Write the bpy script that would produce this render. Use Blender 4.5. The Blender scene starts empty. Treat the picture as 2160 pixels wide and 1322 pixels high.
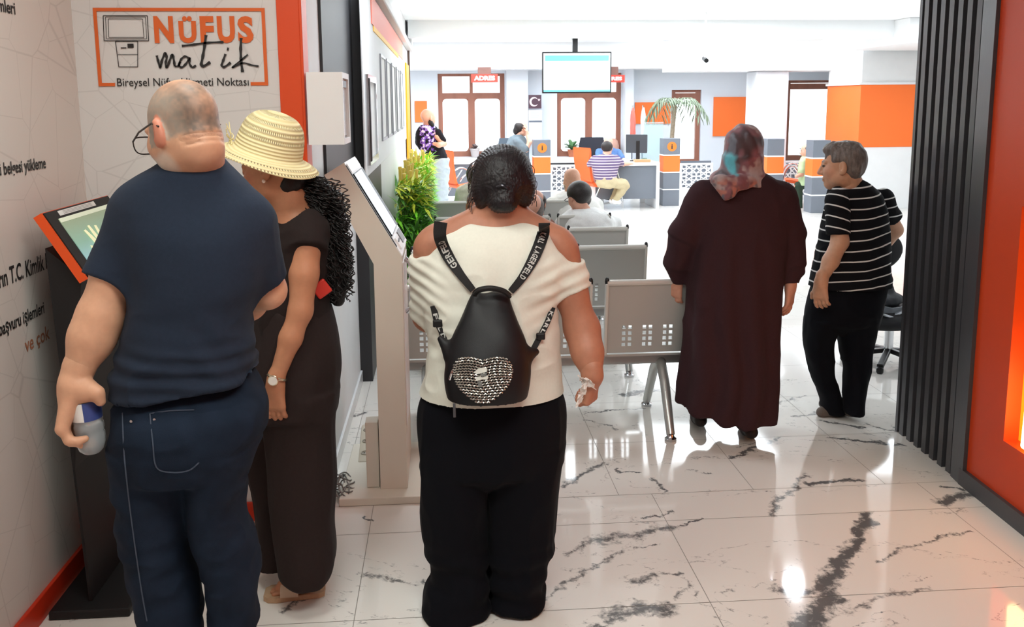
import bpy, bmesh, math, random
import numpy as np
from mathutils import Vector, Matrix

S = bpy.context.scene
COL = S.collection
rnd = random.Random(7)

# ------------------------------------------------------------------ camera
FPX, PPY, PITCH, YAW, ROLL, CAMH = 1873.0, 506.0, 0.1515, 0.0774, -0.0075, 1.68
_F = Vector((math.sin(YAW) * math.cos(PITCH), math.cos(YAW) * math.cos(PITCH), -math.sin(PITCH)))
_R0 = Vector((math.cos(YAW), -math.sin(YAW), 0))
_U0 = _R0.cross(_F)
_R = _R0 * math.cos(ROLL) + _U0 * math.sin(ROLL)
_U = -_R0 * math.sin(ROLL) + _U0 * math.cos(ROLL)
cam_data = bpy.data.cameras.new('camera')
cam = bpy.data.objects.new('camera', cam_data)
COL.objects.link(cam)
cam_data.sensor_fit = 'HORIZONTAL'
cam_data.sensor_width = 36.0
cam_data.lens = FPX / 2160 * 36
cam_data.shift_y = -(661 - PPY) / 2160
cam_data.clip_start = 0.05
cam_data.clip_end = 200
cam.matrix_world = Matrix(((_R.x, _U.x, -_F.x, 0), (_R.y, _U.y, -_F.y, 0), (_R.z, _U.z, -_F.z, CAMH), (0, 0, 0, 1)))
S.camera = cam


def P(u, v, Y):
    """world point seen at pixel (u, v) of the photo, standing at depth Y"""
    d = _F + _R * ((u - 1080) / FPX) - _U * ((v - PPY) / FPX)
    t = Y / d.y
    return Vector((d.x * t, Y, CAMH + d.z * t))


def PX(u, v, X):
    d = _F + _R * ((u - 1080) / FPX) - _U * ((v - PPY) / FPX)
    t = X / d.x
    return Vector((X, d.y * t, CAMH + d.z * t))


def G(u, v, z=0.0):
    d = _F + _R * ((u - 1080) / FPX) - _U * ((v - PPY) / FPX)
    t = (z - CAMH) / d.z
    return Vector((d.x * t, d.y * t, z))


# ------------------------------------------------------------------ world, lights, exposure
S.view_settings.view_transform = 'Standard'
S.view_settings.look = 'None'
S.view_settings.exposure = 0.0
S.view_settings.gamma = 1.0
W = bpy.data.worlds.new('world')
S.world = W
W.use_nodes = True
_bg = W.node_tree.nodes['Background']
_bg.inputs[0].default_value = (0.90, 0.96, 1.0, 1)
_bg.inputs[1].default_value = 2.6


def area(name, loc, sx, sy, power, col, rot=(0, 0, 0), portal=False):
    l = bpy.data.lights.new(name, 'AREA')
    l.shape = 'RECTANGLE'
    l.size, l.size_y = sx, sy
    l.energy = power
    l.color = col
    o = bpy.data.objects.new(name, l)
    o.location = loc
    o.rotation_euler = rot
    COL.objects.link(o)
    if portal:
        l.cycles.is_portal = True
    return o


COOL = (0.88, 0.95, 1.0)
WARM = (0.97, 1.0, 0.93)
CEIL = 2.78
# ceiling panels of the hall
for (x, y) in ((0.6, 10.2), (3.0, 11.0), (6.2, 10.4), (1.2, 13.4), (4.4, 14.0), (7.4, 14.2), (-2.2, 13.6), (6.6, 7.4), (1.0, 15.2), (4.6, 16.0)):
    area('ceiling_panel_light', (x, y, CEIL - 0.03), 2.4, 1.2, 80, COOL)
area('ceiling_panel_light', (3.15, 7.45, CEIL - 0.03), .32, .12, 26, COOL)
# ceiling panels over the row seating near the entrance
area('ceiling_panel_light', (-.1, 5.0, CEIL - 0.03), .6, 0.6, 30, COOL)
# warm ceiling lamp of the entrance passage
area('passage_light', (0.35, 0.9, CEIL - 0.03), 1.5, 0.6, 43, WARM)
area('passage_light', (-.55, 2.1, CEIL - 0.03), .6, 0.6, 16, WARM)  # added fill lamp, brightens the left wall
# ------------------------------------------------------------------ helpers
def lin(c):
    return tuple((x / 255 / 12.92) if x / 255 <= 0.04045 else ((x / 255 + 0.055) / 1.055) ** 2.4 for x in c)


MATS = {}


def mat(name, rgb, rough=0.5, metal=0.0, spec=0.5, noise=0.0, nscale=30.0, bump=0.0, bscale=200.0, emit=0.0,
        stretch=None, trans=0.0, ior=1.45, alpha=1.0, sheen=0.0, attr=None, coat=0.0, sss=0.0):
    if name in MATS:
        return MATS[name]
    m = bpy.data.materials.new(name)
    m.use_nodes = True
    nt = m.node_tree
    b = nt.nodes['Principled BSDF']
    c = lin(rgb) + (1,)
    b.inputs['Base Color'].default_value = c
    b.inputs['Roughness'].default_value = rough
    b.inputs['Metallic'].default_value = metal
    b.inputs['Specular IOR Level'].default_value = spec
    b.inputs['IOR'].default_value = ior
    b.inputs['Transmission Weight'].default_value = trans
    b.inputs['Alpha'].default_value = alpha
    b.inputs['Sheen Weight'].default_value = sheen
    b.inputs['Coat Weight'].default_value = coat
    if sss:
        b.inputs['Subsurface Weight'].default_value = sss
        b.inputs['Subsurface Radius'].default_value = (0.012, 0.005, 0.003)
        b.inputs['Subsurface Scale'].default_value = 1.0
    if emit:
        b.inputs['Emission Color'].default_value = c
        b.inputs['Emission Strength'].default_value = emit
    tc = nt.nodes.new('ShaderNodeTexCoord')
    vec = tc.outputs['Object']
    if stretch:
        mp = nt.nodes.new('ShaderNodeMapping')
        mp.inputs['Scale'].default_value = stretch
        nt.links.new(vec, mp.inputs[0])
        vec = mp.outputs[0]
    src = None
    if attr:
        at = nt.nodes.new('ShaderNodeAttribute')
        at.attribute_name = attr
        src = at.outputs['Color']
        nt.links.new(src, b.inputs['Base Color'])
    if noise:
        n = nt.nodes.new('ShaderNodeTexNoise')
        n.inputs['Scale'].default_value = nscale
        n.inputs['Detail'].default_value = 5
        nt.links.new(vec, n.inputs['Vector'])
        h = nt.nodes.new('ShaderNodeMapRange')
        h.inputs['From Min'].default_value = 0.3
        h.inputs['From Max'].default_value = 0.7
        h.inputs['To Min'].default_value = 1 - noise
        h.inputs['To Max'].default_value = 1 + noise
        nt.links.new(n.outputs['Fac'], h.inputs['Value'])
        mx = nt.nodes.new('ShaderNodeMix')
        mx.data_type = 'RGBA'
        mx.blend_type = 'MULTIPLY'
        mx.inputs['Factor'].default_value = 1
        if src:
            nt.links.new(src, mx.inputs['A'])
        else:
            mx.inputs['A'].default_value = c
        nt.links.new(h.outputs[0], mx.inputs['B'])
        nt.links.new(mx.outputs['Result'], b.inputs['Base Color'])
    if bump:
        n2 = nt.nodes.new('ShaderNodeTexNoise')
        n2.inputs['Scale'].default_value = bscale
        n2.inputs['Detail'].default_value = 4
        nt.links.new(vec, n2.inputs['Vector'])
        bp = nt.nodes.new('ShaderNodeBump')
        bp.inputs['Strength'].default_value = bump
        bp.inputs['Distance'].default_value = 0.004
        nt.links.new(n2.outputs['Fac'], bp.inputs['Height'])
        nt.links.new(bp.outputs[0], b.inputs['Normal'])
    MATS[name] = m
    return m


def link(o, parent=None):
    COL.objects.link(o)
    if parent is not None:
        o.parent = parent
        root = parent
        M = Matrix.Identity(4)
        chain = []
        while root is not None:
            chain.append(root)
            root = root.parent
        for c in reversed(chain):
            b = Matrix.Translation(c.location) @ c.rotation_euler.to_matrix().to_4x4()
            M = M @ c.matrix_parent_inverse @ b
        o.matrix_parent_inverse = M.inverted()
    return o


def tag(o, label=None, cat=None, group=None, kind=None):
    if label:
        o['label'] = label
    if cat:
        o['category'] = cat
    if group:
        o['group'] = group
    if kind:
        o['kind'] = kind
    return o


def thing(name, label, cat, loc=(0, 0, 0), group=None):
    o = bpy.data.objects.new(name, None)
    o.empty_display_size = 0.1
    o.location = loc
    COL.objects.link(o)
    return tag(o, label, cat, group)


def mesh_obj(name, V, F, m=None, parent=None, smooth=False, cols=None, mats=None, fmat=None):
    me = bpy.data.meshes.new(name)
    me.from_pydata([tuple(v) for v in V], [], F)
    if smooth:
        me.polygons.foreach_set('use_smooth', [True] * len(me.polygons))
    for mm in (mats or [m]):
        if mm:
            me.materials.append(mm)
    if fmat is not None:
        me.polygons.foreach_set('material_index', fmat)
    o = bpy.data.objects.new(name, me)
    return link(o, parent)


class MB:
    """collects shapes into one mesh"""

    def __init__(s):
        s.V = []
        s.F = []
        s.M = []
        s.m = 0

    def add(s, V, F):
        n = len(s.V)
        s.V += [Vector(v) for v in V]
        for f in F:
            s.F.append(tuple(i + n for i in f))
            s.M.append(s.m)
        return s

    def box(s, c, size, rot=None, bev=0.0):
        c = Vector(c)
        hx, hy, hz = size[0] / 2, size[1] / 2, size[2] / 2
        if bev <= 0:
            pts = [Vector((x * hx, y * hy, z * hz)) for z in (-1, 1) for y in (-1, 1) for x in (-1, 1)]
            F = [(0, 2, 3, 1), (4, 5, 7, 6), (0, 1, 5, 4), (2, 6, 7, 3), (0, 4, 6, 2), (1, 3, 7, 5)]
        else:
            bm = bmesh.new()
            bmesh.ops.create_cube(bm, size=1.0)
            for v in bm.verts:
                v.co = Vector((v.co.x * 2 * hx, v.co.y * 2 * hy, v.co.z * 2 * hz))
            bmesh.ops.bevel(bm, geom=bm.edges[:], offset=min(bev, hx * .9, hy * .9, hz * .9), segments=2, affect='EDGES', profile=0.5)
            bm.verts.index_update()
            pts = [v.co.copy() for v in bm.verts]
            F = [tuple(v.index for v in f.verts) for f in bm.faces]
            bm.free()
        if rot is not None:
            pts = [rot @ p for p in pts]
        return s.add([c + p for p in pts], F)

    def box2(s, a, b, bev=0.0):
        a, b = Vector(a), Vector(b)
        return s.box((a + b) / 2, [abs(b[i] - a[i]) for i in range(3)], None, bev)

    def bar(s, a, b, w, t, up=(0, 0, 1), bev=0):
        a, b = Vector(a), Vector(b)
        d = (b - a)
        L = d.length
        z = d.normalized()
        up = Vector(up)
        if abs(z.dot(up)) > 0.98:
            up = Vector((0, 1, 0))
        x = up.cross(z).normalized()
        y = z.cross(x)
        R = Matrix((x, y, z)).transposed()
        return s.box((a + b) / 2, (w, t, L), R, bev)

    def tube(s, pts, r, n=10, cap=True, closed=False):
        pts = [Vector(p) for p in pts]
        m = len(pts)
        rs = r if isinstance(r, (list, tuple)) else [r] * m
        V = []
        prev = None
        for i, p in enumerate(pts):
            if closed:
                t = (pts[(i + 1) % m] - pts[i - 1]).normalized()
            else:
                t = (pts[min(i + 1, m - 1)] - pts[max(i - 1, 0)]).normalized()
            if prev is None:
                a = Vector((0, 0, 1)) if abs(t.z) < 0.9 else Vector((1, 0, 0))
                x = t.cross(a).normalized()
            else:
                x = (prev - t * prev.dot(t))
                x = x.normalized() if x.length > 1e-6 else t.orthogonal().normalized()
            prev = x
            y = t.cross(x)
            for k in range(n):
                an = 2 * math.pi * k / n
                V.append(p + (x * math.cos(an) + y * math.sin(an)) * rs[i])
        F = []
        for i in range(m if closed else m - 1):
            j = (i + 1) % m
            for k in range(n):
                F.append((i * n + k, i * n + (k + 1) % n, j * n + (k + 1) % n, j * n + k))
        if cap and not closed:
            F.append(tuple(range(n - 1, -1, -1)))
            F.append(tuple((m - 1) * n + k for k in range(n)))
        return s.add(V, F)

    def lathe(s, prof, c=(0, 0, 0), n=24, M=None):
        V = []
        for (r, z) in prof:
            for k in range(n):
                an = 2 * math.pi * k / n
                V.append(Vector((r * math.cos(an), r * math.sin(an), z)))
        F = []
        for i in range(len(prof) - 1):
            for k in range(n):
                F.append((i * n + k, i * n + (k + 1) % n, (i + 1) * n + (k + 1) % n, (i + 1) * n + k))
        F.append(tuple(range(n - 1, -1, -1)))
        F.append(tuple((len(prof) - 1) * n + k for k in range(n)))
        if M is not None:
            V = [M @ v for v in V]
        c = Vector(c)
        return s.add([v + c for v in V], F)

    def prism(s, poly, vec):
        """polygon (3-D points) extruded along vec"""
        n = len(poly)
        vec = Vector(vec)
        V = [Vector(p) for p in poly] + [Vector(p) + vec for p in poly]
        F = [tuple(range(n - 1, -1, -1)), tuple(range(n, 2 * n))]
        F += [(i, (i + 1) % n, (i + 1) % n + n, i + n) for i in range(n)]
        return s.add(V, F)

    def build(s, name, m=None, parent=None, smooth=False, mats=None, fix=True):
        me = bpy.data.meshes.new(name)
        me.from_pydata([tuple(v) for v in s.V], [], s.F)
        for mm in (mats or [m]):
            me.materials.append(mm)
        if mats:
            me.polygons.foreach_set('material_index', s.M)
        if fix:
            bm = bmesh.new()
            bm.from_mesh(me)
            bmesh.ops.recalc_face_normals(bm, faces=bm.faces[:])
            bm.to_mesh(me)
            bm.free()
        if smooth:
            me.polygons.foreach_set('use_smooth', [True] * len(me.polygons))
            try:
                me.set_sharp_from_angle(angle=math.radians(40))
            except Exception:
                pass
        return link(bpy.data.objects.new(name, me), parent)


def rect_frame(mb, x0, x1, z0, z1, w, d0, d1, axis='y', wb=None, wt=None, bev=0.0):
    """four bars round a rectangle, meeting without overlap"""
    wb = w if wb is None else wb
    wt = w if wt is None else wt
    for (a, c, e, f) in ((x0, x0 + w, z0, z1), (x1 - w, x1, z0, z1), (x0 + w, x1 - w, z0, z0 + wb), (x0 + w, x1 - w, z1 - wt, z1)):
        if axis == 'y':
            mb.box2((a, d0, e), (c, d1, f), bev)
        else:
            mb.box2((d0, a, e), (d1, c, f), bev)


def slab(name, pts, th, m, parent=None):
    """a flat quad/polygon given in 3-D, thickened by th (vector)"""
    return MB().prism(pts, th).build(name, m, parent)


def text(name, body, o, right, up, width, height, m, parent=None, depth=0.0015, bold=0.0, shear=0.0):
    """lettering as mesh, fitted to width x height with its lower-left corner at o"""
    cu = bpy.data.curves.new(name, 'FONT')
    cu.body = body
    cu.size = 1
    cu.offset = bold
    cu.shear = shear
    cu.resolution_u = 3
    tmp = bpy.data.objects.new(name, cu)
    COL.objects.link(tmp)
    bpy.context.view_layer.update()
    dg = bpy.context.evaluated_depsgraph_get()
    me0 = bpy.data.meshes.new_from_object(tmp.evaluated_get(dg))
    V = [v.co.copy() for v in me0.vertices]
    F = [tuple(p.vertices) for p in me0.polygons]
    bpy.data.objects.remove(tmp)
    bpy.data.curves.remove(cu)
    bpy.data.meshes.remove(me0)
    if not V:
        return None
    x0, x1 = min(v.x for v in V), max(v.x for v in V)
    y0, y1 = min(v.y for v in V), max(v.y for v in V)
    right, up, o = Vector(right).normalized(), Vector(up).normalized(), Vector(o)
    n = right.cross(up)
    sx = width / (x1 - x0)
    sy = height / (y1 - y0) if height else sx
    W_ = [o + right * ((v.x - x0) * sx) + up * ((v.y - y0) * sy) + n * depth for v in V]
    return mesh_obj(name, W_, F, m, parent)


def ribbon(mb, pts, widths, n):
    """flat stroke following pts, facing n"""
    pts = [Vector(p) for p in pts]
    n = Vector(n)
    V = []
    for i, p in enumerate(pts):
        t = (pts[min(i + 1, len(pts) - 1)] - pts[max(i - 1, 0)]).normalized()
        s = n.cross(t).normalized()
        w = widths[i] if isinstance(widths, (list, tuple)) else widths
        V += [p + s * w / 2, p - s * w / 2]
    F = [(2 * i, 2 * i + 1, 2 * i + 3, 2 * i + 2) for i in range(len(pts) - 1)]
    mb.add(V, F)


def spline(pts, n=8):
    """Catmull-Rom through tuples of any dimension"""
    pts = [np.array(p, float) for p in pts]
    out = []
    for i in range(len(pts) - 1):
        p0, p1, p2, p3 = pts[max(i - 1, 0)], pts[i], pts[i + 1], pts[min(i + 2, len(pts) - 1)]
        for k in range(n):
            t = k / n
            out.append(0.5 * ((2 * p1) + (-p0 + p2) * t + (2 * p0 - 5 * p1 + 4 * p2 - p3) * t * t + (-p0 + 3 * p1 - 3 * p2 + p3) * t ** 3))
    out.append(pts[-1])
    return out


def kids(o):
    return [c for c in bpy.data.objects if c.parent == o]


def copy_tree(o, parent=None):
    c = o.copy()
    COL.objects.link(c)
    if parent is not None:
        c.parent = parent
    for ch in kids(o):
        copy_tree(ch, c)
    return c


# ------------------------------------------------------------------ signed-distance modelling for figures
def hash3(i, j, k):
    h = (i.astype(np.int64) * 374761393 + j.astype(np.int64) * 668265263 + k.astype(np.int64) * 2147483647) & 0xffffffff
    h = ((h ^ (h >> 13)) * 1274126177) & 0xffffffff
    return ((h ^ (h >> 16)) & 0xffff) / 65535.0


def vnoise(p):
    i = np.floor(p).astype(np.int64)
    f = p - i
    f = f * f * (3 - 2 * f)
    r = 0
    for a in (0, 1):
        for b in (0, 1):
            for c in (0, 1):
                w = (f[:, 0] if a else 1 - f[:, 0]) * (f[:, 1] if b else 1 - f[:, 1]) * (f[:, 2] if c else 1 - f[:, 2])
                r = r + w * hash3(i[:, 0] + a, i[:, 1] + b, i[:, 2] + c)
    return r * 2 - 1


class Field:
    def __init__(s, lo, hi, h):
        s.h = h
        s.lo = np.array(lo, float)
        n = np.ceil((np.array(hi, float) - s.lo) / h).astype(int) + 1
        s.ax = [s.lo[i] + np.arange(n[i]) * h for i in range(3)]
        s.d = np.full(n, 9.0, np.float32)

    def sub(s, lo, hi):
        sl = []
        for i in range(3):
            a = int(np.searchsorted(s.ax[i], lo[i]))
            b = int(np.searchsorted(s.ax[i], hi[i]))
            sl.append(slice(a, b))
        sl = tuple(sl)
        if any(x.stop <= x.start for x in sl):
            return None, None
        X = s.ax[0][sl[0]][:, None, None]
        Y = s.ax[1][sl[1]][None, :, None]
        Z = s.ax[2][sl[2]][None, None, :]
        return sl, (X, Y, Z)

    def merge(s, sl, D, k, op='u'):
        c = s.d[sl]
        if op == 'u':
            if k > 0:
                hh = np.maximum(k - np.abs(c - D), 0) / k
                s.d[sl] = np.minimum(c, D) - hh * hh * k * 0.25
            else:
                s.d[sl] = np.minimum(c, D)
        else:
            D = -D
            if k > 0:
                hh = np.maximum(k - np.abs(c - D), 0) / k
                s.d[sl] = np.maximum(c, D) + hh * hh * k * 0.25
            else:
                s.d[sl] = np.maximum(c, D)

    def cap(s, a, b, ra, rb=None, k=0.02, op='u'):
        rb = ra if rb is None else rb
        a, b = np.array(a, float), np.array(b, float)
        m = max(ra, rb) + k + 3 * s.h
        sl, g = s.sub(np.minimum(a, b) - m, np.maximum(a, b) + m)
        if sl is None:
            return s
        X, Y, Z = g
        ba = b - a
        L = max(ba @ ba, 1e-12)
        t = np.clip(((X - a[0]) * ba[0] + (Y - a[1]) * ba[1] + (Z - a[2]) * ba[2]) / L, 0, 1)
        D = np.sqrt((X - a[0] - ba[0] * t) ** 2 + (Y - a[1] - ba[1] * t) ** 2 + (Z - a[2] - ba[2] * t) ** 2) - (ra + (rb - ra) * t)
        s.merge(sl, D, k, op)
        return s

    def chain(s, pts, k=0.02):
        """pts: (point, radius)"""
        for (a, ra), (b, rb) in zip(pts[:-1], pts[1:]):
            s.cap(a, b, ra, rb, k)
        return s

    def ell(s, c, r, k=0.02, M=None, op='u'):
        c, r = np.array(c, float), np.array(r, float)
        m = r.max() + k + 3 * s.h
        sl, g = s.sub(c - m, c + m)
        if sl is None:
            return s
        X, Y, Z = (g[0] - c[0], g[1] - c[1], g[2] - c[2])
        if M is not None:
            A = np.array(M)
            u = X * A[0, 0] + Y * A[1, 0] + Z * A[2, 0]
            v = X * A[0, 1] + Y * A[1, 1] + Z * A[2, 1]
            w = X * A[0, 2] + Y * A[1, 2] + Z * A[2, 2]
        else:
            u, v, w = X, Y, Z
        k0 = np.sqrt((u / r[0]) ** 2 + (v / r[1]) ** 2 + (w / r[2]) ** 2)
        k1 = np.sqrt((u / r[0] ** 2) ** 2 + (v / r[1] ** 2) ** 2 + (w / r[2] ** 2) ** 2) + 1e-9
        D = k0 * (k0 - 1) / k1
        s.merge(sl, D, k, op)
        return s

    def loft(s, rows, k=0.02, e=2.0, fold=None):
        """rows: (z, cx, cy, rx, ry); horizontal elliptical sections"""
        T = np.array(spline(sorted(rows, key=lambda r: r[0]), 6))
        z0, z1 = T[0, 0], T[-1, 0]
        m = k + 4 * s.h
        lo = [(T[:, 1] - T[:, 3]).min() - m, (T[:, 2] - T[:, 4]).min() - m, z0 - m]
        hi = [(T[:, 1] + T[:, 3]).max() + m, (T[:, 2] + T[:, 4]).max() + m, z1 + m]
        sl, g = s.sub(lo, hi)
        if sl is None:
            return s
        X, Y, Z = g
        z = Z.ravel()
        f = lambda j: np.interp(z, T[:, 0], T[:, j])[None, None, :]
        cx, cy, rx, ry = f(1), f(2), f(3), f(4)
        q = (np.abs((X - cx) / rx) ** e + np.abs((Y - cy) / ry) ** e) ** (1 / e)
        mn = np.minimum(rx, ry)
        if fold is not None:
            q = q + fold(np.arctan2((Y - cy) / ry, (X - cx) / rx), Z) / mn
        D = (q - 1) * mn
        D = np.maximum(D, np.maximum(z0 - Z, Z - z1))
        s.merge(sl, D, k)
        return s

    def cut(s, p, n, k=0.0, lo=None, hi=None):
        """remove the half space on the side n points to"""
        p, n = np.array(p, float), np.array(n, float)
        n = n / np.linalg.norm(n)
        sl, g = s.sub(lo if lo is not None else [-99] * 3, hi if hi is not None else [99] * 3)
        if sl is None:
            return s
        X, Y, Z = g
        D = (X - p[0]) * n[0] + (Y - p[1]) * n[1] + (Z - p[2]) * n[2]
        s.merge(sl, -D, k, 's')
        return s

    def mesh(s, smooth=1):
        d = s.d
        neg = d < 0
        c = [(i, j, k) for i in (0, 1) for j in (0, 1) for k in (0, 1)]
        sh = tuple(n - 1 for n in d.shape)
        cnt = np.zeros(sh, np.uint8)
        for (i, j, k) in c:
            cnt += neg[i:i + sh[0], j:j + sh[1], k:k + sh[2]]
        act = (cnt > 0) & (cnt < 8)
        I = np.argwhere(act)
        if len(I) == 0:
            return np.zeros((0, 3)), np.zeros((0, 4), int)
        idx = np.full(sh, -1, np.int64)
        idx[act] = np.arange(len(I))
        val = np.stack([d[I[:, 0] + a, I[:, 1] + b, I[:, 2] + e] for (a, b, e) in c], 1)
        acc = np.zeros((len(I), 3))
        num = np.zeros(len(I))
        for p in range(8):
            for q in range(p + 1, 8):
                cp, cq = np.array(c[p]), np.array(c[q])
                if np.abs(cp - cq).sum() != 1:
                    continue
                a, b = val[:, p], val[:, q]
                x = (a < 0) != (b < 0)
                t = np.where(x, a / np.where(x, a - b, 1), 0)
                acc += np.where(x[:, None], cp + (cq - cp) * t[:, None], 0)
                num += x
        V = (I + acc / num[:, None]) * s.h + s.lo
        quads = []
        for ax in range(3):
            o1, o2 = (ax + 1) % 3, (ax + 2) % 3
            sl0 = [slice(None)] * 3
            sl1 = [slice(None)] * 3
            sl0[ax] = slice(0, -1)
            sl1[ax] = slice(1, None)
            x = neg[tuple(sl0)] != neg[tuple(sl1)]
            E = np.argwhere(x)
            E = E[(E[:, o1] > 0) & (E[:, o2] > 0) & (E[:, o1] < sh[o1]) & (E[:, o2] < sh[o2])]
            flip = neg[tuple(E.T)]
            q = []
            for (da, db) in ((-1, -1), (0, -1), (0, 0), (-1, 0)):
                e = E.copy()
                e[:, o1] += da
                e[:, o2] += db
                q.append(idx[tuple(e.T)])
            q = np.stack(q, 1)
            q[~flip] = q[~flip][:, ::-1]
            quads.append(q)
        Q = np.concatenate(quads)
        Q = Q[(Q >= 0).all(1)]
        for _ in range(smooth):
            A = np.zeros_like(V)
            n = np.zeros(len(V))
            for a in range(4):
                b = (a + 1) % 4
                np.add.at(A, Q[:, a], V[Q[:, b]])
                np.add.at(n, Q[:, a], 1)
                np.add.at(A, Q[:, b], V[Q[:, a]])
                np.add.at(n, Q[:, b], 1)
            V = V * 0.5 + 0.5 * A / np.maximum(n, 1)[:, None]
        return V, Q


def vnormals(V, Q):
    n = np.cross(V[Q[:, 2]] - V[Q[:, 0]], V[Q[:, 3]] - V[Q[:, 1]])
    N = np.zeros_like(V)
    for a in range(4):
        np.add.at(N, Q[:, a], n)
    return N / (np.linalg.norm(N, axis=1)[:, None] + 1e-12)


def grid_obj(name, parts, m, parent=None, color=None, uvattr=None, mats=None):
    """parts: list of (V, Q); one mesh object with smooth shading; color(V)->(n,3) linear rgb stored as 'Col'"""
    V = np.concatenate([p[0] for p in parts])
    off = 0
    Qs = []
    for p in parts:
        Qs.append(p[1] + off)
        off += len(p[0])
    Q = np.concatenate(Qs)
    me = bpy.data.meshes.new(name)
    me.vertices.add(len(V))
    me.vertices.foreach_set('co', V.astype(np.float32).ravel())
    me.loops.add(len(Q) * 4)
    me.loops.foreach_set('vertex_index', Q.astype(np.int32).ravel())
    me.polygons.add(len(Q))
    me.polygons.foreach_set('loop_start', np.arange(0, len(Q) * 4, 4, dtype=np.int32))
    me.polygons.foreach_set('use_smooth', np.ones(len(Q), bool))
    me.update(calc_edges=True)
    me.validate()
    for mm in (mats or [m]):
        me.materials.append(mm)
    if color is not None:
        a = me.attributes.new('Col', 'FLOAT_COLOR', 'POINT')
        c = np.ones((len(V), 4), np.float32)
        c[:, :3] = color(V)
        a.data.foreach_set('color', c.ravel())
    if uvattr is not None:
        a = me.attributes.new('Strip', 'FLOAT', 'POINT')
        a.data.foreach_set('value', uvattr(V).astype(np.float32))
    return link(bpy.data.objects.new(name, me), parent)


def wrinkle(V, Q, amp, scale, stretch=(1, 1, 1), seed=0.0, mask=None):
    """cloth folds: ridged noise pushed along the normal"""
    N = vnormals(V, Q)
    p = V * np.array(stretch) * scale + seed
    n = vnoise(p) + 0.5 * vnoise(p * 2.1 + 3.3)
    w = (1 - np.abs(n) * 1.6) * amp
    if mask is not None:
        w = w * mask(V)
    return V + N * w[:, None]
# ------------------------------------------------------------------ setting
def struct(o):
    o['kind'] = 'structure'
    return o


def panel_mat(name, rgb, line, scale):
    """wall board printed with thin angular line pattern"""
    m = mat(name, rgb, rough=0.42, spec=0.4)
    nt = m.node_tree
    b = nt.nodes['Principled BSDF']
    tc = nt.nodes['Texture Coordinate']
    v = nt.nodes.new('ShaderNodeTexVoronoi')
    v.feature = 'DISTANCE_TO_EDGE'
    v.inputs['Scale'].default_value = scale
    v.inputs['Randomness'].default_value = 0.75
    nt.links.new(tc.outputs['Object'], v.inputs['Vector'])
    v2 = nt.nodes.new('ShaderNodeTexVoronoi')
    v2.feature = 'DISTANCE_TO_EDGE'
    v2.inputs['Scale'].default_value = scale * 0.53
    v2.inputs['Randomness'].default_value = 0.9
    nt.links.new(tc.outputs['Object'], v2.inputs['Vector'])
    mn = nt.nodes.new('ShaderNodeMath')
    mn.operation = 'MINIMUM'
    nt.links.new(v.outputs['Distance'], mn.inputs[0])
    nt.links.new(v2.outputs['Distance'], mn.inputs[1])
    r = nt.nodes.new('ShaderNodeMapRange')
    r.inputs['From Min'].default_value = 0.002
    r.inputs['From Max'].default_value = 0.009
    nt.links.new(mn.outputs[0], r.inputs['Value'])
    mx = nt.nodes.new('ShaderNodeMix')
    mx.data_type = 'RGBA'
    mx.inputs['A'].default_value = lin(line) + (1,)
    mx.inputs['B'].default_value = lin(rgb) + (1,)
    nt.links.new(r.outputs[0], mx.inputs['Factor'])
    nt.links.new(mx.outputs['Result'], b.inputs['Base Color'])
    return m


M_white = mat('white paint', (232, 233, 234), 0.6, noise=0.015, nscale=6)
M_board = panel_mat('printed wall board', (220, 214, 208), (206, 200, 194), 4.2)
M_banner = panel_mat('printed banner board', (224, 221, 219), (211, 208, 206), 4.6)
M_orange = mat('orange laminate', (226, 78, 30), 0.4, noise=0.02, nscale=4)
M_redorange = mat('red orange skirting', (205, 52, 22), 0.38)
M_orangelight = mat('orange panel', (248, 118, 50), 0.5)
M_dark = mat('charcoal panel', (52, 52, 55), 0.45, bump=0.05, bscale=300)
M_slat = mat('graphite slats', (66, 66, 70), 0.33, bump=0.06, bscale=120, stretch=(1, 1, 0.05))
M_slatgap = mat('slat grooves', (16, 16, 18), 0.7)
M_grey = mat('slate grey laminate', (112, 118, 128), 0.45)
M_greywhite = mat('pale wall', (222, 228, 236), 0.6)
M_ceil = mat('ceiling paint', (238, 240, 242), 0.8)
M_wood = mat('brown window wood', (150, 98, 80), 0.45, noise=0.12, nscale=8, stretch=(1, 1, 0.15))
M_marbleskirt = mat('marble skirting', (228, 230, 232), 0.2, noise=0.05, nscale=7)
M_glass = mat('clear glass', (255, 255, 255), 0.02, trans=1.0, ior=1.05, spec=0.3)
M_black = mat('black plastic', (18, 18, 20), 0.4)
M_chrome = mat('chrome', (205, 208, 212), 0.16, metal=1.0)
M_print = mat('black print', (38, 36, 36), 0.6)
M_orangeprint = mat('orange print', (226, 104, 42), 0.6)
M_paper = mat('white paper', (238, 238, 236), 0.7)

# --- floor: marble look tiles
fm = bpy.data.materials.new('veined marble tile')
fm.use_nodes = True
nt = fm.node_tree
b = nt.nodes['Principled BSDF']
b.inputs['Roughness'].default_value = 0.07
b.inputs['Specular IOR Level'].default_value = 0.55
geo = nt.nodes.new('ShaderNodeNewGeometry')


def nmath(op, a, bb=None, c=None):
    n = nt.nodes.new('ShaderNodeMath')
    n.operation = op
    for i, x in enumerate((a, bb, c)):
        if x is None:
            continue
        if hasattr(x, 'links') or hasattr(x, 'is_linked'):
            nt.links.new(x, n.inputs[i])
        else:
            n.inputs[i].default_value = x
    return n.outputs[0]


def nvec(op, a, bb=None):
    n = nt.nodes.new('ShaderNodeVectorMath')
    n.operation = op
    for i, x in enumerate((a, bb)):
        if x is None:
            continue
        if hasattr(x, 'is_linked'):
            nt.links.new(x, n.inputs[i])
        else:
            n.inputs[i].default_value = x
    return n


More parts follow.
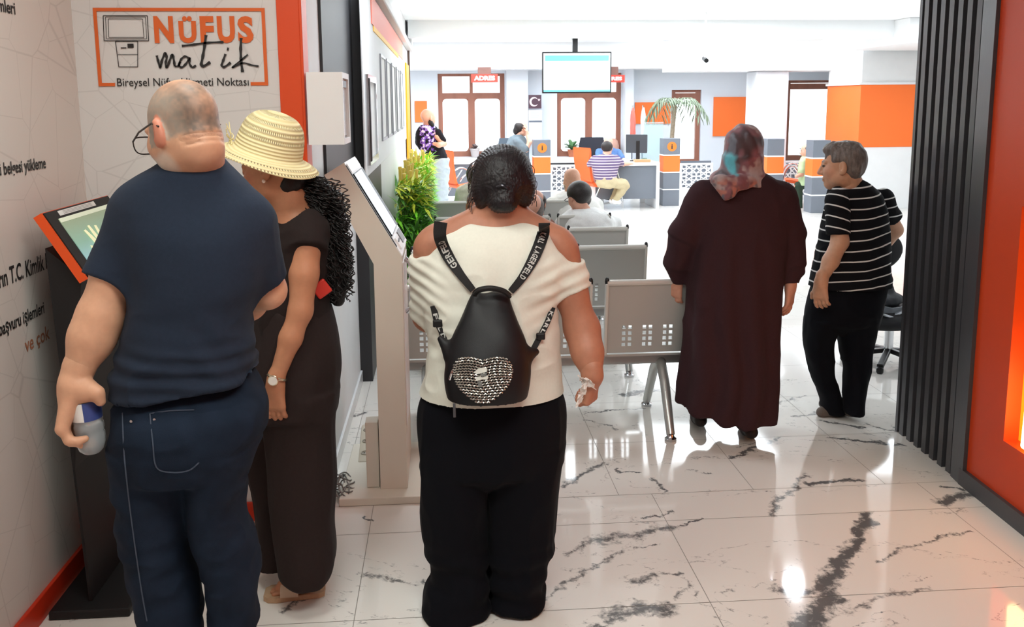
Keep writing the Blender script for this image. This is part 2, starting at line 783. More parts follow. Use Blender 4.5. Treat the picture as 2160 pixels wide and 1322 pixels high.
nz = nt.nodes.new('ShaderNodeTexNoise')
nz.inputs['Scale'].default_value = 9
nz.inputs['Detail'].default_value = 6
nz.inputs['Roughness'].default_value = 0.65
nt.links.new(geo.outputs['Position'], nz.inputs['Vector'])
dv = nvec('SUBTRACT', nz.outputs['Color'], (0.5, 0.5, 0.5))
sc_ = nt.nodes.new('ShaderNodeVectorMath')
sc_.operation = 'SCALE'
nt.links.new(dv.outputs[0], sc_.inputs[0])
sc_.inputs['Scale'].default_value = 0.16
pos = nvec('MULTIPLY', nvec('ADD', geo.outputs['Position'], sc_.outputs[0]).outputs[0], (1, 1, 0)).outputs[0]
# fine breakup
nb = nt.nodes.new('ShaderNodeTexNoise')
nb.inputs['Scale'].default_value = 26
nb.inputs['Detail'].default_value = 8
nb.inputs['Roughness'].default_value = 0.72
nb.inputs['Distortion'].default_value = 0.6
nt.links.new(geo.outputs['Position'], nb.inputs['Vector'])
veins = [  # u0 v0 u1 v1 width(m) strength
    (1828, 1082, 1815, 1135, .040, 1.0), (1815, 1135, 1770, 1185, .040, 1.05), (1770, 1185, 1735, 1245, .055, 1.1),
    (1650, 1245, 1718, 1248, .045, .8), (1755, 1262, 1690, 1325, .060, 1.0), (1200, 1165, 1270, 1132, .030, .62),
    (1262, 1140, 1345, 1128, .060, .66), (1340, 1122, 1430, 1112, .040, .60), (1310, 1162, 1240, 1205, .022, .62),
    (1240, 1205, 1150, 1262, .018, .55), (1335, 1226, 1400, 1212, .030, .6), (1400, 1208, 1440, 1214, .018, .65),
    (1420, 1260, 1450, 1225, .014, .5), (1290, 1290, 1395, 1284, .060, .8), (1250, 1325, 1300, 1300, .030, .7),
    (1192, 1025, 1212, 1003, .026, .75), (1212, 1003, 1272, 977, .020, .72), (1625, 1085, 1650, 1050, .030, .72),
    (1650, 1050, 1700, 1003, .026, .62), (1710, 1021, 1805, 1010, .024, .95), (1985, 1062, 2055, 1040, .050, 1.1),
    (1990, 1028, 2030, 1030, .020, .9), (1545, 968, 1595, 945, .022, .95), (1590, 948, 1640, 922, .016, .85),
    (1730, 888, 1830, 904, .020, .85), (1750, 922, 1905, 938, .020, .85), (1830, 895, 1915, 912, .018, .6),
    (1850, 1182, 1940, 1150, .018, .48), (1940, 1148, 2040, 1118, .014, .58), (1790, 1290, 1880, 1245, .026, .42),
    (1870, 1250, 1965, 1240, .020, .5), (770, 1212, 840, 1222, .024, .5), (840, 1222, 905, 1232, .018, .45),
    (590, 1292, 640, 1252, .018, .62), (620, 1275, 650, 1256, .012, .62), (1305, 992, 1345, 998, .014, .85),
    (1380, 1010, 1410, 1032, .016, .75), (1240, 868, 1360, 862, .012, .75), (1322, 832, 1375, 822, .050, .8),
    (1230, 882, 1300, 905, .012, .55), (770, 1090, 785, 1100, .014, .9), (1640, 850, 1700, 835, .020, .5),
    (1060, 1100, 1150, 1075, .014, .5), (740, 770, 772, 800, .024, .7), (735, 880, 770, 872, .03, .7),
    (1680, 880, 1720, 870, .02, .6), (1560, 940, 1640, 930, .012, .6), (1440, 990, 1500, 1000, .010, .35),
    (1960, 1085, 2040, 1075, .008, .35), (1690, 1180, 1640, 1210, .012, .28), (1395, 1150, 1340, 1160, .010, .55),
    (1360, 1095, 1420, 1078, .012, .8), (1425, 1112, 1480, 1095, .010, .85),
]
best = None
for (u0, v0, u1, v1, w, st) in veins:
    A, B = G(u0, v0), G(u1, v1)
    ba = B - A
    pa = nvec('SUBTRACT', pos, (A.x, A.y, 0)).outputs[0]
    dt = nvec('DOT_PRODUCT', pa, (ba.x / ba.length_squared, ba.y / ba.length_squared, 0)).outputs['Value']
    n = nt.nodes.new('ShaderNodeClamp')
    nt.links.new(dt, n.inputs[0])
    s2 = nt.nodes.new('ShaderNodeVectorMath')
    s2.operation = 'SCALE'
    s2.inputs[0].default_value = (ba.x, ba.y, 0)
    nt.links.new(n.outputs[0], s2.inputs['Scale'])
    d_ = nvec('DISTANCE', pa, s2.outputs[0]).outputs['Value']
    val = nmath('MULTIPLY_ADD', d_, -st / w, st)
    best = val if best is None else nmath('MAXIMUM', best, val)
# general faint veins everywhere
n3 = nt.nodes.new('ShaderNodeTexNoise')
n3.inputs['Scale'].default_value = 0.9
n3.inputs['Detail'].default_value = 7
n3.inputs['Roughness'].default_value = 0.6
n3.inputs['Distortion'].default_value = 0.5
mp3 = nt.nodes.new('ShaderNodeMapping')
mp3.inputs['Rotation'].default_value = (0, 0, 0.6)
mp3.inputs['Scale'].default_value = (1, 2.2, 1)
nt.links.new(geo.outputs['Position'], mp3.inputs[0])
nt.links.new(mp3.outputs[0], n3.inputs['Vector'])
rid = nmath('ABSOLUTE', nmath('SUBTRACT', n3.outputs['Fac'], 0.5))
rv = nmath('MULTIPLY_ADD', rid, -60.0, 0.30)
best = nmath('MAXIMUM', best, rv)
brk = nmath('MULTIPLY_ADD', nb.outputs['Fac'], 2.2, -1.1)
mask = nmath('ADD', best, brk)
mr = nt.nodes.new('ShaderNodeMapRange')
mr.interpolation_type = 'SMOOTHSTEP'
mr.inputs['From Min'].default_value = 0.05
mr.inputs['From Max'].default_value = 0.75
nt.links.new(mask, mr.inputs['Value'])
gate = nt.nodes.new('ShaderNodeMapRange')
gate.inputs['From Min'].default_value = -0.05
gate.inputs['From Max'].default_value = 0.12
nt.links.new(best, gate.inputs['Value'])
fac = nmath('MULTIPLY', nmath('MULTIPLY', mr.outputs[0], gate.outputs[0]), 0.92)
mxf = nt.nodes.new('ShaderNodeMix')
mxf.data_type = 'RGBA'
mxf.inputs['A'].default_value = lin((232, 228, 222)) + (1,)
mxf.inputs['B'].default_value = lin((78, 80, 84)) + (1,)
nt.links.new(fac, mxf.inputs['Factor'])
nt.links.new(mxf.outputs['Result'], b.inputs['Base Color'])
M_floor = fm
M_grout = mat('grey grout', (150, 145, 138), 0.8)

fl = MB()
fl.m = 1
fl.add([(-6, -2.6, -.0012), (12.2, -2.6, -.0012), (12.2, 17.4, -.0012), (-6, 17.4, -.0012)], [(0, 1, 2, 3)])
fl.m = 0
g_ = 0.0014
rows = [-2.6]
y = 2.7415
ys = [y - .6 * k for k in range(9)][::-1] + [3.343, 3.5975] + [4.193 + .6 * k for k in range(23)]
ys = [q for q in ys if -2.6 < q < 17.4]
ys = [-2.6] + ys + [17.4]
for y0, y1 in zip(ys[:-1], ys[1:]):
    near = y1 < 3.65
    w_, off = (1.2, 0.88) if near else (0.6, 0.7352)
    k0 = int((-6 - off) / w_) - 1
    x = off + k0 * w_
    while x < 12.2:
        a, c = max(x, -6), min(x + w_, 12.2)
        if c - a > 0.01:
            fl.add([(a + g_, y0 + g_, 0), (c - g_, y0 + g_, 0), (c - g_, y1 - g_, 0), (a + g_, y1 - g_, 0)], [(0, 1, 2, 3)])
        x += w_
struct(fl.build('floor', mats=[M_floor, M_grout]))
struct(MB().box2((-6, -2.6, -.2), (12.2, 17.4, -.003)).build('floor_base', M_grout))

struct(MB().box2((-6, -2.6, CEIL), (12.2, 17.4, CEIL + .15)).build('ceiling', M_ceil))
struct(MB().box2((-6, 16.2, 2.31), (12.2, 17.4, CEIL)).build('trim_1', M_ceil))      # soffit over the windows
struct(MB().box2((-.42, 12.0, 2.56), (12.2, 12.5, CEIL)).build('trim_2', M_ceil))      # ceiling beam

# near walls
LWX = -1.36
struct(MB().box2((LWX - .1, -2.6, 0), (LWX, 3.5, CEIL)).build('wall_left', M_board))
struct(MB().box2((LWX - .1, 3.5, 0), (-.525, 3.6, CEIL)).build('wall_banner', M_banner))
struct(MB().box2((LWX, -2.6, 0), (LWX + .014, 3.486, .085), .003).build('baseboard_left', M_redorange))
struct(MB().box2((LWX, 3.486, 0), (-.62, 3.5, .085), .003).build('baseboard_front', M_redorange))
struct(MB().box2((-.612, 3.484, 0), (-.528, 3.5, CEIL), .003).build('trim_3', M_orange))
struct(MB().box2((-.5285, 3.482, 0), (-.518, 3.61, CEIL), .002).build('trim_4', M_orange))
struct(MB().box2((-.625, 3.6, 0), (-.525, 5.33, CEIL)).build('wall_side', M_white))
struct(MB().box2((-.525, 4.0, 1.27), (-.512, 5.33, CEIL)).build('trim_5', M_dark))
struct(MB().box2((-.525, 5.33, .0), (-.452, 6.6, CEIL)).build('trim_6', M_dark))
struct(MB().box2((-.525, 3.62, 0), (-.512, 5.32, .075), .002).build('baseboard_side', M_marbleskirt))
struct(MB().box2((-.625, 5.33, 0), (-.525, 6.6, CEIL)).build('wall_pier', M_dark))
struct(MB().box2((-.60, 6.6, 0), (-.452, 12.7, CEIL)).build('wall_poster', M_white))
struct(MB().box2((-6, 12.7, 0), (-.452, 12.8, CEIL)).build('wall_return', M_white))
struct(MB().box2((-.452, 5.33, 2.40), (-.38, 12.7, 2.47), .01).build('trim_7', mat('cornice', (205, 203, 202), .5)))
struct(MB().box2((-.452, 12.3, 2.47), (-.38, 12.7, CEIL)).build('trim_8', M_white))

# wall behind the camera and the far ends
struct(MB().box2((-6, -2.7, 0), (12.2, -2.6, CEIL)).build('wall_rear', M_white))
struct(MB().box2((-6.1, 12.7, 0), (-6, 17.4, CEIL)).build('wall_farleft', M_white))
struct(MB().box2((12.2, -2.6, 0), (12.3, 17.4, CEIL)).build('wall_farright', M_white))

# back wall with window openings
BY = 17.0
wins = [(-.06, 1.20, .70, 2.26), (2.20, 3.44, .68, 2.26), (4.42, 5.0, .50, 1.93), (6.7, 7.75, .55, 2.10)]
bw = MB()
x = -6.0
for (a, c, z0, z1) in wins:
    bw.box2((x, BY, 0), (a, BY + .35, CEIL))
    bw.box2((a, BY, 0), (c, BY + .35, z0))
    bw.box2((a, BY, z1), (c, BY + .35, CEIL))
    x = c
bw.box2((x, BY, 0), (12.2, BY + .35, CEIL))
struct(bw.build('wall_back', M_greywhite))
for i, (a, c, z0, z1) in enumerate(wins):
    fr = MB()
    y0, y1 = BY + .06, BY + .13
    w_ = .085
    zt = z1 - .42 if i < 2 else z1 - .12
    rect_frame(fr, a, c, z0, z1, w_, y0, y1, 'y', .1, .05)
    fr.box2((a + w_, y0 - .01, zt - .05), (c - w_, y1, zt + .06))
    m_ = (a + c) / 2
    if i < 2:
        fr.box2((m_ - .065, y0 - .01, z0 + .1), (m_ + .065, y1, zt - .05))
        fr.box2((m_ - .03, y0, zt + .06), (m_ + .03, y1, z1 - .05))
        # rounded inner corners of the casements
        for (p0, p1) in ((a + w_, m_ - .065), (m_ + .065, c - w_)):
            for (zc, sz) in ((z0 + .1, 1), (zt - .05, -1)):
                for (xc, sx) in ((p0, 1), (p1, -1)):
                    pts = [(xc, y0 + .01, zc)]
                    for k in range(6):
                        an = math.pi / 2 * k / 5
                        pts.append((xc + sx * .07 * (1 - math.sin(an)), y0 + .01, zc + sz * .07 * (1 - math.cos(an))))
                    fr.prism(pts, (0, .05, 0))
    o = struct(fr.build('window_%d' % (i + 1), M_wood, smooth=False))
    gl = MB().box2((a + .02, y0 + .03, z0 + .02), (c - .02, y0 + .036, z1 - .02)).build('window_glass', M_glass, o)
    o2 = struct(MB().box2((a - .12, BY - .14, z0 - .05), (c + .12, BY + .06, z0 - .005), .008).build('trim_%d' % (9 + i), mat('stone sill', (190, 190, 192), .35, noise=.1, nscale=14)))
    area('window_daylight', ((a + c) / 2, BY + .4, (z0 + z1) / 2), c - a, z1 - z0, 30, (0.92, 0.97, 1.0), (-math.pi / 2, 0, 0), portal=True)

# white radiator shelf along the back wall
struct(MB().box2((-3, 16.72, 0), (3.9, 16.995, .60), .01).build('trim_13', M_greywhite))
# pilasters between the windows
struct(MB().box2((1.22, 16.75, 0), (1.62, 17.0, 2.31)).build('trim_14', M_greywhite))
struct(MB().box2((3.46, 16.72, 0), (3.62, 17.0, 2.31)).build('trim_15', M_greywhite))
# orange wall panels
for i, (a, c) in enumerate((((-.50, 1.358), (-.27, 1.754)), ((3.70, 1.29), (4.40, 1.70)), ((5.24, 1.04), (6.02, 1.79)))):
    struct(MB().box2((a[0], BY - .03, a[1]), (c[0], BY - .002, c[1]), .004).build('trim_%d' % (16 + i), M_orangelight))
# round-edged column in the hall
struct(MB().box2((5.25, 14.7, 0), (5.82, 15.2, 2.2), .03).build('trim_19', mat('column paint', (214, 218, 224), .6)))
struct(MB().box2((3.8, 14.6, 2.2), (12.2, 15.3, CEIL), .01).build('trim_20', M_ceil))
# projecting block at the right with its orange band
struct(MB().box2((6.50, 13.5, 0), (12.2, 14.7, CEIL)).build('wall_block', M_white))
struct(MB().box2((6.485, 13.485, .975), (12.2, 14.7, 1.94), .004).build('trim_21', M_orangelight))
struct(MB().box2((6.45, 13.46, 1.94), (12.2, 14.7, 1.975), .004).build('trim_22', M_white))
struct(MB().box2((6.2, 11.6, 2.45), (8.4, 13.4, CEIL), .01).build('trim_23', M_ceil))

# right wall of the passage: slats, frame, orange panel with a lit niche
def RW(yy, off=0.0):
    return 2.29 + (yy - 3.66) * .05 + off


struct(MB().prism([(RW(-2.6, .06), -2.6, 0), (RW(4.2, .06), 4.2, 0), (RW(4.2, .26), 4.2, 0), (RW(-2.6, .26), -2.6, 0)], (0, 0, CEIL)).build('wall_right', M_dark))
struct(MB().box2((2.55, 4.05, 0), (12.2, 4.2, CEIL)).build('wall_partition', M_white))
sl = MB()
sl.m = 1
sl.prism([(RW(3.66, .03), 3.66, 0), (RW(4.2, .03), 4.2, 0), (RW(4.2, .06), 4.2, 0), (RW(3.66, .06), 3.66, 0)], (0, 0, CEIL))
sl.m = 0
pitch = (4.215 - 3.675) / 7
for k in range(7):
    ya = 3.675 + k * pitch
    yb = ya + pitch * .52
    sl.prism([(RW(ya, -.012), ya, 0), (RW(yb, -.012), yb, 0), (RW(yb, .031), yb, 0), (RW(ya, .031), ya, 0)], (0, 0, CEIL))
struct(sl.build('trim_24', mats=[M_slat, M_slatgap]))
o = struct(MB().prism([(RW(4.2, -.012), 4.2, 0), (RW(4.225, -.012), 4.225, 0), (RW(4.225, .26), 4.225, 0), (RW(4.2, .26), 4.2, 0)], (0, 0, CEIL)).build('trim_25', M_slat))
# charcoal border post and skirting
struct(MB().prism([(RW(3.54, -.03), 3.54, 0), (RW(3.655, -.02), 3.655, 0), (RW(3.655, .06), 3.655, 0), (RW(3.54, .06), 3.54, 0)], (0, 0, CEIL)).build('trim_26', M_slat))
struct(MB().prism([(RW(-2.6, -.03), -2.6, 0), (RW(3.57, -.03), 3.57, 0), (RW(3.57, .03), 3.57, 0), (RW(-2.6, .03), -2.6, 0)], (0, 0, .075)).build('baseboard_right', M_slat))
# orange panel around the niche
n0, n1, nz0, nz1 = 2.55, 3.29, .31, 1.27
pa = MB()


def rwbox(mb, ya, yb, za, zb, oa, ob):
    mb.prism([(RW(ya, oa), ya, za), (RW(yb, oa), yb, za), (RW(yb, ob), yb, za), (RW(ya, ob), ya, za)], (0, 0, zb - za))


rwbox(pa, n1, 3.54, .075, CEIL, -.012, .06)
rwbox(pa, n0, n1, .075, nz0, -.012, .06)
rwbox(pa, n0, n1, nz1, CEIL, -.012, .06)
rwbox(pa, -2.6, n0, .075, CEIL, -.012, .06)
struct(pa.build('trim_27', mat('orange wall panel', (205, 66, 24), .42, bump=.03, bscale=60)))
nl = thing('niche_light', 'warm glowing light box set in the orange panel of the right wall', 'light', (RW(2.9, .05), 2.9, nz0))
q = MB()
rwbox(q, n0, n1, nz0, nz1, .052, .058)
q.build('back_panel', mat('amber backlit panel', (255, 150, 30), .4, emit=.8), nl)
q = MB()
for k in range(1):
    q.tube([(RW(2.98, .02), 3.13, nz0 + .03), (RW(2.98, .02), 3.12, .62)], .045, 14)
q.build('lamp_tube', mat('warm lamp', (255, 226, 150), .4, emit=9), nl, smooth=True)
# ------------------------------------------------------------------ passage furniture
M_kiosk = mat('cream powder coat', (224, 217, 204), 0.42, noise=.01, nscale=8, bump=.03, bscale=500)
M_kioskfront = mat('white powder coat', (240, 240, 240), 0.35)
M_kioskblack = mat('black powder coat', (20, 19, 21), 0.55, bump=.04, bscale=400)
M_screen = mat('lit screen', (214, 228, 240), 0.25, emit=0.75)

# ---- white self service kiosk
KY0, KY1 = 3.68, 4.14
prof = [P(684, 369, KY0), P(724, 344, KY0), P(847, 541, KY0), P(861, 1043, KY0), P(807, 1043, KY0), P(788, 557, KY0)]
prof[3].x = prof[2].x
prof[3].z = .035
prof[4].z = .035
prof[4].x = prof[5].x
k = thing('self_service_kiosk', 'cream self service kiosk with sloped screen beside the bamboo hedge', 'kiosk', ((prof[2].x + prof[5].x) / 2, (KY0 + KY1) / 2, 0))
MB().prism(prof, (0, KY1 - KY0, 0)).build('body', M_kiosk, k)
A, B = prof[1], prof[2]
dn = (B - A).normalized()
nrm = Vector((-dn.z, 0, dn.x))
if nrm.x < 0:
    nrm = -nrm
LL = (B - A).length


def onface(t, yy, off=0.0):
    return A + dn * (t * LL) + Vector((0, yy, 0)) + nrm * off


def facebox(t0, t1, y0, y1, o0, o1):
    mb = MB()
    mb.prism([onface(t0, y0, o0), onface(t1, y0, o0), onface(t1, y1, o0), onface(t0, y1, o0)], nrm * (o1 - o0))
    return mb


facebox(.0, 1.0, 0.004, .456, .0, .004).build('front_cover', M_kioskfront, k)
facebox(.03, .90, .002, .022, .003, .006).build('trim_strip', M_black, k)
bz = facebox(.13, .80, .03, .43, .004, .010).build('screen_bezel', M_black, k)
facebox(.14, .79, .035, .335, .010, .012).build('screen', M_screen, bz)
facebox(.02, .11, .03, .43, .004, .008).build('header_plate', M_kioskfront, k)
pr = facebox(.84, .95, .07, .20, .004, .011).build('card_reader', M_kioskfront, k)
facebox(.875, .895, .09, .18, .011, .013).build('card_slot', M_black, pr)
facebox(.84, .96, .26, .40, .004, .009).build('printer_cover', mat('grey plastic', (120, 122, 126), .4), k)
fx = prof[2].x
q = MB()
q.box2((fx, KY0 + .05, .30), (fx + .004, KY1 - .05, 1.02), .001)
q.build('service_door', M_kioskfront, k)
q = MB().tube([(fx + .006, KY0 + .16, 1.02), (fx + .03, KY0 + .16, 1.0), (fx + .034, KY0 + .16, .9), (fx + .03, KY0 + .16, .80), (fx + .006, KY0 + .16, .78)], .012, 10)
q.build('door_handle', M_chrome, k, smooth=True)
MB().box2((prof[5].x - .17, KY0 - .085, 0), (fx + .18, KY1 + .08, .034), .004).build('base_plate', M_kiosk, k)
MB().box2((prof[5].x - .06, KY0 + .02, .035), (prof[5].x - .005, KY0 + .10, .33), .003).build('cable_cover', M_kiosk, k)

# ---- black kiosk with the orange rimmed touch screen
BY0 = 2.86
c0, c1 = P(86, 450, BY0), P(184, 588, BY0)
d2 = (c1 - c0).normalized()
n2 = Vector((-d2.z, 0, d2.x))
if n2.x < 0:
    n2 = -n2
L2 = (c1 - c0).length
BY1 = 3.42
kb = thing('touch_screen_kiosk', 'black kiosk with tilted orange rimmed touch screen in the corner', 'kiosk', (c0.x + .22, 3.14, 0))


def bface(t0, t1, y0, y1, o0, o1):
    mb = MB()
    f = lambda t, y: c0 + d2 * (t * L2) + Vector((0, y, 0)) + n2 * o0
    mb.prism([f(t0, y0), f(t1, y0), f(t1, y1), f(t0, y1)], n2 * (o1 - o0))
    return mb


W2 = BY1 - BY0
hd = bface(0, 1, 0, W2, -.028, 0).build('screen_housing', M_redorange if False else mat('orange kiosk rim', (232, 84, 28), .4), kb)
bface(.012, .985, .008, W2 - .008, 0, .004).build('screen_bezel', M_kioskblack, hd)
sm = bpy.data.materials.new('scan screen picture')
sm.use_nodes = True
_nt = sm.node_tree
_b = _nt.nodes['Principled BSDF']
_tc = _nt.nodes.new('ShaderNodeTexCoord')
_sx = _nt.nodes.new('ShaderNodeSeparateXYZ')
_nt.links.new(_tc.outputs['Generated'], _sx.inputs[0])
_cr = _nt.nodes.new('ShaderNodeValToRGB')
_cr.color_ramp.elements[0].color = lin((150, 196, 214)) + (1,)
_cr.color_ramp.elements[1].color = lin((140, 150, 120)) + (1,)
_e = _cr.color_ramp.elements.new(.5)
_e.color = lin((128, 168, 150)) + (1,)
_nt.links.new(_sx.outputs['Z'], _cr.inputs[0])
_nt.links.new(_cr.outputs[0], _b.inputs['Base Color'])
_nt.links.new(_cr.outputs[0], _b.inputs['Emission Color'])
_b.inputs['Emission Strength'].default_value = 0.45
_b.inputs['Roughness'].default_value = 0.25
scr = bface(.14, .92, .07, W2 - .07, .004, .006).build('screen', sm, kb)
bface(.14, .20, .07, W2 - .07, .006, .0075).build('title_bar', mat('screen title bar', (206, 214, 190), .3, emit=.4), scr)
# pictured hand on the screen
M_handpic = mat('pictured hand', (226, 224, 180), .3, emit=.55)
hp = MB()


def sp(a, bb):  # a: 0..1 along width, bb: 0..1 down the screen
    return c0 + d2 * ((.14 + .78 * bb) * L2) + Vector((0, .07 + (W2 - .14) * a, 0)) + n2 * .0085


pts2 = [(.30, .98), (.27, .80), (.18, .66), (.19, .61), (.30, .68), (.27, .45), (.25, .33), (.29, .32), (.33, .46), (.37, .62), (.36, .42), (.36, .27), (.40, .27), (.42, .44), (.44, .61), (.46, .43), (.48, .30), (.52, .31), (.51, .48), (.51, .64), (.55, .54), (.59, .45), (.62, .47), (.59, .60), (.55, .76), (.52, .98)]
hp.add([sp(*q_) for q_ in pts2], [tuple(range(len(pts2)))])
hp.build('hand_picture', M_handpic, scr)
lb = bface(.035, .105, .10, W2 - .16, .004, .0055).build('notice_sticker', M_paper, kb)
mb = MB()
for r_ in range(3):
    t = .05 + r_ * .018
    f = lambda tt, y: c0 + d2 * (tt * L2) + Vector((0, y, 0)) + n2 * .0062
    mb.add([f(t, .13), f(t + .006, .13), f(t + .006, W2 - .19), f(t, W2 - .19)], [(0, 1, 2, 3)])
mb.build('notice_lines', mat('faint grey print', (150, 150, 148), .7), lb, fix=False)
t0, t1 = P(95, 524, BY0 + .03), P(190, 1290, BY0 + .03)
body = [t0, Vector((c1.x - .03, BY0 + .03, c1.z + .0)), Vector((c1.x - .10, BY0 + .03, .5)), Vector((c1.x - .08, BY0 + .03, .03)), Vector((t1.x, BY0 + .03, .03))]
mb = MB().prism(body, (0, W2 - .06, 0))
mb.build('body', M_kioskblack, kb)
MB().box2((-1.33, BY0 - .03, 0), (c1.x + .06, BY1, .03), .006).build('base_plate', M_kioskblack, kb)

# ---- banner on the front wall
YB = 3.497


def pb(u, v):
    return P(u, v, YB)


bn = thing('wall_sign', 'orange framed sign NÜFUS matik printed on the banner wall', 'sign', pb(390, 180))
fr = MB()
TL, TR, BL, BR = pb(196, 16), pb(558, 17), pb(208, 181), pb(566, 181)
X0, X1, ZT, ZB = (TL.x + BL.x) / 2, (TR.x + BR.x) / 2, (TL.z + TR.z) / 2, (BL.z + BR.z) / 2
w_ = .0125
fr.box2((X0, YB - .002, ZT - w_), (X1, YB, ZT)).box2((X0, YB - .002, ZB), (X0 + w_, YB, ZT - w_)).box2((X1 - w_, YB - .002, ZB), (X1, YB, ZT - w_))
fr.box2((X0 + w_, YB - .002, ZB), (pb(243, 180).x, YB, ZB + w_)).box2((pb(529, 180).x, YB - .002, ZB), (X1 - w_, YB, ZB + w_))
fr.build('sign_frame', M_orangeprint, bn)
RX, UZ = (1, 0, 0), (0, 0, 1)
for ch, u0, u1 in (('N', 327, 368), ('Ü', 379, 416), ('F', 424, 453), ('U', 460, 497), ('S', 503, 536)):
    o = pb(u0, 91)
    h = (pb(u0, 34).z - o.z) * (1.0 if ch != 'Ü' else 1.0)
    text('lettering', ch, (o.x, YB, o.z), RX, UZ, pb(u1, 91).x - o.x, h, M_orangeprint, bn, .002, bold=.045)
text('lettering', 'Bireysel Nüfus Hizmeti Noktası', (pb(248, 183).x, YB, pb(248, 183).z - .008), RX, UZ, pb(525, 178).x - pb(248, 183).x, .040, M_print, bn, .002, bold=.004)
# brush script "matik"
sc2 = MB()


def stroke(pp, w0, w1=None):
    q_ = spline(pp, 6)
    q3 = [Vector((pb(a, c).x, YB - .003, pb(a, c).z)) for a, c in [(x[0], x[1]) for x in q_]]
    n_ = len(q3)
    ww = [w0 * (1 - .35 * abs(math.sin(i * .55))) for i in range(n_)]
    ribbon(sc2, q3, ww, (0, -1, 0))


stroke([(331, 117), (334, 128), (339, 142), (342, 128), (349, 112), (352, 122), (350, 134), (353, 142), (359, 126), (364, 115), (367, 126), (369, 140)], .011)
stroke([(369, 140), (377, 139), (381, 130)], .009)
stroke([(398, 122), (390, 119), (382, 126), (378, 137), (384, 142), (393, 134), (401, 122), (400, 133), (406, 142), (414, 138)], .010)
stroke([(435, 74), (432, 96), (428, 120), (425, 137), (431, 139), (444, 131)], .013)
stroke([(384, 97), (410, 94), (440, 90), (472, 89)], .010)
stroke([(476, 114), (471, 128), (468, 138), (474, 141), (487, 132)], .011)
stroke([(479, 103), (483, 104)], .015)
stroke([(509, 80), (508, 104), (509, 128), (512, 152)], .013)
stroke([(523, 115), (515, 122), (490, 143), (512, 133), (530, 137), (546, 140)], .008)
sc2.build('script_lettering', M_print, bn, fix=False)
# outlined drawing of a terminal
dr = MB()


def outline(pp, w=.0028, close=True):
    q3 = [Vector((pb(a, c).x, YB - .002, pb(a, c).z)) for a, c in pp]
    if close:
        q3.append(q3[0])
    for a, c in zip(q3[:-1], q3[1:]):
        ribbon(dr, [a, c], w, (0, -1, 0))


outline([(218, 33), (311, 33), (314, 86), (220, 86)])
outline([(223, 36), (307, 36), (310, 82), (225, 82)], .002)
outline([(229, 40), (301, 40), (304, 79), (230, 79)], .002)
outline([(244, 87), (291, 87), (291, 141), (251, 141)])
outline([(249, 115), (291, 115)], .002, False)
dr.add([(pb(269, 92).x, YB - .002, pb(269, 92).z), (pb(282, 92).x, YB - .002, pb(269, 92).z), (pb(282, 92).x, YB - .002, pb(282, 101).z), (pb(269, 92).x, YB - .002, pb(282, 101).z)], [(0, 1, 2, 3)])
outline([(255, 101), (267, 101)], .004, False)
dr.build('terminal_drawing', M_print, bn, fix=False)

# ---- lettering on the left wall
wl = thing('wall_lettering', 'black service lettering printed on the left wall board', 'lettering', PX(50, 350, LWX + .002))


def wtext(body, u0, v0, u1, v1, hpx, m=M_print, bold=.02):
    a, c = PX(u0, v0, LWX + .002), PX(u1, v1, LWX + .002)
    hh = PX(u1, v1 - hpx, LWX + .002).z - c.z
    text('lettering', body, (LWX, a.y, (a.z + c.z) / 2), (0, 1, 0), (0, 0, 1), c.y - a.y, hh, m, wl, .002, bold)


wtext('emleri', -12, 24, 33, 29, 26)
wtext('ü belgesi yükleme', -2, 382, 98, 360, 32)
wtext('ların T.C. Kimlik Kartı', -12, 612, 124, 558, 34)
wtext('başvuru işlemleri', 0, 712, 95, 672, 34)
wtext('ve çok', 55, 752, 106, 720, 38, mat('faded brown print', (176, 112, 82), .6), .01)

# ---- white wall box
bx0, bx1 = P(645, 152, 3.42), P(720, 305, 3.42)
hb = thing('wall_dispenser', 'white rectangular dispenser box on the wall end above the kiosk', 'dispenser', (bx0.x, 3.5, bx1.z))
q = MB()
q.m = 0
x0, x1, z0, z1, y0, y1 = bx0.x, bx1.x + .012, bx1.z, bx0.z, 3.42, 3.66
q.box2((x0, y0, z0), (x1 - .016, y1, z1))
rect_frame(q, y0, y1, z0, z1, .022, x1 - .016, x1, 'x')
q.build('housing', M_kioskfront, hb)
MB().box2((x1 - .015, y0 + .03, z0 + .03), (x1 - .010, y1 - .04, z1 - .06)).build('window', mat('pale dispenser window', (200, 204, 208), .15), hb)
MB().box2((x1 - .014, y0 + .05, z1 - .055), (x1 - .004, y1 - .06, z1 - .03)).build('slot', mat('grey plastic', (120, 122, 126), .4), hb)

# ---- power strip, cables behind the kiosk
ps = thing('power_strip', 'cream four socket power strip lying by the skirting', 'power strip', G(778, 940))
a, c = G(772, 975, .02), G(778, 905, .02)
d3 = (c - a).normalized()
s3 = Vector((-d3.y, d3.x, 0))
R3 = Matrix((s3, d3, Vector((0, 0, 1)))).transposed()
MB().box((a + c) / 2, (.075, (c - a).length + .06, .04), R3, .012).build('housing', mat('beige socket housing', (196, 186, 168), .45), ps, smooth=True)
for t in (.15, .5, .85):
    p = a.lerp(c, t)
    q = MB().lathe([(.026, 0), (.026, .004), (.021, .005), (.019, .001)], (p.x, p.y, .040), 20)
    so = q.build('socket', mat('socket grey cream', (160, 152, 138), .4), ps, smooth=True)
    q = MB()
    for sg in (-1, 1):
        q.lathe([(.0035, 0), (.0035, .0015)], (p.x + sg * .009, p.y, .0415), 10)
    q.build('socket_hole', M_black, so)
cb = MB()
pts = [G(795, 880, .03), G(775, 905, .045), G(793, 940, .04), G(790, 965, .02), G(760, 985, .008), G(715, 1008, .006), G(690, 1020, .006)]
cb.tube([Vector(x) for x in spline(pts, 8)], .004, 8)
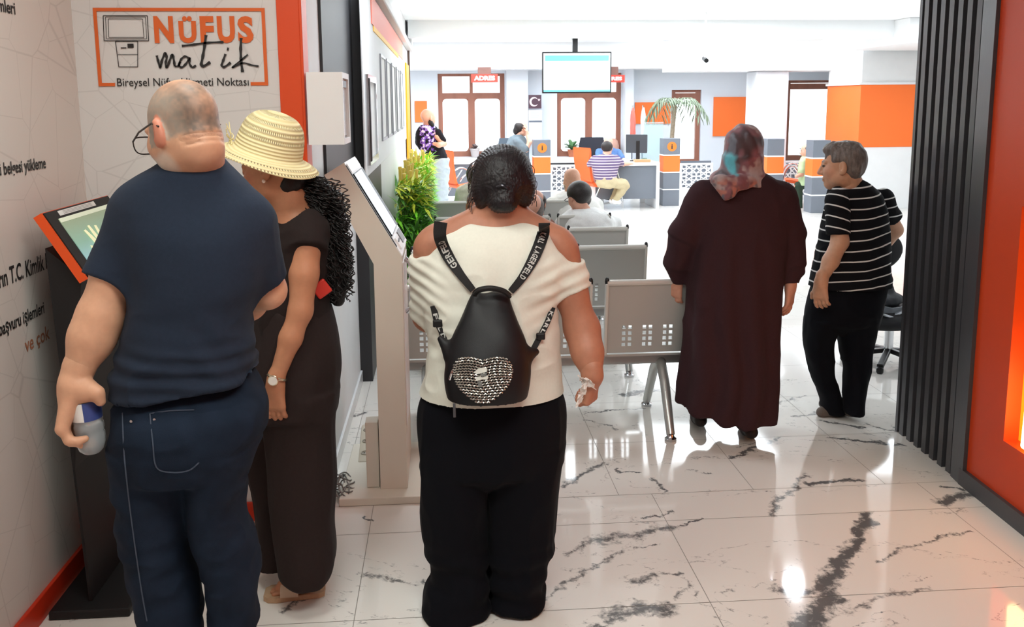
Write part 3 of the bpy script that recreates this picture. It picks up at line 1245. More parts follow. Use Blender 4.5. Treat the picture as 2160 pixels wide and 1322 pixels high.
tag(cb.build('power_cable', M_black, smooth=True), 'black power cable running from the strip past the white kiosk', 'cable')
cb = MB()
r2 = random.Random(3)
pts = []
ctr = G(722, 1040)
for i in range(60):
    an = i * .62
    rr = .045 + .028 * math.sin(i * 1.7) + .01 * r2.random()
    pts.append((ctr.x + rr * math.cos(an) * .8, ctr.y + rr * math.sin(an) * 1.5, .008 + .05 * (i / 60) * abs(math.sin(i * .9)) + .004 * (i % 5)))
cb.tube([Vector(x) for x in spline(pts, 4)], .0032, 7)
tag(cb.build('cable_coil', mat('grey cable', (122, 118, 114), .5), smooth=True), 'grey coiled cable heap beside the kiosk base', 'cable')
cb = MB()
pts = [G(740, 1062, .006), G(762, 1050, .006), G(782, 1020, .01), G(788, 1000, .02), G(786, 985, .03)]
cb.tube([Vector(x) for x in spline(pts, 6)], .004, 7)
tag(cb.build('white_cable', mat('white cable', (214, 210, 202), .5), smooth=True), 'white cable looping from the coil up to the strip', 'cable')
cb = MB()
for j in range(4):
    pts = [G(500 + j * 3, 1100 + 9 * j, .01), G(525, 1105 + 8 * j, .02 + .01 * j), G(548, 1095 + 12 * j, .015), G(560, 1085 + 12 * j, .01)]
    cb.tube([Vector(x) for x in spline(pts, 6)], .005, 7)
tag(cb.build('cable_bundle', mat('brown grey cable', (176, 138, 118), .55), smooth=True), 'brownish cable bundle on the floor before the front skirting', 'cable')

# ---- notice board along the corridor wall
XB = -.44
nb_ = thing('notice_board', 'large white notice board on the corridor wall above the hedge', 'notice board', (XB, 8.5, 1.25))
pl = MB()
za = lambda yy: 1.27
pl.box2((XB - .012, 5.2, 1.265), (XB, 12.2, 2.39), .004)
pl.build('board', M_white, nb_)
MB().box2((XB, 5.9, 2.20), (XB + .006, 10.6, 2.385)).build('header_strip', mat('salmon header', (238, 120, 96), .5), nb_)
MB().box2((XB, 6.05, 2.165), (XB + .006, 9.5, 2.2)).build('yellow_strip', mat('yellow strip', (250, 190, 40), .5), nb_)
MB().box2((XB, 11.2, 1.0), (XB + .02, 12.15, 2.2), .004).build('amber_band', mat('amber band', (250, 158, 30), .5), nb_)
MB().box2((XB, 12.17, .9), (XB + .03, 12.24, 2.4), .004).build('edge_rail', mat('dark rail', (90, 70, 60), .5), nb_)
f1 = MB()
y0, y1, z0, z1 = 5.28, 5.95, 1.33, 1.86
rect_frame(f1, y0, y1, z0, z1, .05, XB, XB + .02, 'x', .04, .04)
fo = f1.build('document_frame', M_chrome, nb_)
MB().box2((XB, y0 + .05, z0 + .04), (XB + .006, y1 - .05, z1 - .04)).build('document', M_paper, fo)
MB().box2((XB + .004, y0 + .03, z0 + .02), (XB + .026, y0 + .085, z1 - .02), .006).build('clip_rail', M_black, fo)
for i, yy in enumerate((6.6, 7.3, 8.05, 8.9, 9.8)):
    f1 = MB()
    rect_frame(f1, yy, yy + .55, 1.42, 2.05, .03, XB, XB + .012, 'x', .02, .02)
    fo = f1.build('document_rail', mat('silver rail', (150, 152, 156), .3, metal=.7), nb_)
    MB().box2((XB, yy + .03, 1.44), (XB + .004, yy + .52, 2.03)).build('document', M_paper, fo)

# ---- artificial bamboo hedge
hg = thing('bamboo_hedge', 'long green artificial bamboo hedge along the corridor wall', 'hedge', (-.28, 8.2, 0))
MB().box2((-.44, 6.62, 0), (-.18, 10.6, .24), .01).build('planter', M_white, hg)
r3 = random.Random(11)
lv = {0: ([], []), 1: ([], []), 2: ([], [])}


def leaf(V, F, p, d, L, w):
    d = d.normalized()
    s = d.cross(Vector((0, 0, 1)))
    if s.length < .1:
        s = Vector((1, 0, 0))
    s.normalize()
    n = s.cross(d)
    k_ = len(V)
    V += [p, p + d * L * .35 + s * w, p + d * L * .35 - s * w, p + d * L - n * L * .12, p + d * L * .38 - n * w * .35]
    F += [(k_, k_ + 1, k_ + 4), (k_, k_ + 4, k_ + 2), (k_ + 1, k_ + 3, k_ + 4), (k_ + 4, k_ + 3, k_ + 2)]


for i in range(10500):
    yy = 6.40 + 4.2 * r3.random() ** 1.25
    top = 1.06 + .05 * math.sin(yy * 3.1)
    zz = .22 + (top - .22) * r3.random() ** .9
    side = r3.random()
    xx = -.35 + .22 * side
    if side > .6:
        xx = -.165 + r3.uniform(-.06, .03)
    p = Vector((xx, yy, zz))
    d = Vector((r3.uniform(-.1, 1.0), r3.uniform(-1.1, .6), r3.uniform(-.55, .75)))
    t = (zz - .25) / (top - .25)
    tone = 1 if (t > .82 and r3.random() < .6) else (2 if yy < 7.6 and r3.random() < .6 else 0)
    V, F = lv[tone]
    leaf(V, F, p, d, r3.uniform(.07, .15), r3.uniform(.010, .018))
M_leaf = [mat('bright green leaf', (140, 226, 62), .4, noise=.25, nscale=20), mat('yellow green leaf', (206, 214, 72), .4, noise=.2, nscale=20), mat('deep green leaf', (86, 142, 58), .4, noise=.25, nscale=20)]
V, F, fmm = [], [], []
for j in range(3):
    n_ = len(V)
    V += lv[j][0]
    F += [tuple(i + n_ for i in f) for f in lv[j][1]]
    fmm += [j] * len(lv[j][1])
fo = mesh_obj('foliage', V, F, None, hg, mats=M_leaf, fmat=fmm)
fo['kind'] = 'stuff'
M_cane = mat('yellow bamboo cane', (222, 190, 84), .4, noise=.15, nscale=12)
for i in range(26):
    yy = 6.70 + i * .15
    q = MB()
    pts, rr = [], []
    tz = 1.06 + r3.uniform(-.05, .12)
    xx = -.30 + r3.uniform(-.06, .10)
    zz = .24
    while zz < tz:
        pts += [(xx, yy, zz), (xx, yy, zz + .10), (xx, yy, zz + .112), (xx, yy, zz + .124)]
        rr += [.014, .014, .018, .014]
        zz += .135
    q.tube(pts, rr, 8)
    q.build('bamboo_cane', M_cane, hg, smooth=True)

# ---- steel waiting benches
M_steel = mat('grey perforated steel', (178, 178, 174), .38, metal=.25, spec=.5)
M_beam = mat('grey steel beam', (168, 170, 170), .4, metal=.3)


def seat_back_mesh(w, h):
    xs = [-w / 2, w / 2]
    zs = [0, h]
    hs = .0095
    for gx in (-.105, 0, .105):
        for c_ in (-.0155, .0155):
            xs += [gx + c_ - hs, gx + c_ + hs]
    for r_ in range(4):
        zc = .045 + r_ * .031
        zs += [zc - hs, zc + hs]
    xs, zs = sorted(xs), sorted(zs)
    hx = lambda i: i % 2 == 1 and 0 < i < len(xs) - 1
    V = [(x, 0, z) for z in zs for x in xs]
    n = len(xs)
    F = []
    for j in range(len(zs) - 1):
        for i in range(n - 1):
            if i % 2 == 1 and j % 2 == 1 and 0 < i < n - 2 and 0 < j < len(zs) - 2:
                continue
            F.append((j * n + i, j * n + i + 1, (j + 1) * n + i + 1, (j + 1) * n + i))
    V2 = list(V) + [(x, .010, z) for (x, y, z) in V]
    m_ = len(V)
    from collections import Counter
    F2 = list(F) + [tuple(i + m_ for i in f[::-1]) for f in F]
    ed = Counter()
    for f in F:
        for a, bb in zip(f, f[1:] + f[:1]):
            ed[(a, bb)] += 1
    for (a, bb) in ed:
        if (bb, a) not in ed:
            F2.append((a, a + m_, bb + m_, bb))
    return V2, F2


def bench(Y, xs, label, sw=.44, zt=.79, legs=(0, -1)):
    t = thing('waiting_bench', label, 'bench', (sum(xs) / len(xs), Y + .2, 0), 'grey steel waiting benches')
    z0 = .415
    hgt = zt - z0
    lean = .13
    Rm = Matrix.Rotation(lean, 3, 'X')
    Vb, Fb = seat_back_mesh(sw - .024, hgt - .02)
    for x in xs:
        q = MB()
        q.add([Vector((x, Y + .10, z0 + .01)) + Rm @ Vector(v) for v in Vb], Fb)
        sb = q.build('seat_back', M_steel, t)
        f = MB()
        a = [Vector((x, Y + .105, z0)) + Rm @ Vector(v) for v in ((-sw / 2 + .006, 0, 0), (-sw / 2 + .006, 0, hgt), (sw / 2 - .006, 0, hgt), (sw / 2 - .006, 0, 0))]
        f.bar(a[0], a[1], .016, .03, bev=.004).bar(a[3], a[2], .016, .03, bev=.004)
        f.tube([a[1], a[2]], .016, 10)
        f.build('back_frame', mat('light steel frame', (206, 204, 198), .35, metal=.2), sb)
        for e_ in (a[1], a[2]):
            MB().lathe([(.010, -.012), (.012, 0), (.010, .016), (.004, .022)], (e_.x, e_.y, e_.z + .008), 10).build('end_cap', M_black, sb, smooth=True)
        s_ = MB()
        n_ = 9
        pp = []
        for i in range(n_):
            tt = i / (n_ - 1)
            pp.append((Y + .11 + tt * .42, z0 + .03 * tt - .012 * math.sin(tt * math.pi)))
        V = []
        for (yy, zz) in pp:
            V += [(x - sw / 2 + .012, yy, zz), (x + sw / 2 - .012, yy, zz), (x + sw / 2 - .012, yy, zz - .012), (x - sw / 2 + .012, yy, zz - .012)]
        F = []
        for i in range(n_ - 1):
            for j in range(4):
                F.append((i * 4 + j, i * 4 + (j + 1) % 4, i * 4 + 4 + (j + 1) % 4, i * 4 + 4 + j))
        F += [(0, 1, 2, 3), tuple((n_ - 1) * 4 + j for j in (3, 2, 1, 0))]
        s_.add(V, F)
        s_.build('seat_pan', M_steel, t)
    xa, xb = min(xs) - sw / 2, max(xs) + sw / 2
    MB().box2((xa, Y + .19, .335), (xb, Y + .25, .40), .008).build('beam', M_beam, t)
    for x in (xb - .12, xa + .12):
        for (yf, s) in ((Y - .03, 1), (Y + .50, 1)):
            q = MB()
            q.tube([(x, Y + .22, .36), (x, (Y + .22) * .55 + yf * .45, .26), (x, yf, .03)], [.028, .026, .022], 12)
            lg = q.build('leg', M_chrome if False else mat('polished steel leg', (190, 192, 190), .25, metal=.6), t, smooth=True)
            q = MB().lathe([(.030, 0), (.030, .012), (.020, .02), (.016, .035)], (x, yf, 0), 14)
            q.build('foot', M_chrome, lg, smooth=True)
    return t


bench(4.23, (1.02, .51, 0.0), 'grey perforated steel waiting bench nearest the woman with the backpack', zt=.80)
bench(5.30, (1.035, .53, .02), 'grey steel waiting bench, second row behind the nearest one', zt=.805)
bench(6.22, (1.11, .61, .11), 'grey steel waiting bench, third row, empty right seat', zt=.79)
bench(7.10, (1.15, .65, .15), 'grey steel waiting bench under the dark haired person in white', zt=.77)
bench(8.02, (1.09, .58, .07), 'grey steel waiting bench farthest from the entrance beside the hedge', zt=.80)

# ---- black chair by the slatted wall
oc = thing('office_chair', 'black rounded chair by the slatted wall with things on its seat', 'chair', (2.78, 5.35, 0))
f = Field((2.3, 5.0, .3), (3.3, 5.9, 1.0), .012)
f.ell((2.78, 5.62, .705), (.27, .055, .165), .0)
V, Q = f.mesh(2)
M_blackfab = mat('black upholstery', (16, 16, 20), .8, bump=.1, bscale=300)
grid_obj('backrest', [(V, Q)], M_blackfab, oc)
f = Field((2.3, 5.0, .2), (3.3, 6.0, 1.0), .012)
f.ell((2.76, 5.32, .335), (.30, .28, .075), .0)
V, Q = f.mesh(2)
grid_obj('seat', [(V, Q)], M_blackfab, oc)
MB().tube([(2.86, 5.38, .30), (2.86, 5.38, .10)], .028, 12).build('stem', M_chrome, oc, smooth=True)
q = MB()
for j in range(5):
    an = j * 2 * math.pi / 5 + .3
    q.bar((2.86, 5.38, .09), (2.86 + .27 * math.cos(an), 5.38 + .27 * math.sin(an), .045), .04, .03, bev=.006)
q.build('star_base', M_black, oc)
for j in range(5):
    an = j * 2 * math.pi / 5 + .3
    MB().lathe([(.015, 0), (.022, .01), (.022, .035), (.012, .045)], (2.86 + .27 * math.cos(an), 5.38 + .27 * math.sin(an), 0), 12).build('castor', M_black, oc, smooth=True)
MB().bar((2.80, 5.62, .33), (2.80, 5.67, .62), .06, .012, bev=.004).build('back_support', M_black, oc)
ff = thing('folding_frame', 'silver folded metal frame crossed on the black chair seat', 'frame', (2.72, 5.24, .42))
MB().bar(P(1840, 686, 5.12), P(1912, 652, 5.14), .03, .014, bev=.003).build('frame_bar', mat('brushed aluminium', (176, 180, 186), .32, metal=.7), ff)
MB().bar(P(1865, 664, 5.10), P(1915, 680, 5.12), .026, .014, bev=.003).build('frame_bar', mat('brushed aluminium', (176, 180, 186), .32, metal=.7), ff)
f = Field((2.35, 5.1, .3), (3.1, 5.6, .8), .008)
f.ell((2.70, 5.32, .44), (.20, .13, .055), .02)
f.ell((2.76, 5.36, .50), (.09, .08, .06), .03)
V, Q = f.mesh(1)
V = wrinkle(V, Q, .008, 14)
bgo = grid_obj('cloth_bag', [(V, Q)], mat('black cloth bag', (22, 24, 30), .7, bump=.1, bscale=200))
tag(bgo, 'dark slouched cloth bag lying on the black chair', 'bag')
gp = MB().prism([P(1848, 643, 5.16), P(1884, 650, 5.14), P(1912, 646, 5.14), P(1912, 660, 5.14), P(1880, 664, 5.14), P(1846, 656, 5.16)], (0, .012, 0)).build('side_panel', mat('grey webbing', (110, 114, 120), .6), bgo)
# ------------------------------------------------------------------ the hall behind
M_orangechair = mat('orange upholstery', (240, 104, 52), .55, bump=.05, bscale=200)
M_lattice = mat('white lattice', (240, 244, 246), .5)
M_white2 = mat('white laminate', (240, 242, 244), .4)


def totem(u, v_base, label, Y=None, icon=True, w=.275, n=4, hh=None):
    g = G(u, v_base) if Y is None else P(u, v_base, Y)
    x, y = g.x, g.y
    t = thing('queue_pillar', label, 'pillar', (x, y, 0), 'square grey and orange pillars between the desks')
    hs = .262
    z = 0.0
    names = ['grey_block', 'grey_block', 'orange_block', 'grey_block']
    mm = [M_grey, M_grey, M_orangelight, M_grey]
    for i in range(4):
        MB().box2((x - w / 2, y, z), (x + w / 2, y + w, z + hs), .004).build(names[i], mm[i], t)
        z += hs
        if i < 3:
            MB().box2((x - w / 2 - .004, y - .004, z), (x + w / 2 + .004, y + w, z + .020)).build('white_band', M_white2, t)
            z += .020
    if icon:
        q = MB().lathe([(.078, 0), (.078, .004)], (0, 0, 0), 28, Matrix.Rotation(math.pi / 2, 3, 'X'))
        q.V = [v + Vector((x, y - .001, z - hs / 2)) for v in q.V]
        ic = q.build('round_sign', mat('orange disc', (244, 122, 44), .5), t)
        text('letter', 'i', (x - .012, y - .006, z - hs / 2 - .04), (1, 0, 0), (0, 0, 1), .024, .08, M_dark, ic, .001, bold=.03)
    return t


totem(1144, 438, 'grey and orange square pillar nearest the standing woman, orange disc on top block')
totem(1415, 434, 'grey and orange square pillar at the right end of the desk')
totem(1632, 440, 'grey and orange pillar partly behind the brown coat woman', icon=False)
totem(1728, 449, 'grey and orange pillar left of the striped shirt woman', icon=False)


def lattice(u0, u1, vt, vb, Y, label, cell=.26, backing=False):
    a, c = P(u0, vb, Y), P(u1, vt, Y)
    z0, z1 = a.z, c.z
    n = max(1, round((c.x - a.x) / cell))
    m_ = max(1, round((z1 - z0) / cell))
    sx, sz = (c.x - a.x) / n, (z1 - z0) / m_
    q = MB()
    w_ = .017
    cnt_ = [0]

    def seg(p, r):
        cnt_[0] = (cnt_[0] + 1) % 23
        q.bar(p, r, w_, .018 + .0005 * cnt_[0], (0, 1, 0))
    for i in range(n):
        for j in range(m_):
            cx, cz = a.x + (i + .5) * sx, z0 + (j + .5) * sz
            pt = [Vector((cx + .5 * sx * math.cos(k * math.pi / 4 + math.pi / 8), Y, cz + .5 * sz * math.sin(k * math.pi / 4 + math.pi / 8))) for k in range(8)]
            for k in range(8):
                seg(pt[k], pt[(k + 3) % 8])
            for k, (dx, dz) in enumerate(((.5, .5), (-.5, .5), (-.5, -.5), (.5, -.5))):
                seg(pt[2 * k], Vector((cx + dx * sx, Y, cz + dz * sz)))
                seg(pt[2 * k + 1], Vector((cx + dx * sx, Y, cz + dz * sz)))
    rect_frame(q, a.x - .03, c.x + .03, z0 - .03, z1 + .03, .03, Y - .014, Y + .014)
    gz = 0.0
    q.box2((a.x - .03, Y - .014, gz), (c.x + .03, Y + .014, max(gz + .02, z0 - .031)))
    t = thing('lattice_screen', label, 'screen', ((a.x + c.x) / 2, Y, 0), 'white star lattice screens')
    q.build('lattice', M_lattice, t)
    MB().box2((a.x - .02, Y + .014, z0 - .02), (c.x + .02, Y + .026, z1 + .02)).build('backing', mat('slate backing', (128, 136, 148), .6), t)
    return t


lattice(1165, 1222, 351, 402, 14.75, 'white star lattice screen between the left pillar and the desk')
lattice(1437, 1500, 347, 396, 15.2, 'white star lattice screen right of the second pillar')
lattice(1643, 1712, 342, 412, 15.0, 'white star lattice screen between the two right hand pillars')
lattice(896, 940, 350, 404, 15.2, 'white star lattice screen behind the bald standing man')


def desk(x0, x1, Y, label, d=.75, h=.75):
    t = thing('desk', label, 'desk', ((x0 + x1) / 2, Y + d / 2, 0), 'white desks with grey fronts')
    MB().box2((x0, Y, h - .05), (x1, Y + d, h), .006).build('desk_top', M_white2, t)
    MB().box2((x0 + .06, Y + .05, .16), (x1 - .05, Y + .07, h - .05)).build('front_panel', M_grey, t)
    for xx in (x0, x1 - .05):
        MB().box2((xx, Y, 0), (xx + .05, Y + d, h - .05), .004).build('side_panel', M_white2, t)
    return t


da, db = P(1250, 345, 14.0), P(1392, 345, 14.0)
desk(da.x, db.x, 14.0, 'white desk with grey front where the striped polo man sits', .8, .745)
desk(.02, .92, 14.9, 'white desk with grey front behind the woman with the backpack', .8, .745)
dc = P(1700, 380, 15.4)
MB()
# low white cabinet under the window
lc = thing('low_cabinet', 'long white low cabinet with dark groove under the middle window', 'cabinet', (2.3, 16.3, 0))
MB().box2((1.9, 16.0, 0), (2.95, 16.5, .70), .006).build('carcass', M_white2, lc)
MB().box2((1.93, 15.985, .60), (2.7, 16.0, .625)).build('groove', M_dark, lc)


def visitor_chair(p, yaw, label, sc=1.0):
    """orange shell chair with looping chrome arms; p floor centre, yaw turns it (0 faces +Y)"""
    R = Matrix.Rotation(yaw, 3, 'Z')
    T = lambda x, y, z: Vector(p) + R @ (Vector((x, y, z)) * sc)
    t = thing('visitor_chair', label, 'chair', p, 'orange visitor chairs')
    prof = [(-.27, .98), (-.255, .97), (-.24, .90), (-.235, .78), (-.21, .62), (-.18, .47), (-.13, .42), (0, .41), (.14, .43), (.22, .43)]
    th = [.012, .02, .03, .035, .035, .04, .045, .05, .05, .03]
    q = MB()
    pr = spline(prof, 4)
    ths = np.interp(np.linspace(0, 1, len(pr)), np.linspace(0, 1, len(th)), th)
    V, F = [], []
    n = len(pr)
    kb_ = None
    for part, lo, hi in (('backrest', 0, 21), ('seat', 20, n - 1)):
        q = MB()
        V, F = [], []
        for i in range(lo, hi + 1):
            a = pr[i]
            tg = pr[min(i + 1, n - 1)] - pr[max(i - 1, 0)]
            tg = tg / np.linalg.norm(tg)
            nn = np.array([-tg[1], tg[0]])
            w_ = .225 + .015 * math.sin(i * .3)
            h_ = ths[i]
            for (sx, so) in ((-1, 0), (1, 0), (1, -1), (-1, -1)):
                V.append(T(sx * w_ * (1 if so == 0 else .97), a[0] + nn[0] * so * h_, a[1] + nn[1] * so * h_))
        m_ = hi - lo + 1
        for i in range(m_ - 1):
            for j in range(4):
                F.append((i * 4 + j, i * 4 + (j + 1) % 4, i * 4 + 4 + (j + 1) % 4, i * 4 + 4 + j))
        F += [(3, 2, 1, 0), tuple((m_ - 1) * 4 + j for j in range(4))]
        q.add(V, F)
        q.build(part, M_orangechair, t, smooth=True)
    for s in (-1, 1):
        q = MB()
        loop = [(s * .26, -.16, .50), (s * .27, -.10, .58), (s * .275, .06, .67), (s * .275, .2, .62), (s * .275, .28, .40), (s * .275, .34, .02)]
        q.tube([T(*x) for x in spline(loop, 6)], .013 * sc, 8)
        q.build('chrome_arm', M_chrome, t, smooth=True)
        q = MB()
        q.tube([T(s * .275, .10, .64), T(s * .27, -.08, .40), T(s * .27, -.30, .02)], .013 * sc, 8)
        q.build('rear_leg', M_chrome, t, smooth=True)
    return t


visitor_chair(G(1256, 441), -1.15, 'orange chair with chrome arms in which the striped polo man sits', 1.02)
visitor_chair((.32, 14.1, 0), -1.2, 'orange chair before the left desk, partly behind the backpack woman', 1.0)
visitor_chair(G(1683, 432), 1.25, 'orange chair at the right beside the grey and orange pillar', 1.0)


def office_chair(p, label, mt, yaw=0):
    R = Matrix.Rotation(yaw, 3, 'Z')
    T = lambda x, y, z: Vector(p) + R @ Vector((x, y, z))
    t = thing('desk_chair', label, 'chair', p, 'dark desk chairs behind the desks')
    q = MB()
    V, F = [], []
    for i in range(6):
        z = .55 + .55 * i / 5
        w_ = .20 + .04 * math.sin(i / 5 * math.pi)
        for j in range(5):
            a = -1 + 2 * j / 4
            V.append(T(w_ * a, .22 + .04 * (1 - a * a), z))
            V.append(T(w_ * a, .25 + .04 * (1 - a * a), z))
    for i in range(5):
        for j in range(4):
            a = (i * 5 + j) * 2
            F += [(a, a + 2, a + 12, a + 10), (a + 1, a + 11, a + 13, a + 3)]
    for j in range(4):
        F += [(j * 2, j * 2 + 1, j * 2 + 3, j * 2 + 2), (50 + j * 2, 50 + j * 2 + 2, 50 + j * 2 + 3, 50 + j * 2 + 1)]
    for i in range(5):
        F += [(i * 10, i * 10 + 10, i * 10 + 11, i * 10 + 1), (i * 10 + 8, i * 10 + 9, i * 10 + 19, i * 10 + 18)]
    q.add(V, F)
    q.build('backrest', mt, t, smooth=True)
    MB().box(T(0, 0, .46), (.48, .46, .08), R, .03).build('seat', mt, t, smooth=True)
    MB().tube([T(0, 0, .42), T(0, 0, .08)], .03, 10).build('stem', M_black, t, smooth=True)
    MB().bar(T(0, .2, .46), T(0, .26, .7), .06, .02).build('back_support', M_black, t)
    q = MB()
    for j in range(5):
        an = j * 2 * math.pi / 5
        q.bar(T(0, 0, .08), T(.28 * math.cos(an), .28 * math.sin(an), .03), .04, .03)
    q.build('star_base', M_black, t)
    return t


p = P(1253, 345, 15.25)
office_chair((p.x, 15.25, 0), 'dark mesh desk chair behind the desk beside the blue shirted clerk', mat('dark mesh', (44, 46, 56), .7))
p = P(1080, 330, 15.3)
office_chair((p.x, 15.3, 0), 'grey desk chair behind the standing woman in grey', mat('grey blue fabric', (86, 98, 110), .7))

# monitor with keyboard and papers on the desk
m0, m1 = P(1330, 328, 14.35), P(1357, 291, 14.35)
mo = thing('monitor', 'black computer monitor seen from behind on the desk', 'monitor', ((m0.x + m1.x) / 2, 14.35, .745))
Rz = Matrix.Rotation(-.5, 3, 'Z')
mc = Vector(((m0.x + m1.x) / 2, 14.38, 1.03))
MB().box(mc, (.36, .035, .30), Rz, .01).build('screen_case', mat('dark grey plastic', (62, 66, 72), .5), mo)
MB().box(mc + Vector((.02, -.02, -.12)), (.06, .03, .34), Rz, .006).build('stand', M_black, mo)
MB().box(Vector((mc.x + .02, mc.y - .01, .755)), (.22, .17, .018), Rz, .006).build('foot', M_black, mo)
tag(MB().box2((mc.x - .62, 14.15, .747), (mc.x - .40, 14.30, .83), .006).build('desk_organizer', mat('pale grey organiser', (168, 178, 180), .5)), 'pale grey organiser box on the desk beside the monitor', 'organizer')
tag(MB().box2((mc.x - .10, 14.03, .747), (mc.x + .16, 14.16, .79), .006).build('tissue_box', mat('orange and white box', (236, 150, 110), .5)), 'small orange box on the desk in front of the monitor', 'box')
# glass partition by the desk
gp0, gp1 = P(1352, 258, 14.9), P(1398, 345, 14.9)
gp = thing('glass_partition', 'tall clear glass partition with rounded top beside the second pillar', 'partition', ((gp0.x + gp1.x) / 2, 14.9, 0))
MB().box2((gp0.x, 14.9, .70), (gp1.x, 14.912, gp0.z), .005).build('glass_pane', mat('greenish glass', (225, 244, 244), .05, trans=.85, ior=1.1, spec=.4), gp)
MB().box2((gp0.x, 14.88, 0), (gp1.x, 14.93, .70), .005).build('low_panel', M_white2, gp)
# glass and rail beyond the second pillar
r0, r1 = P(1437, 342, 15.5), P(1500, 342, 15.5)
tag(MB().box2((r0.x, 15.5, r0.z - .02), (r1.x, 15.54, r0.z + .02)).build('counter_rail', M_grey), 'thin grey rail above the lattice right of the second pillar', 'rail')

# television under the ceiling
tv0, tv1 = P(1144, 197, 12.25), P(1290, 109, 12.25)
tv = thing('television', 'large flat television showing a white page under the ceiling', 'television', ((tv0.x + tv1.x) / 2, 12.25, tv1.z))
MB().box2((tv0.x, 12.25, tv0.z), (tv1.x, 12.30, tv1.z), .006).build('casing', M_black, tv)
sx0, sx1, sz0, sz1 = tv0.x + .018, tv1.x - .018, tv0.z + .02, tv1.z - .018
scn = MB().box2((sx0, 12.247, sz0), (sx1, 12.252, sz1)).build('screen', mat('white lit page', (244, 250, 250), .3, emit=.7), tv)
hh_ = sz1 - sz0
MB().box2((sx0 + .02, 12.2455, sz1 - .20 * hh_), (sx1 - .02, 12.248, sz1 - .03)).build('blue_header', mat('cyan header', (110, 206, 232), .3, emit=.35), scn)
MB().box2((sx0, 12.2455, sz0), (sx1, 12.248, sz0 + .05 * hh_)).build('blue_footer', mat('cyan footer', (110, 206, 232), .3, emit=.35), scn)
tcx = P(1213, 105, 12.28).x
MB().box2((tcx - .035, 12.26, tv1.z - .05), (tcx + .035, 12.33, 2.56), .004).build('ceiling_bracket', M_black, tv)

# security camera, ceiling unit
sc0 = P(1487, 126, 11.0)
st = thing('security_camera', 'small dark security camera hanging from the ceiling', 'camera', (sc0.x, 11.0, CEIL))
MB().tube([(sc0.x, 11.0, sc0.z + .03), (sc0.x, 11.0, CEIL)], .012, 8).build('mount', M_white2, st)
MB().tube([(sc0.x + .01, 11.08, sc0.z + .02), (sc0.x - .01, 10.9, sc0.z - .015)], .028, 12).build('camera_body', M_black, st, smooth=True)
ac0, ac1 = P(1590, 131, 12.9), P(1742, 128, 12.9)
ac = thing('ceiling_air_unit', 'white ceiling air conditioning unit beyond the column', 'air conditioner', ((ac0.x + ac1.x) / 2, 12.9, CEIL))
MB().box2((ac0.x, 12.6, CEIL - .20), (ac1.x, 13.3, CEIL), .03).build('housing', mat('air unit white', (216, 220, 222), .5), ac)
MB().box2((ac0.x + .1, 12.595, CEIL - .13), (ac1.x - .1, 12.6, CEIL - .08)).build('louvre', mat('louvre grey', (150, 152, 156), .5), ac)

# wall signs and posters
M_red = mat('red sign', (228, 62, 48), .5)
for (u0, u1, v0, v1, lab) in ((994, 1050, 174, 156, 'red sign with white letters above the left window'), (1262, 1318, 174, 158, 'red sign with white letters right behind the television')):
    a, c = P(u0, v0, 16.15), P(u1, v1, 16.15)
    sg = thing('counter_sign', lab, 'sign', ((a.x + c.x) / 2, 16.15, a.z), 'red hanging counter signs')
    MB().box2((a.x, 16.15, a.z), (c.x, 16.18, c.z), .004).build('sign_board', M_red, sg)
    text('lettering', 'ADRES', (a.x + .05, 16.149, a.z + .035), (1, 0, 0), (0, 0, 1), c.x - a.x - .1, c.z - a.z - .065, M_white2, sg, .002, bold=.05)
    MB().box2((a.x + .12, 16.155, c.z), (c.x - .12, 16.175, 2.34)).build('hanger', mat('brown hanger', (120, 84, 76), .5), sg)
YP = 16.72
a, c = P(1115, 229, YP), P(1142, 200, YP)
po = thing('flag_poster', 'dark poster with pale crescent and star on the pilaster', 'poster', ((a.x + c.x) / 2, YP, a.z))
MB().box2((a.x, YP, a.z), (c.x, YP + .012, c.z)).build('poster_sheet', mat('dark plum poster', (74, 50, 62), .5), po)
mid = (a + c) / 2
q = MB()
pts, ws = [], []
for i in range(25):
    an = math.radians(40 + 280 * i / 24)
    pts.append((mid.x - .01 + .075 * math.cos(an), YP - .003, mid.z + .075 * math.sin(an)))
    ws.append(.004 + .034 * math.sin(math.pi * i / 24))
ribbon(q, pts, ws, (0, -1, 0))
q.build('crescent', mat('pale pink print', (232, 206, 212), .6), po, fix=False)
st_ = []
for i in range(10):
    an = math.pi / 2 + i * math.pi / 5
    r_ = .030 if i % 2 == 0 else .012
    st_.append((mid.x + .075 + r_ * math.cos(an), YP - .003, mid.z + .035 + r_ * math.sin(an)))
MB().add(st_, [tuple(range(9, -1, -1))]).build('star', mat('pale pink print', (232, 206, 212), .6), po, fix=False)
a, c = P(1115, 254, YP), P(1143, 232, YP)
pp_ = thing('paper_notice', 'white paper notice under the dark poster', 'notice', ((a.x + c.x) / 2, YP, a.z))
MB().box2((a.x, YP, a.z), (c.x, YP + .008, c.z)).build('sheet', M_paper, pp_)
for i in range(4):
    z = c.z - .04 - i * .035
    MB().box2((a.x + .04, YP - .002, z), (c.x - .05 - .03 * (i % 2), YP, z + .010)).build('text_line', mat('blue grey print', (150, 168, 200), .6), pp_)
a, c = P(1116, 296, YP), P(1143, 254, YP)
wb = thing('calendar_board', 'white calendar board with dark top strip on the pilaster', 'calendar', ((a.x + c.x) / 2, YP, a.z))
MB().box2((a.x, YP, a.z), (c.x, YP + .012, c.z)).build('sheet', M_paper, wb)
MB().box2((a.x, YP - .004, c.z - .035), (c.x, YP, c.z)).build('top_strip', mat('grey strip', (96, 104, 116), .5), wb)


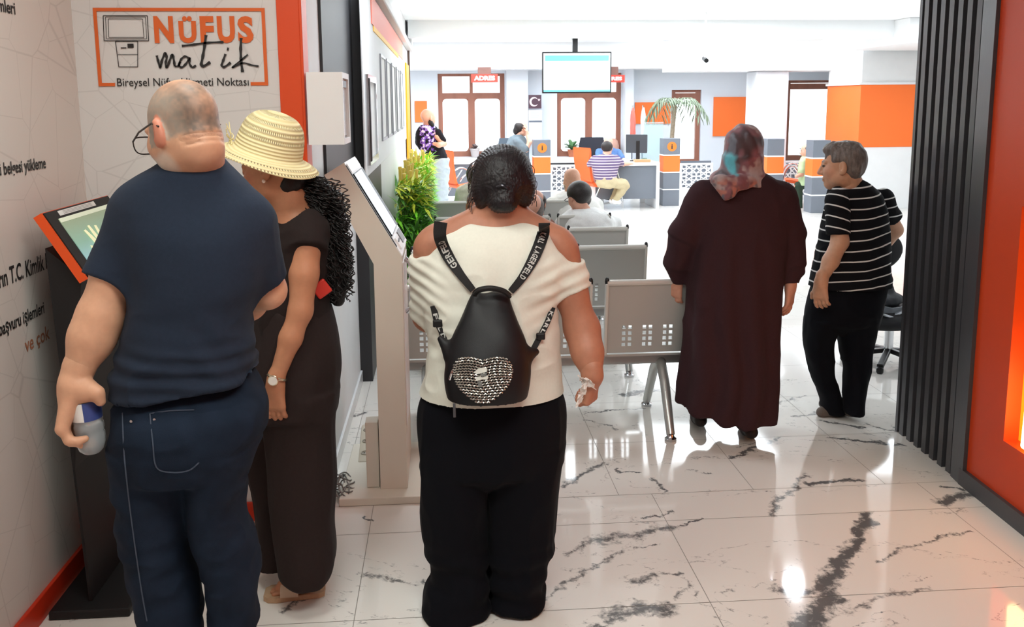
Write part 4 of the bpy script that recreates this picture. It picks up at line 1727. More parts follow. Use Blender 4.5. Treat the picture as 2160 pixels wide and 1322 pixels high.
# plants
def broad_leaf(mb, p, d, L, w, droop=.35, n=6, up=Vector((0, 0, 1))):
    d = Vector(d).normalized()
    s = d.cross(up)
    s = s.normalized() if s.length > .05 else Vector((1, 0, 0))
    V = []
    for i in range(n + 1):
        t = i / n
        c = Vector(p) + d * (L * t) - up * (droop * L * t * t)
        ww = w * math.sin(math.pi * min(1, .06 + t * .94)) ** .8
        V += [c + s * ww + up * ww * .25, c, c - s * ww + up * ww * .25]
    F = []
    for i in range(n):
        a = i * 3
        F += [(a, a + 1, a + 4, a + 3), (a + 1, a + 2, a + 5, a + 4)]
    mb.add(V, F)


M_plant = mat('soft green leaf', (96, 138, 92), .45, noise=.2, nscale=12)
M_plantd = mat('dark green leaf', (58, 104, 70), .4, noise=.2, nscale=12)
M_terra = mat('terracotta', (190, 112, 80), .7, noise=.08, nscale=20)


def potted(p, label, pot_r, pot_h, nleaf, L, w, ml, mp, seed, spread=1.0, name='potted_plant'):
    r_ = random.Random(seed)
    t = thing(name, label, 'plant', p)
    x, y, z = p
    MB().lathe([(pot_r * .75, 0), (pot_r, pot_h * .85), (pot_r * 1.08, pot_h * .86), (pot_r * 1.08, pot_h), (pot_r * .9, pot_h), (pot_r * .85, pot_h * .9)], p, 20).build('pot', mp, t, smooth=True)
    q = MB()
    for i in range(nleaf):
        an = r_.uniform(0, 6.283)
        el = r_.uniform(.5, 1.4)
        broad_leaf(q, (x, y, z + pot_h * .9), (math.cos(an) * spread * math.cos(el), math.sin(an) * spread * math.cos(el), math.sin(el)), L * r_.uniform(.6, 1.1), w, .45)
    fo = q.build('foliage', ml, t, smooth=True, fix=False)
    fo['kind'] = 'stuff'
    return t


g = P(1207, 323, 16.9)
potted((g.x, 16.92, .678), 'green leafy plant in terracotta pot on the middle window sill', .085, .14, 26, .36, .04, M_plant, M_terra, 2)
g = P(1002, 320, 16.9)
potted((g.x, 16.92, .698), 'small dark plant in pale pot on the left window sill', .09, .16, 22, .20, .025, mat('purplish leaf', (120, 104, 104), .5), mat('pale pot', (196, 186, 186), .6), 5)
g = P(1348, 300, 15.6)
potted((g.x, 15.6, 0), 'dark green rubber plant standing behind the monitor', .16, .5, 40, .55, .07, M_plantd, mat('white pot', (230, 230, 230), .5), 9, .8)
g = P(1716, 300, 15.7)
potted((g.x, 15.7, 0), 'grey green bushy plant in the background between the right pillars', .15, .62, 60, .62, .05, mat('grey leaf', (112, 122, 118), .6), mat('grey pot', (150, 154, 158), .5), 12, .55)
# tall palm
g = P(1418, 300, 15.9)
pt = thing('palm', 'tall dusty palm with drooping fronds in front of the right window', 'plant', (g.x, 15.9, 0))
MB().lathe([(.16, 0), (.21, .42), (.23, .43), (.23, .48), (.19, .48)], (g.x, 15.9, 0), 20).build('pot', mat('white pot', (230, 230, 230), .5), pt, smooth=True)
q = MB()
top = P(1424, 222, 15.9)
q.tube([Vector(v) for v in spline([(g.x, 15.9, .45), (g.x - .01, 15.9, .9), (top.x - .03, 15.9, 1.3), (top.x, 15.9, top.z)], 5)], [.04] * 16, 8)
q.build('trunk', mat('palm trunk', (156, 140, 120), .7, noise=.2, nscale=30), pt, smooth=True)
M_palm = mat('dusty palm leaf', (122, 136, 112), .55, noise=.2, nscale=10)
r4 = random.Random(21)
for i in range(11):
    an = i * 2 * math.pi / 11 + r4.uniform(-.2, .2)
    q = MB()
    dx, dy = math.cos(an), math.sin(an) * .8
    L = r4.uniform(.45, .62)
    spine = []
    for k in range(9):
        t = k / 8
        spine.append(Vector((top.x + dx * L * t, 15.9 + dy * L * t, top.z + .28 * math.sin(t * 2.0) - .42 * t * t)))
    q.tube(spine, [.008 * (1 - .7 * k / 8) for k in range(9)], 5)
    for k in range(1, 9):
        for s in (-1, 1):
            d = (spine[min(k + 1, 8)] - spine[k - 1]).normalized()
            sd = Vector((-dy, dx, 0)).normalized() * s
            broad_leaf(q, spine[k], d * .6 + sd * .7 + Vector((0, 0, -.25)), .24 * (1.1 - .4 * k / 8), .014, .5, 3)
    q.build('frond', M_palm, pt, smooth=True, fix=False)
# flags beside the window
for (u, m_, lab) in ((1334, mat('red flag cloth', (232, 120, 108), .7), 'furled red flag on a stand right of the middle window'), (1356, mat('white flag cloth', (238, 236, 236), .7), 'furled white flag on a stand beside the red one')):
    tp, bt = P(u, 236, 16.3), P(u, 262, 16.3)
    fl_ = thing('flag', lab, 'flag', (tp.x, 16.3, 0), 'flags on stands beside the window')
    MB().tube([(tp.x, 16.3, .02), (tp.x, 16.3, tp.z + .12)], .014, 8).build('pole', M_chrome, fl_, smooth=True)
    MB().lathe([(.14, 0), (.14, .03), (.04, .05), (.03, .10)], (tp.x, 16.3, 0), 18).build('stand', M_white2, fl_, smooth=True)
    q = MB()
    V, F = [], []
    for i in range(9):
        z = tp.z + .08 - i * .075
        rr = .018 + .030 * math.sin(i / 8 * 2.6)
        for k in range(14):
            an = 2 * math.pi * k / 14
            r_ = rr * (1 + .3 * math.sin(k * 2.2 + i * .6))
            V.append((tp.x + .01 + r_ * math.cos(an), 16.3 + r_ * math.sin(an), z))
    for i in range(8):
        for k in range(14):
            F.append((i * 14 + k, i * 14 + (k + 1) % 14, i * 14 + 14 + (k + 1) % 14, i * 14 + 14 + k))
    F += [tuple(range(14)), tuple(range(8 * 14, 9 * 14))]
    q.add(V, F)
    q.build('cloth', m_, fl_, smooth=True)
# things on the window sill behind the desk
g = P(1262, 322, 16.85)
tag(potted((g.x, 16.92, .678), 'dark headset shaped plant silhouette on the sill behind the desk chair', .06, .1, 10, .2, .03, M_plantd, M_black, 31), 'small dark leafed plant in black pot behind the desk chair', 'plant')
q = MB()
g = P(1291, 320, 16.85)
q.lathe([(.10, 0), (.13, .08), (.14, .2), (.11, .30), (.06, .34)], (g.x, 16.88, .68), 20)
tag(q.build('clay_jar', mat('pinkish clay', (196, 152, 136), .7), smooth=True), 'pinkish rounded clay jar at the right end of the middle window sill', 'jar')
# ------------------------------------------------------------------ people: helpers
def skin_mat(name, rough=.5):
    return mat(name, (255, 255, 255), rough, attr='Col', noise=.05, nscale=60, bump=.06, bscale=900, sss=.08)


M_skin = skin_mat('skin')
M_hairattr = mat('hair', (255, 255, 255), .5, attr='Col', noise=.25, nscale=90, stretch=(1, 1, .25), bump=.5, bscale=160)


def A3(v):
    return np.array(v, float)


def rows(Y, data, sh=0.0):
    """(v, xl, xr, ry[, dY]) pixel outline rows -> loft rows"""
    out = []
    for r in data:
        v, xl, xr, ry = r[:4]
        yc = Y + (r[4] if len(r) > 4 else 0.0)
        a, c = P(xl, v, yc), P(xr, v, yc)
        out.append(((a.z + c.z) / 2, (a.x + c.x) / 2, yc, abs(c.x - a.x) / 2 - sh, max(ry - sh, .01)))
    return out


def pt(u, v, Y):
    return A3(P(u, v, Y))


def flatcap(F, a, b, ra, rb, k=.02):
    """capsule ended flat at b (open cuff)"""
    a, b = A3(a), A3(b)
    ba = b - a
    L = np.linalg.norm(ba)
    n = ba / L
    m = max(ra, rb) + k + 3 * F.h
    sl, g = F.sub(np.minimum(a, b) - m, np.maximum(a, b) + m)
    if sl is None:
        return
    X, Y, Z = g
    t0 = (X - a[0]) * n[0] + (Y - a[1]) * n[1] + (Z - a[2]) * n[2]
    t = np.clip(t0 / L, 0, 1.2)
    D = np.sqrt((X - a[0] - ba[0] * t) ** 2 + (Y - a[1] - ba[1] * t) ** 2 + (Z - a[2] - ba[2] * t) ** 2) - (ra + (rb - ra) * t)
    D = np.maximum(D, t0 - L)
    F.merge(sl, D, k)


def front(F, p, sign=1):
    """Y of the first surface met from the camera side at (x, z) of p"""
    i = int(round((p[0] - F.ax[0][0]) / F.h))
    k = int(round((p[2] - F.ax[2][0]) / F.h))
    i = min(max(i, 0), len(F.ax[0]) - 1)
    k = min(max(k, 0), len(F.ax[2]) - 1)
    col = F.d[i, :, k]
    w = np.where(col < 0)[0]
    if len(w) == 0:
        return None
    j = w[0]
    if j > 0:
        a, c = col[j - 1], col[j]
        return F.ax[1][j - 1] + F.h * (a / (a - c))
    return F.ax[1][j]


def onsurf(F, u, v, Y0, off=.004):
    Y = Y0
    for _ in range(4):
        p = P(u, v, Y)
        y = front(F, p)
        if y is None:
            break
        Y = y
    return P(u, v, Y - off)


def frame(f, up=(0, 0, 1)):
    f = Vector(f).normalized()
    r = f.cross(Vector(up)).normalized()
    u = r.cross(f)
    return r, f, u


def head(F, c, f, up=(0, 0, 1), s=1.0, ears=True, nose=1.0):
    r, f, u = frame(f, up)
    c = Vector(c)
    M = np.array(Matrix((r, f, u)).transposed())
    q = lambda a, b_, d: A3(c + (r * a + f * b_ + u * d) * s)
    F.ell(q(0, -.012, .035), A3((.076, .097, .088)) * s, .0, M)
    F.ell(q(0, .030, -.035), A3((.060, .066, .084)) * s, .03, M)
    F.cap(q(0, .060, -.098), q(0, .066, -.096), .022 * s, .022 * s, .03)
    for g in (-1, 1):
        F.ell(q(g * .046, .012, -.064), A3((.020, .03, .026)) * s, .03, M)
        F.ell(q(g * .040, .058, -.022), A3((.024, .026, .026)) * s, .025, M)
        F.ell(q(g * .031, .101, .006), A3((.017, .014, .011)) * s, .012, M, 's')
        F.ell(q(g * .031, .083, .005), A3((.013, .0125, .0115)) * s, .003, M)
        F.cap(q(g * .012, .092, .026), q(g * .046, .078, .026), .009 * s, .007 * s, .014)
        if ears:
            F.ell(q(g * .082, -.012, -.006), A3((.012, .020, .034)) * s, .010, M)
            F.ell(q(g * .088, -.002, .002), A3((.006, .011, .019)) * s, .006, M, 's')
            F.ell(q(g * .079, -.002, -.030), A3((.007, .010, .011)) * s, .006, M)
    F.cap(q(0, .094, .012), q(0, .112, -.030), .008 * s, .013 * s * nose, .012)
    for g in (-1, 1):
        F.cap(q(g * .010, .100, -.034), q(g * .011, .098, -.034), .009 * s, .009 * s, .008)
    F.cap(q(-.020, .090, -.060), q(.020, .090, -.060), .0065 * s, .0065 * s, .008)
    F.cap(q(-.017, .090, -.070), q(.017, .090, -.070), .0075 * s, .0075 * s, .008)
    F.cap(q(-.022, .100, -.0650), q(.022, .100, -.0650), .0022 * s, .0022 * s, .004, 's')
    return q, M


def hand(F, w, d, n, thumb=1, curl=(30, 40, 25), s=1.0, spread=.06, curls=None, tc=25):
    """w wrist, d towards the fingertips, n where the palm faces, thumb +1/-1 side of d x n"""
    d = Vector(d).normalized()
    n = Vector(n)
    n = (n - d * n.dot(d)).normalized()
    sd = d.cross(n) * thumb
    w = Vector(w)
    kk = .006
    base = [.031, .011, -.010, -.030]
    lens = [.070, .079, .073, .057]
    for i in range(4):
        F.cap(A3(w + sd * base[i] * .55 * s + d * .012 * s), A3(w + (d * .088 + sd * base[i]) * s), .017 * s, .0125 * s, .018)
    F.cap(A3(w - d * .03 * s), A3(w + d * .02 * s), .026 * s, .024 * s, .02)
    F.cap(A3(w + (d * .02 + sd * .018 + n * .006) * s), A3(w + (d * .055 + sd * .036 + n * .012) * s), .019 * s, .016 * s, .015)
    for i in range(4):
        c3 = curls[i] if curls else curl
        dd = (d + sd * (base[i] / .03) * spread).normalized()
        p = w + (d * .088 + sd * base[i]) * s
        ang = 0
        L = lens[i] * s
        rr = [.0098, .0090, .0082, .0070]
        ax = dd.cross(n)
        for j, fr in enumerate((.46, .30, .24)):
            ang += math.radians(c3[j])
            dir_ = dd * math.cos(ang) + n * math.sin(ang)
            q = p + dir_ * L * fr
            F.cap(A3(p), A3(q), rr[j] * s, rr[j + 1] * s, kk)
            p = q
    p = w + (d * .048 + sd * .036 + n * .010) * s
    dir0 = (d * .72 + sd * .62 + n * .28).normalized()
    ang = 0
    for j, L in enumerate((.036, .030)):
        ang += math.radians(tc * j)
        tgt = (d * .6 - sd * .35 + n * .55).normalized()
        dir_ = (dir0 * math.cos(ang) + tgt * math.sin(ang)).normalized()
        q = p + dir_ * L * s
        F.cap(A3(p), A3(q), (.0125 - .0015 * j) * s, (.011 - .002 * j) * s, .006)
        p = q


def bbox_field(pts, m, h):
    p = np.array([A3(x) for x in pts])
    return Field(p.min(0) - m, p.max(0) + m, h)


def solid(rgb):
    c = np.array(lin(rgb))
    return lambda V: np.tile(c, (len(V), 1))


def tint(base, zones):
    """base rgb, zones: (centre, radius, rgb, strength)"""
    bc = np.array(lin(base))
    zs = [(A3(c), r, np.array(lin(k)), st) for (c, r, k, st) in zones]

    def f(V):
        C = np.tile(bc, (len(V), 1))
        for c, r, k, st in zs:
            rr = np.array(r) if hasattr(r, '__len__') else r
            d = np.linalg.norm((V - c) / rr, axis=1)
            w = np.clip((1 - d) * 3, 0, 1)[:, None] * st
            C = C * (1 - w) + k * w
        return C
    return f


def face_zones(q, brow=(60, 45, 38), lip=(176, 96, 84), s=1.0):
    z = []
    for g in (-1, 1):
        z.append((q(g * .031, .094, .005), (.015 * s, .015 * s, .0075 * s), (48, 34, 28), .95))
        z.append((q(g * .032, .088, .030), (.022 * s, .022 * s, .0075 * s), brow, .85))
    z.append((q(0, .092, -.064), (.024 * s, .018 * s, .012 * s), lip, .8))
    return z


def cloth(name, rgb, rough=.85, noise=.06, nscale=120, bump=.25, bscale=700, sheen=.02):
    return mat(name, rgb, rough, spec=.12, noise=noise, nscale=nscale, bump=bump, bscale=bscale, sheen=sheen)


def shoe(F, heel, toe, w=.045, h=.06, k=.02):
    heel, toe = A3(heel), A3(toe)
    d = toe - heel
    F.cap(heel + [0, 0, h * .6], heel + d * .4 + [0, 0, h * .55], w * .8, w * .9, k)
    F.cap(heel + d * .4 + [0, 0, h * .45], toe - d * .12 + [0, 0, h * .3], w * .95, w * .75, k)
    F.cut((0, 0, .002), (0, 0, -1))
# ------------------------------------------------------------------ man in navy
Y1 = 2.05
px = lambda n, Y: n * Y / 1873.0
man = thing('person', 'grey haired man in navy t-shirt and jeans holding a water bottle, seen from behind', 'person', (P(400, 1200, Y1).x, Y1, 0))
LS, LE, LWr = pt(287, 455, 2.09), pt(212, 668, 2.03), pt(160, 795, 1.99)
RS, RE, RWr = pt(532, 478, 2.11), pt(564, 612, 2.17), pt(465, 668, 2.47)
F = Field((-1.12, 1.78, -.02), (-.28, 2.62, 1.76), .005)
F.loft(rows(2.08, [(345, 360, 460, .06), (385, 315, 480, .08), (430, 285, 520, .10), (520, 290, 540, .12), (640, 295, 520, .13), (740, 285, 515, .115), (800, 290, 505, .09), (860, 285, 505, .09), (960, 290, 500, .09)]), .02)
for (a, b_) in (((330, 960), (352, 1250)), ((450, 960), (492, 1250))):
    F.cap(pt(a[0], a[1], 2.06), pt(b_[0], b_[1], 2.06), .045, .035, .02)
    F.cap(pt(b_[0], b_[1], 2.06), pt(b_[0] + 5, 1700, 2.06), .045, .035, .02)
F.chain([(LS, .042), (LS * .5 + LE * .5, .050), (LE, .050)], .03)
F.chain([(LE, .050), (LE * .65 + LWr * .35, .049), (LWr, .029)], .02)
F.chain([(RS, .036), (RS * .4 + RE * .6, .036), (RE, .041), (RE * .6 + RWr * .4, .045), (RWr, .03)], .03)
hc = pt(388, 276, 2.05)
fdir = Vector((-.75, .61, -.32))
rr_, ff_, uu_ = frame(fdir)
neckb = pt(408, 350, 2.118)
F.cap(hc + A3(-uu_ * .03 - ff_ * .03), neckb, .060, .070, .02)
bod = F.mesh(1)
H = bbox_field([hc, neckb], .16, .0035)
q, M_ = head(H, hc, fdir, s=.90)
H.cap(hc + A3(-uu_ * .04 - ff_ * .032), neckb, .060, .070, .025)
# neck folds at the nape
for (a, b_) in (((-.062, -.060), (-.022, -.098)), ((-.022, -.098), (.022, -.098)), ((.022, -.098), (.064, -.060))):
    for dz, r_ in ((-.040, .0042), (-.054, .0032)):
        H.cap(q(a[0], a[1] - .004, dz), q(b_[0], b_[1] - .004, dz), r_, r_, .006, 's')
H.cut(neckb + A3((0, 0, -.06)), (0, 0, -1))
hd = H.mesh(1)
HL = bbox_field([LWr, LWr + A3((0, 0, -.16))], .13, .0028)
hdn = Vector((.92, .25, 0))
hand(HL, LWr + A3((-.004, .0, -.012)), Vector((-.24, -.16, -.95)), hdn, -1, curls=[(28, 42, 26), (32, 46, 28), (36, 50, 30), (40, 52, 30)], s=1.12, tc=30)
HL.chain([(LE * .35 + LWr * .65, .037), (LWr, .029)], .02)
HL.chain([(pt(158, 812, 1.985), .026), (pt(186, 820, 1.972), .019), (pt(204, 829, 1.965), .0145), (pt(212, 846, 1.966), .0115)], .012)
HL.cap(pt(150, 815, 1.975), pt(176, 832, 1.968), .020, .016, .02)
hl = HL.mesh(1)
HR = bbox_field([RWr, RWr + A3((-.16, .06, .05))], .12, .0035)
hand(HR, RWr, Vector((-.9, .35, .15)), Vector((0, .3, -1)), 1, (20, 25, 15), 1.05)
hr = HR.mesh(1)
zones = [(q(-.03, .07, -.085), (.06, .06, .05), (205, 198, 190), .8), (q(-.055, .02, -.085), (.035, .05, .045), (205, 190, 176), .7)] + face_zones(q)
_rt, _ft, _ut = [A3(x) for x in frame(fdir)]


def mancol(V):
    C = tint((208, 158, 128), zones)(V)
    L = (V - A3(hc)) / .90
    x, y, z = L @ _rt, L @ _ft, L @ _ut
    n = vnoise(V * 160) * .5 + vnoise(V * 60) * .3
    # cropped hair: sides and back, bald crown
    hair = (z > -.036 + .012 * n) & (y < .045 + .02 * n) & (np.linalg.norm(L, axis=1) < .2)
    crown = np.exp(-((x / .058) ** 2 + ((y + .02) / .075) ** 2)) * np.clip((z - .055) * 16, 0, 1)
    crown = np.maximum(crown, .45 * np.exp(-((x - .015) / .045) ** 2 - ((z - .045) / .035) ** 2) * (y < -.02))
    side = np.clip((np.abs(x) - .045) * 40, 0, 1)
    col = np.array(lin((104, 90, 80))) * (1 - side[:, None]) + np.array(lin((158, 146, 134))) * side[:, None]
    w = np.clip(.92 + .30 * n - crown * .9, 0, 1) * hair * np.clip((z + .038 + .01 * n) * 60, 0, 1)
    ear = (np.abs(x) > .076) & (z < .04) & (y > -.045)
    w = np.where(ear, 0, w)
    C = C * (1 - w[:, None]) + col * w[:, None]
    gr = np.maximum(np.exp(-((z + .040) / .003) ** 2), .3 * np.exp(-((z + .054) / .003) ** 2)) * (y < -.045) * np.clip((.068 - np.abs(x)) * 60, 0, 1)  # crease shade painted into the skin colour along the nape folds
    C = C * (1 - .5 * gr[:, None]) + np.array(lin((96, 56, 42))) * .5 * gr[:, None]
    C[ear & (np.linalg.norm(L, axis=1) < .2)] = np.array(lin((198, 128, 104)))
    return C


grid_obj('body', [bod, hd, hl, hr], M_skin, man, color=mancol)
# t-shirt
F = Field((-1.10, 1.80, .55), (-.28, 2.40, 1.62), .0045)
F.loft(rows(2.08, [(334, 350, 468, .088, .03), (348, 330, 480, .10, .03), (368, 296, 500, .115, .025), (396, 266, 526, .125, .02), (436, 258, 552, .13, .01), (500, 268, 562, .142), (590, 284, 556, .15), (640, 280, 534, .15), (700, 268, 531, .152), (760, 252, 536, .156), (800, 243, 547, .16), (862, 236, 556, .165)]), .0, 2.3)
flatcap(F, LS, pt(236, 592, 2.055), .055, .066, .06)
flatcap(F, RS, pt(562, 588, 2.155), .052, .050, .06)
F.cap(neckb + A3((-.01, -.04, .14)), neckb + A3((-.006, -.015, .070)), .070, .064, .006, 's')
a, b_ = P(236, 866, 1.92), P(552, 818, 1.92)
F.cut((a + b_) / 2, (Vector((b_.z - a.z, 0, -(b_.x - a.x)))), lo=[-9, 0, .5], hi=[9, 9, 1.15])
V, Q = F.mesh(2)
V = wrinkle(V, Q, .0075, 9, (.8, .8, 1.7), 1.3, lambda V: np.clip((1.30 - V[:, 2]) * 4, .12, 1) * np.clip((V[:, 2] - .98) * 14, .15, 1))
# diagonal drag folds towards the right waist
N = vnormals(V, Q)
t_ = (V[:, 0] * .75 + V[:, 2] * .66)
w_ = np.clip((V[:, 0] + .62) * 5, 0, 1) * np.clip((1.28 - V[:, 2]) * 6, 0, 1) * np.clip((V[:, 2] - .98) * 8, 0, 1)
V = V + N * (np.sin(t_ * 95 + vnoise(V * 6) * 2.0) * .0045 * w_)[:, None]
# horizontal rucks over the waist
w_ = np.exp(-((V[:, 2] - 1.095) / .05) ** 2)
V = V + N * (np.sin(V[:, 2] * 150 + vnoise(V * 5) * 2.6 + V[:, 0] * 12) * .004 * w_)[:, None]
grid_obj('t_shirt', [(V, Q)], cloth('navy jersey', (38, 47, 62), bump=.12), man)
# jeans
F = Field((-1.0, 1.78, .02), (-.28, 2.40, 1.16), .005)
F.loft(rows(2.06, [(790, 272, 530, .120, .03), (820, 256, 549, .138, .02), (862, 246, 562, .165), (905, 244, 556, .172), (945, 244, 530, .165), (978, 248, 522, .14), (1008, 320, 470, .05)]), .0, 2.2)
F.loft(rows(2.06, [(930, 244, 415, .14), (1000, 247, 420, .13), (1068, 252, 408, .118), (1130, 262, 400, .108), (1180, 272, 404, .10), (1240, 287, 419, .098), (1322, 306, 422, .098), (1500, 318, 428, .095), (1690, 322, 436, .095)]), .02, 2.2)
F.loft(rows(2.06, [(930, 390, 545, .14), (1000, 398, 520, .13), (1068, 402, 511, .118), (1130, 410, 528, .108), (1180, 430, 542, .10), (1240, 444, 544, .096), (1322, 450, 540, .095), (1500, 462, 548, .09), (1690, 466, 556, .09)]), .02, 2.2)
V, Q = F.mesh(2)
V = wrinkle(V, Q, .007, 8, (1, 1, 1.8), 4.1)
M_jean = mat('dark denim', (28, 38, 53), .85, spec=.12, noise=.22, nscale=14, bump=.3, bscale=900)
jn = grid_obj('jeans', [(V, Q)], M_jean, man)


def jpatch(name, poly, par, m):
    pts_ = []
    for (u, v) in poly:
        pts_.append(onsurf(F, u, v, 1.95, .006))
    c = sum(pts_, Vector()) / len(pts_)
    mb = MB()
    n = len(pts_)
    mb.add(pts_ + [c], [(i, (i + 1) % n, n) for i in range(n)])
    return mb.build(name, m, par, fix=False)


def seam(name, pp, par, m, w=.004, F_=None, Y0=1.95, off=.009):
    F_ = F_ or F
    mb = MB()
    q_ = spline(pp, 6)
    pts_ = [onsurf(F_, a[0], a[1], Y0, off) for a in q_]
    ribbon(mb, pts_, w, (0, -1, 0))
    return mb.build(name, m, par, fix=False)


M_stitch = mat('grey blue stitching', (62, 72, 88), .8)
seam('pocket_stitching', [(316, 872), (322, 930), (330, 985), (362, 996), (398, 992), (420, 975)], jn, M_stitch, .003)
seam('pocket_hem', [(316, 872), (360, 866), (410, 864)], jn, M_stitch, .003)
seam('side_seam', [(258, 870), (262, 960), (275, 1080), (296, 1230), (310, 1310)], jn, M_stitch, .003)
for (u, v) in ((326, 884), (277, 888)):
    p = onsurf(F, u, v, 1.95, .010)
    MB().lathe([(.0035, 0), (.003, .002)], p, 10, Matrix.Rotation(math.pi / 2, 3, 'X')).build('rivet', M_chrome, jn)
for (u) in (372, 500):
    S_ = Field((P(u, 1750, 2.05).x - .12, 1.85, -.01), (P(u, 1750, 2.05).x + .12, 2.35, .2), .007)
    x = P(u, 1750, 2.05).x
    shoe(S_, (x, 2.0, 0), (x - .05, 2.24, 0), .05, .07)
    grid_obj('shoe', [S_.mesh(1)], M_black, man)
# glasses
gl = MB()
lens_c = Vector(q(-.036, .118, .000))
rt, ft, ut = frame(fdir)
for g in (-1, 1):
    c = Vector(q(g * .036, .118, .000))
    ringp = [c + rt * (.027 * math.copysign(abs(math.cos(t)) ** .6, math.cos(t))) * 1.06 + ut * (.019 * math.copysign(abs(math.sin(t)) ** .7, math.sin(t))) * 1.06 for t in [2 * math.pi * i / 22 for i in range(22)]]
    gl.tube(ringp, .0016, 6, closed=True)
    gl.tube([c + rt * g * .028 + ut * .010, Vector(q(g * .083, .06, .018)), Vector(q(g * .087, -.005, .02)), Vector(q(g * .088, -.03, .004))], .0022, 6)
gl.tube([Vector(q(-.010, .118, .004)), Vector(q(.010, .118, .004))], .0016, 6)
go = gl.build('glasses', mat('dark glasses frame', (46, 40, 38), .35), man, smooth=True)
for g in (-1, 1):
    c = Vector(q(g * .036, .118, 0))
    ringp = [c + rt * (.027 * math.copysign(abs(math.cos(t)) ** .6, math.cos(t))) + ut * (.019 * math.copysign(abs(math.sin(t)) ** .7, math.sin(t))) for t in [2 * math.pi * i / 22 for i in range(22)]]
    MB().prism(ringp, ft * .0015).build('lens', M_glass, go)
# bottle
ba, bb_ = P(176, 826, 1.990), P(196, 954, 1.990)
ax_ = (bb_ - ba).normalized()
Lb = (bb_ - ba).length
x_ = ax_.cross(Vector((0, 1, 0))).normalized()
Rb = Matrix((x_, ax_.cross(x_), ax_)).transposed()
bt = thing('water_bottle', 'clear plastic water bottle held upright in the hand of the man in navy', 'bottle', bb_)
prof = [(.003, Lb), (.018, Lb - .001), (.027, Lb - .010), (.0315, Lb - .026), (.0318, Lb - .045), (.0300, Lb - .050), (.0318, Lb - .056), (.0318, Lb - .068), (.0302, Lb - .073), (.0318, Lb - .079), (.0318, .05), (.030, .035), (.022, .018), (.0145, .006), (.0135, -.022)]
MB().lathe(prof, ba, 28, Rb).build('bottle_body', mat('clear plastic', (232, 238, 242), .12, trans=.68, ior=1.2, spec=.5), bt, smooth=True)
MB().lathe([(r_ - .002, z) for (r_, z) in prof if z > .06][:-1] + [(.0296, .075)], ba, 24, Rb).build('water', mat('water', (236, 242, 246), .05, trans=.9, ior=1.2), bt, smooth=True)
lbp = MB().lathe([(.0322, Lb - .082), (.0322, Lb - .125)], ba, 28, Rb)
lbp.F = lbp.F[:-2]
lbp.M = lbp.M[:-2]
lb_ = lbp.build('label', mat('blue bottle label', (62, 78, 140), .4), bt, smooth=True)
wl_ = MB()
V = []
for z in (Lb - .0825, Lb - .1245):
    ln_ = Rb.transposed() @ Vector((-.45, -.9, 0))
    a0_ = math.atan2(ln_.y, ln_.x)
    for k_ in range(9):
        an = a0_ + math.radians(-36 + k_ * 9)
        V.append(ba + Rb @ Vector((.0327 * math.cos(an), .0327 * math.sin(an), z)))
wl_.add(V, [(i, i + 1, i + 10, i + 9) for i in range(8)])
wl_.build('label_patch', M_paper, lb_, fix=False)
MB().lathe([(.0155, -.020), (.0155, -.036), (.014, -.038)], ba, 20, Rb).build('cap', mat('blue bottle cap', (60, 90, 170), .4), bt, smooth=True)

# ------------------------------------------------------------------ woman in the straw hat
Y2 = 2.86
hw = thing('person', 'woman in straw hat with long black curls, black top and wide black trousers', 'person', (P(620, 1200, Y2).x, Y2, 0))
hc = pt(574, 354, 2.86)
fdir = Vector((-.93, .28, -.24))
rt, ft, ut = frame(fdir)
LS, LE, LWr = pt(650, 500, 2.78), pt(634, 655, 2.74), pt(582, 800, 2.70)
RS = pt(600, 500, 3.02)
F = Field((-1.0, 2.45, -.02), (-.28, 3.25, 1.70), .008)
F.loft(rows(2.88, [(440, 590, 655, .05), (480, 570, 685, .10), (560, 555, 690, .12), (640, 550, 690, .11), (760, 540, 705, .12), (860, 545, 695, .12)]), .02)
F.chain([(LS, .044), (LS * .5 + LE * .5, .043), (LE, .036), (LE * .6 + LWr * .4, .034), (LWr, .023)], .02)
F.chain([(RS, .044), (pt(560, 640, 3.08), .038), (pt(520, 560, 3.05), .026)], .02)
F.cap(hc + A3(-ut * .05 - ft * .03), pt(618, 455, 2.88), .050, .062, .02)
F.cap(pt(640, 860, 2.86), pt(640, 1180, 2.86), .05, .04, .02)
F.cap(pt(600, 860, 2.98), pt(577, 1130, 3.02), .045, .035, .02)
F.cap(pt(640, 1150, 2.88), pt(648, 1225, 2.90), .045, .040, .02)
bod = F.mesh(1)
H = bbox_field([hc], .17, .0035)
q, M_ = head(H, hc, fdir, s=.92)
H.cap(hc + A3(-ut * .05 - ft * .03), pt(618, 455, 2.88), .050, .062, .025)
hd = H.mesh(1)
HL = bbox_field([LWr, LWr + A3((0, 0, -.12))], .10, .0028)
hand(HL, LWr + A3((-.002, 0, -.015)), Vector((-.05, .02, -1)), Vector((.35, .95, 0)), -1, curls=[(10, 16, 10), (12, 18, 12), (14, 20, 12), (16, 22, 14)], s=.82, spread=.02, tc=10)
HL.chain([(LE * .3 + LWr * .7, .028), (LWr, .023)], .02)
hl = HL.mesh(1)
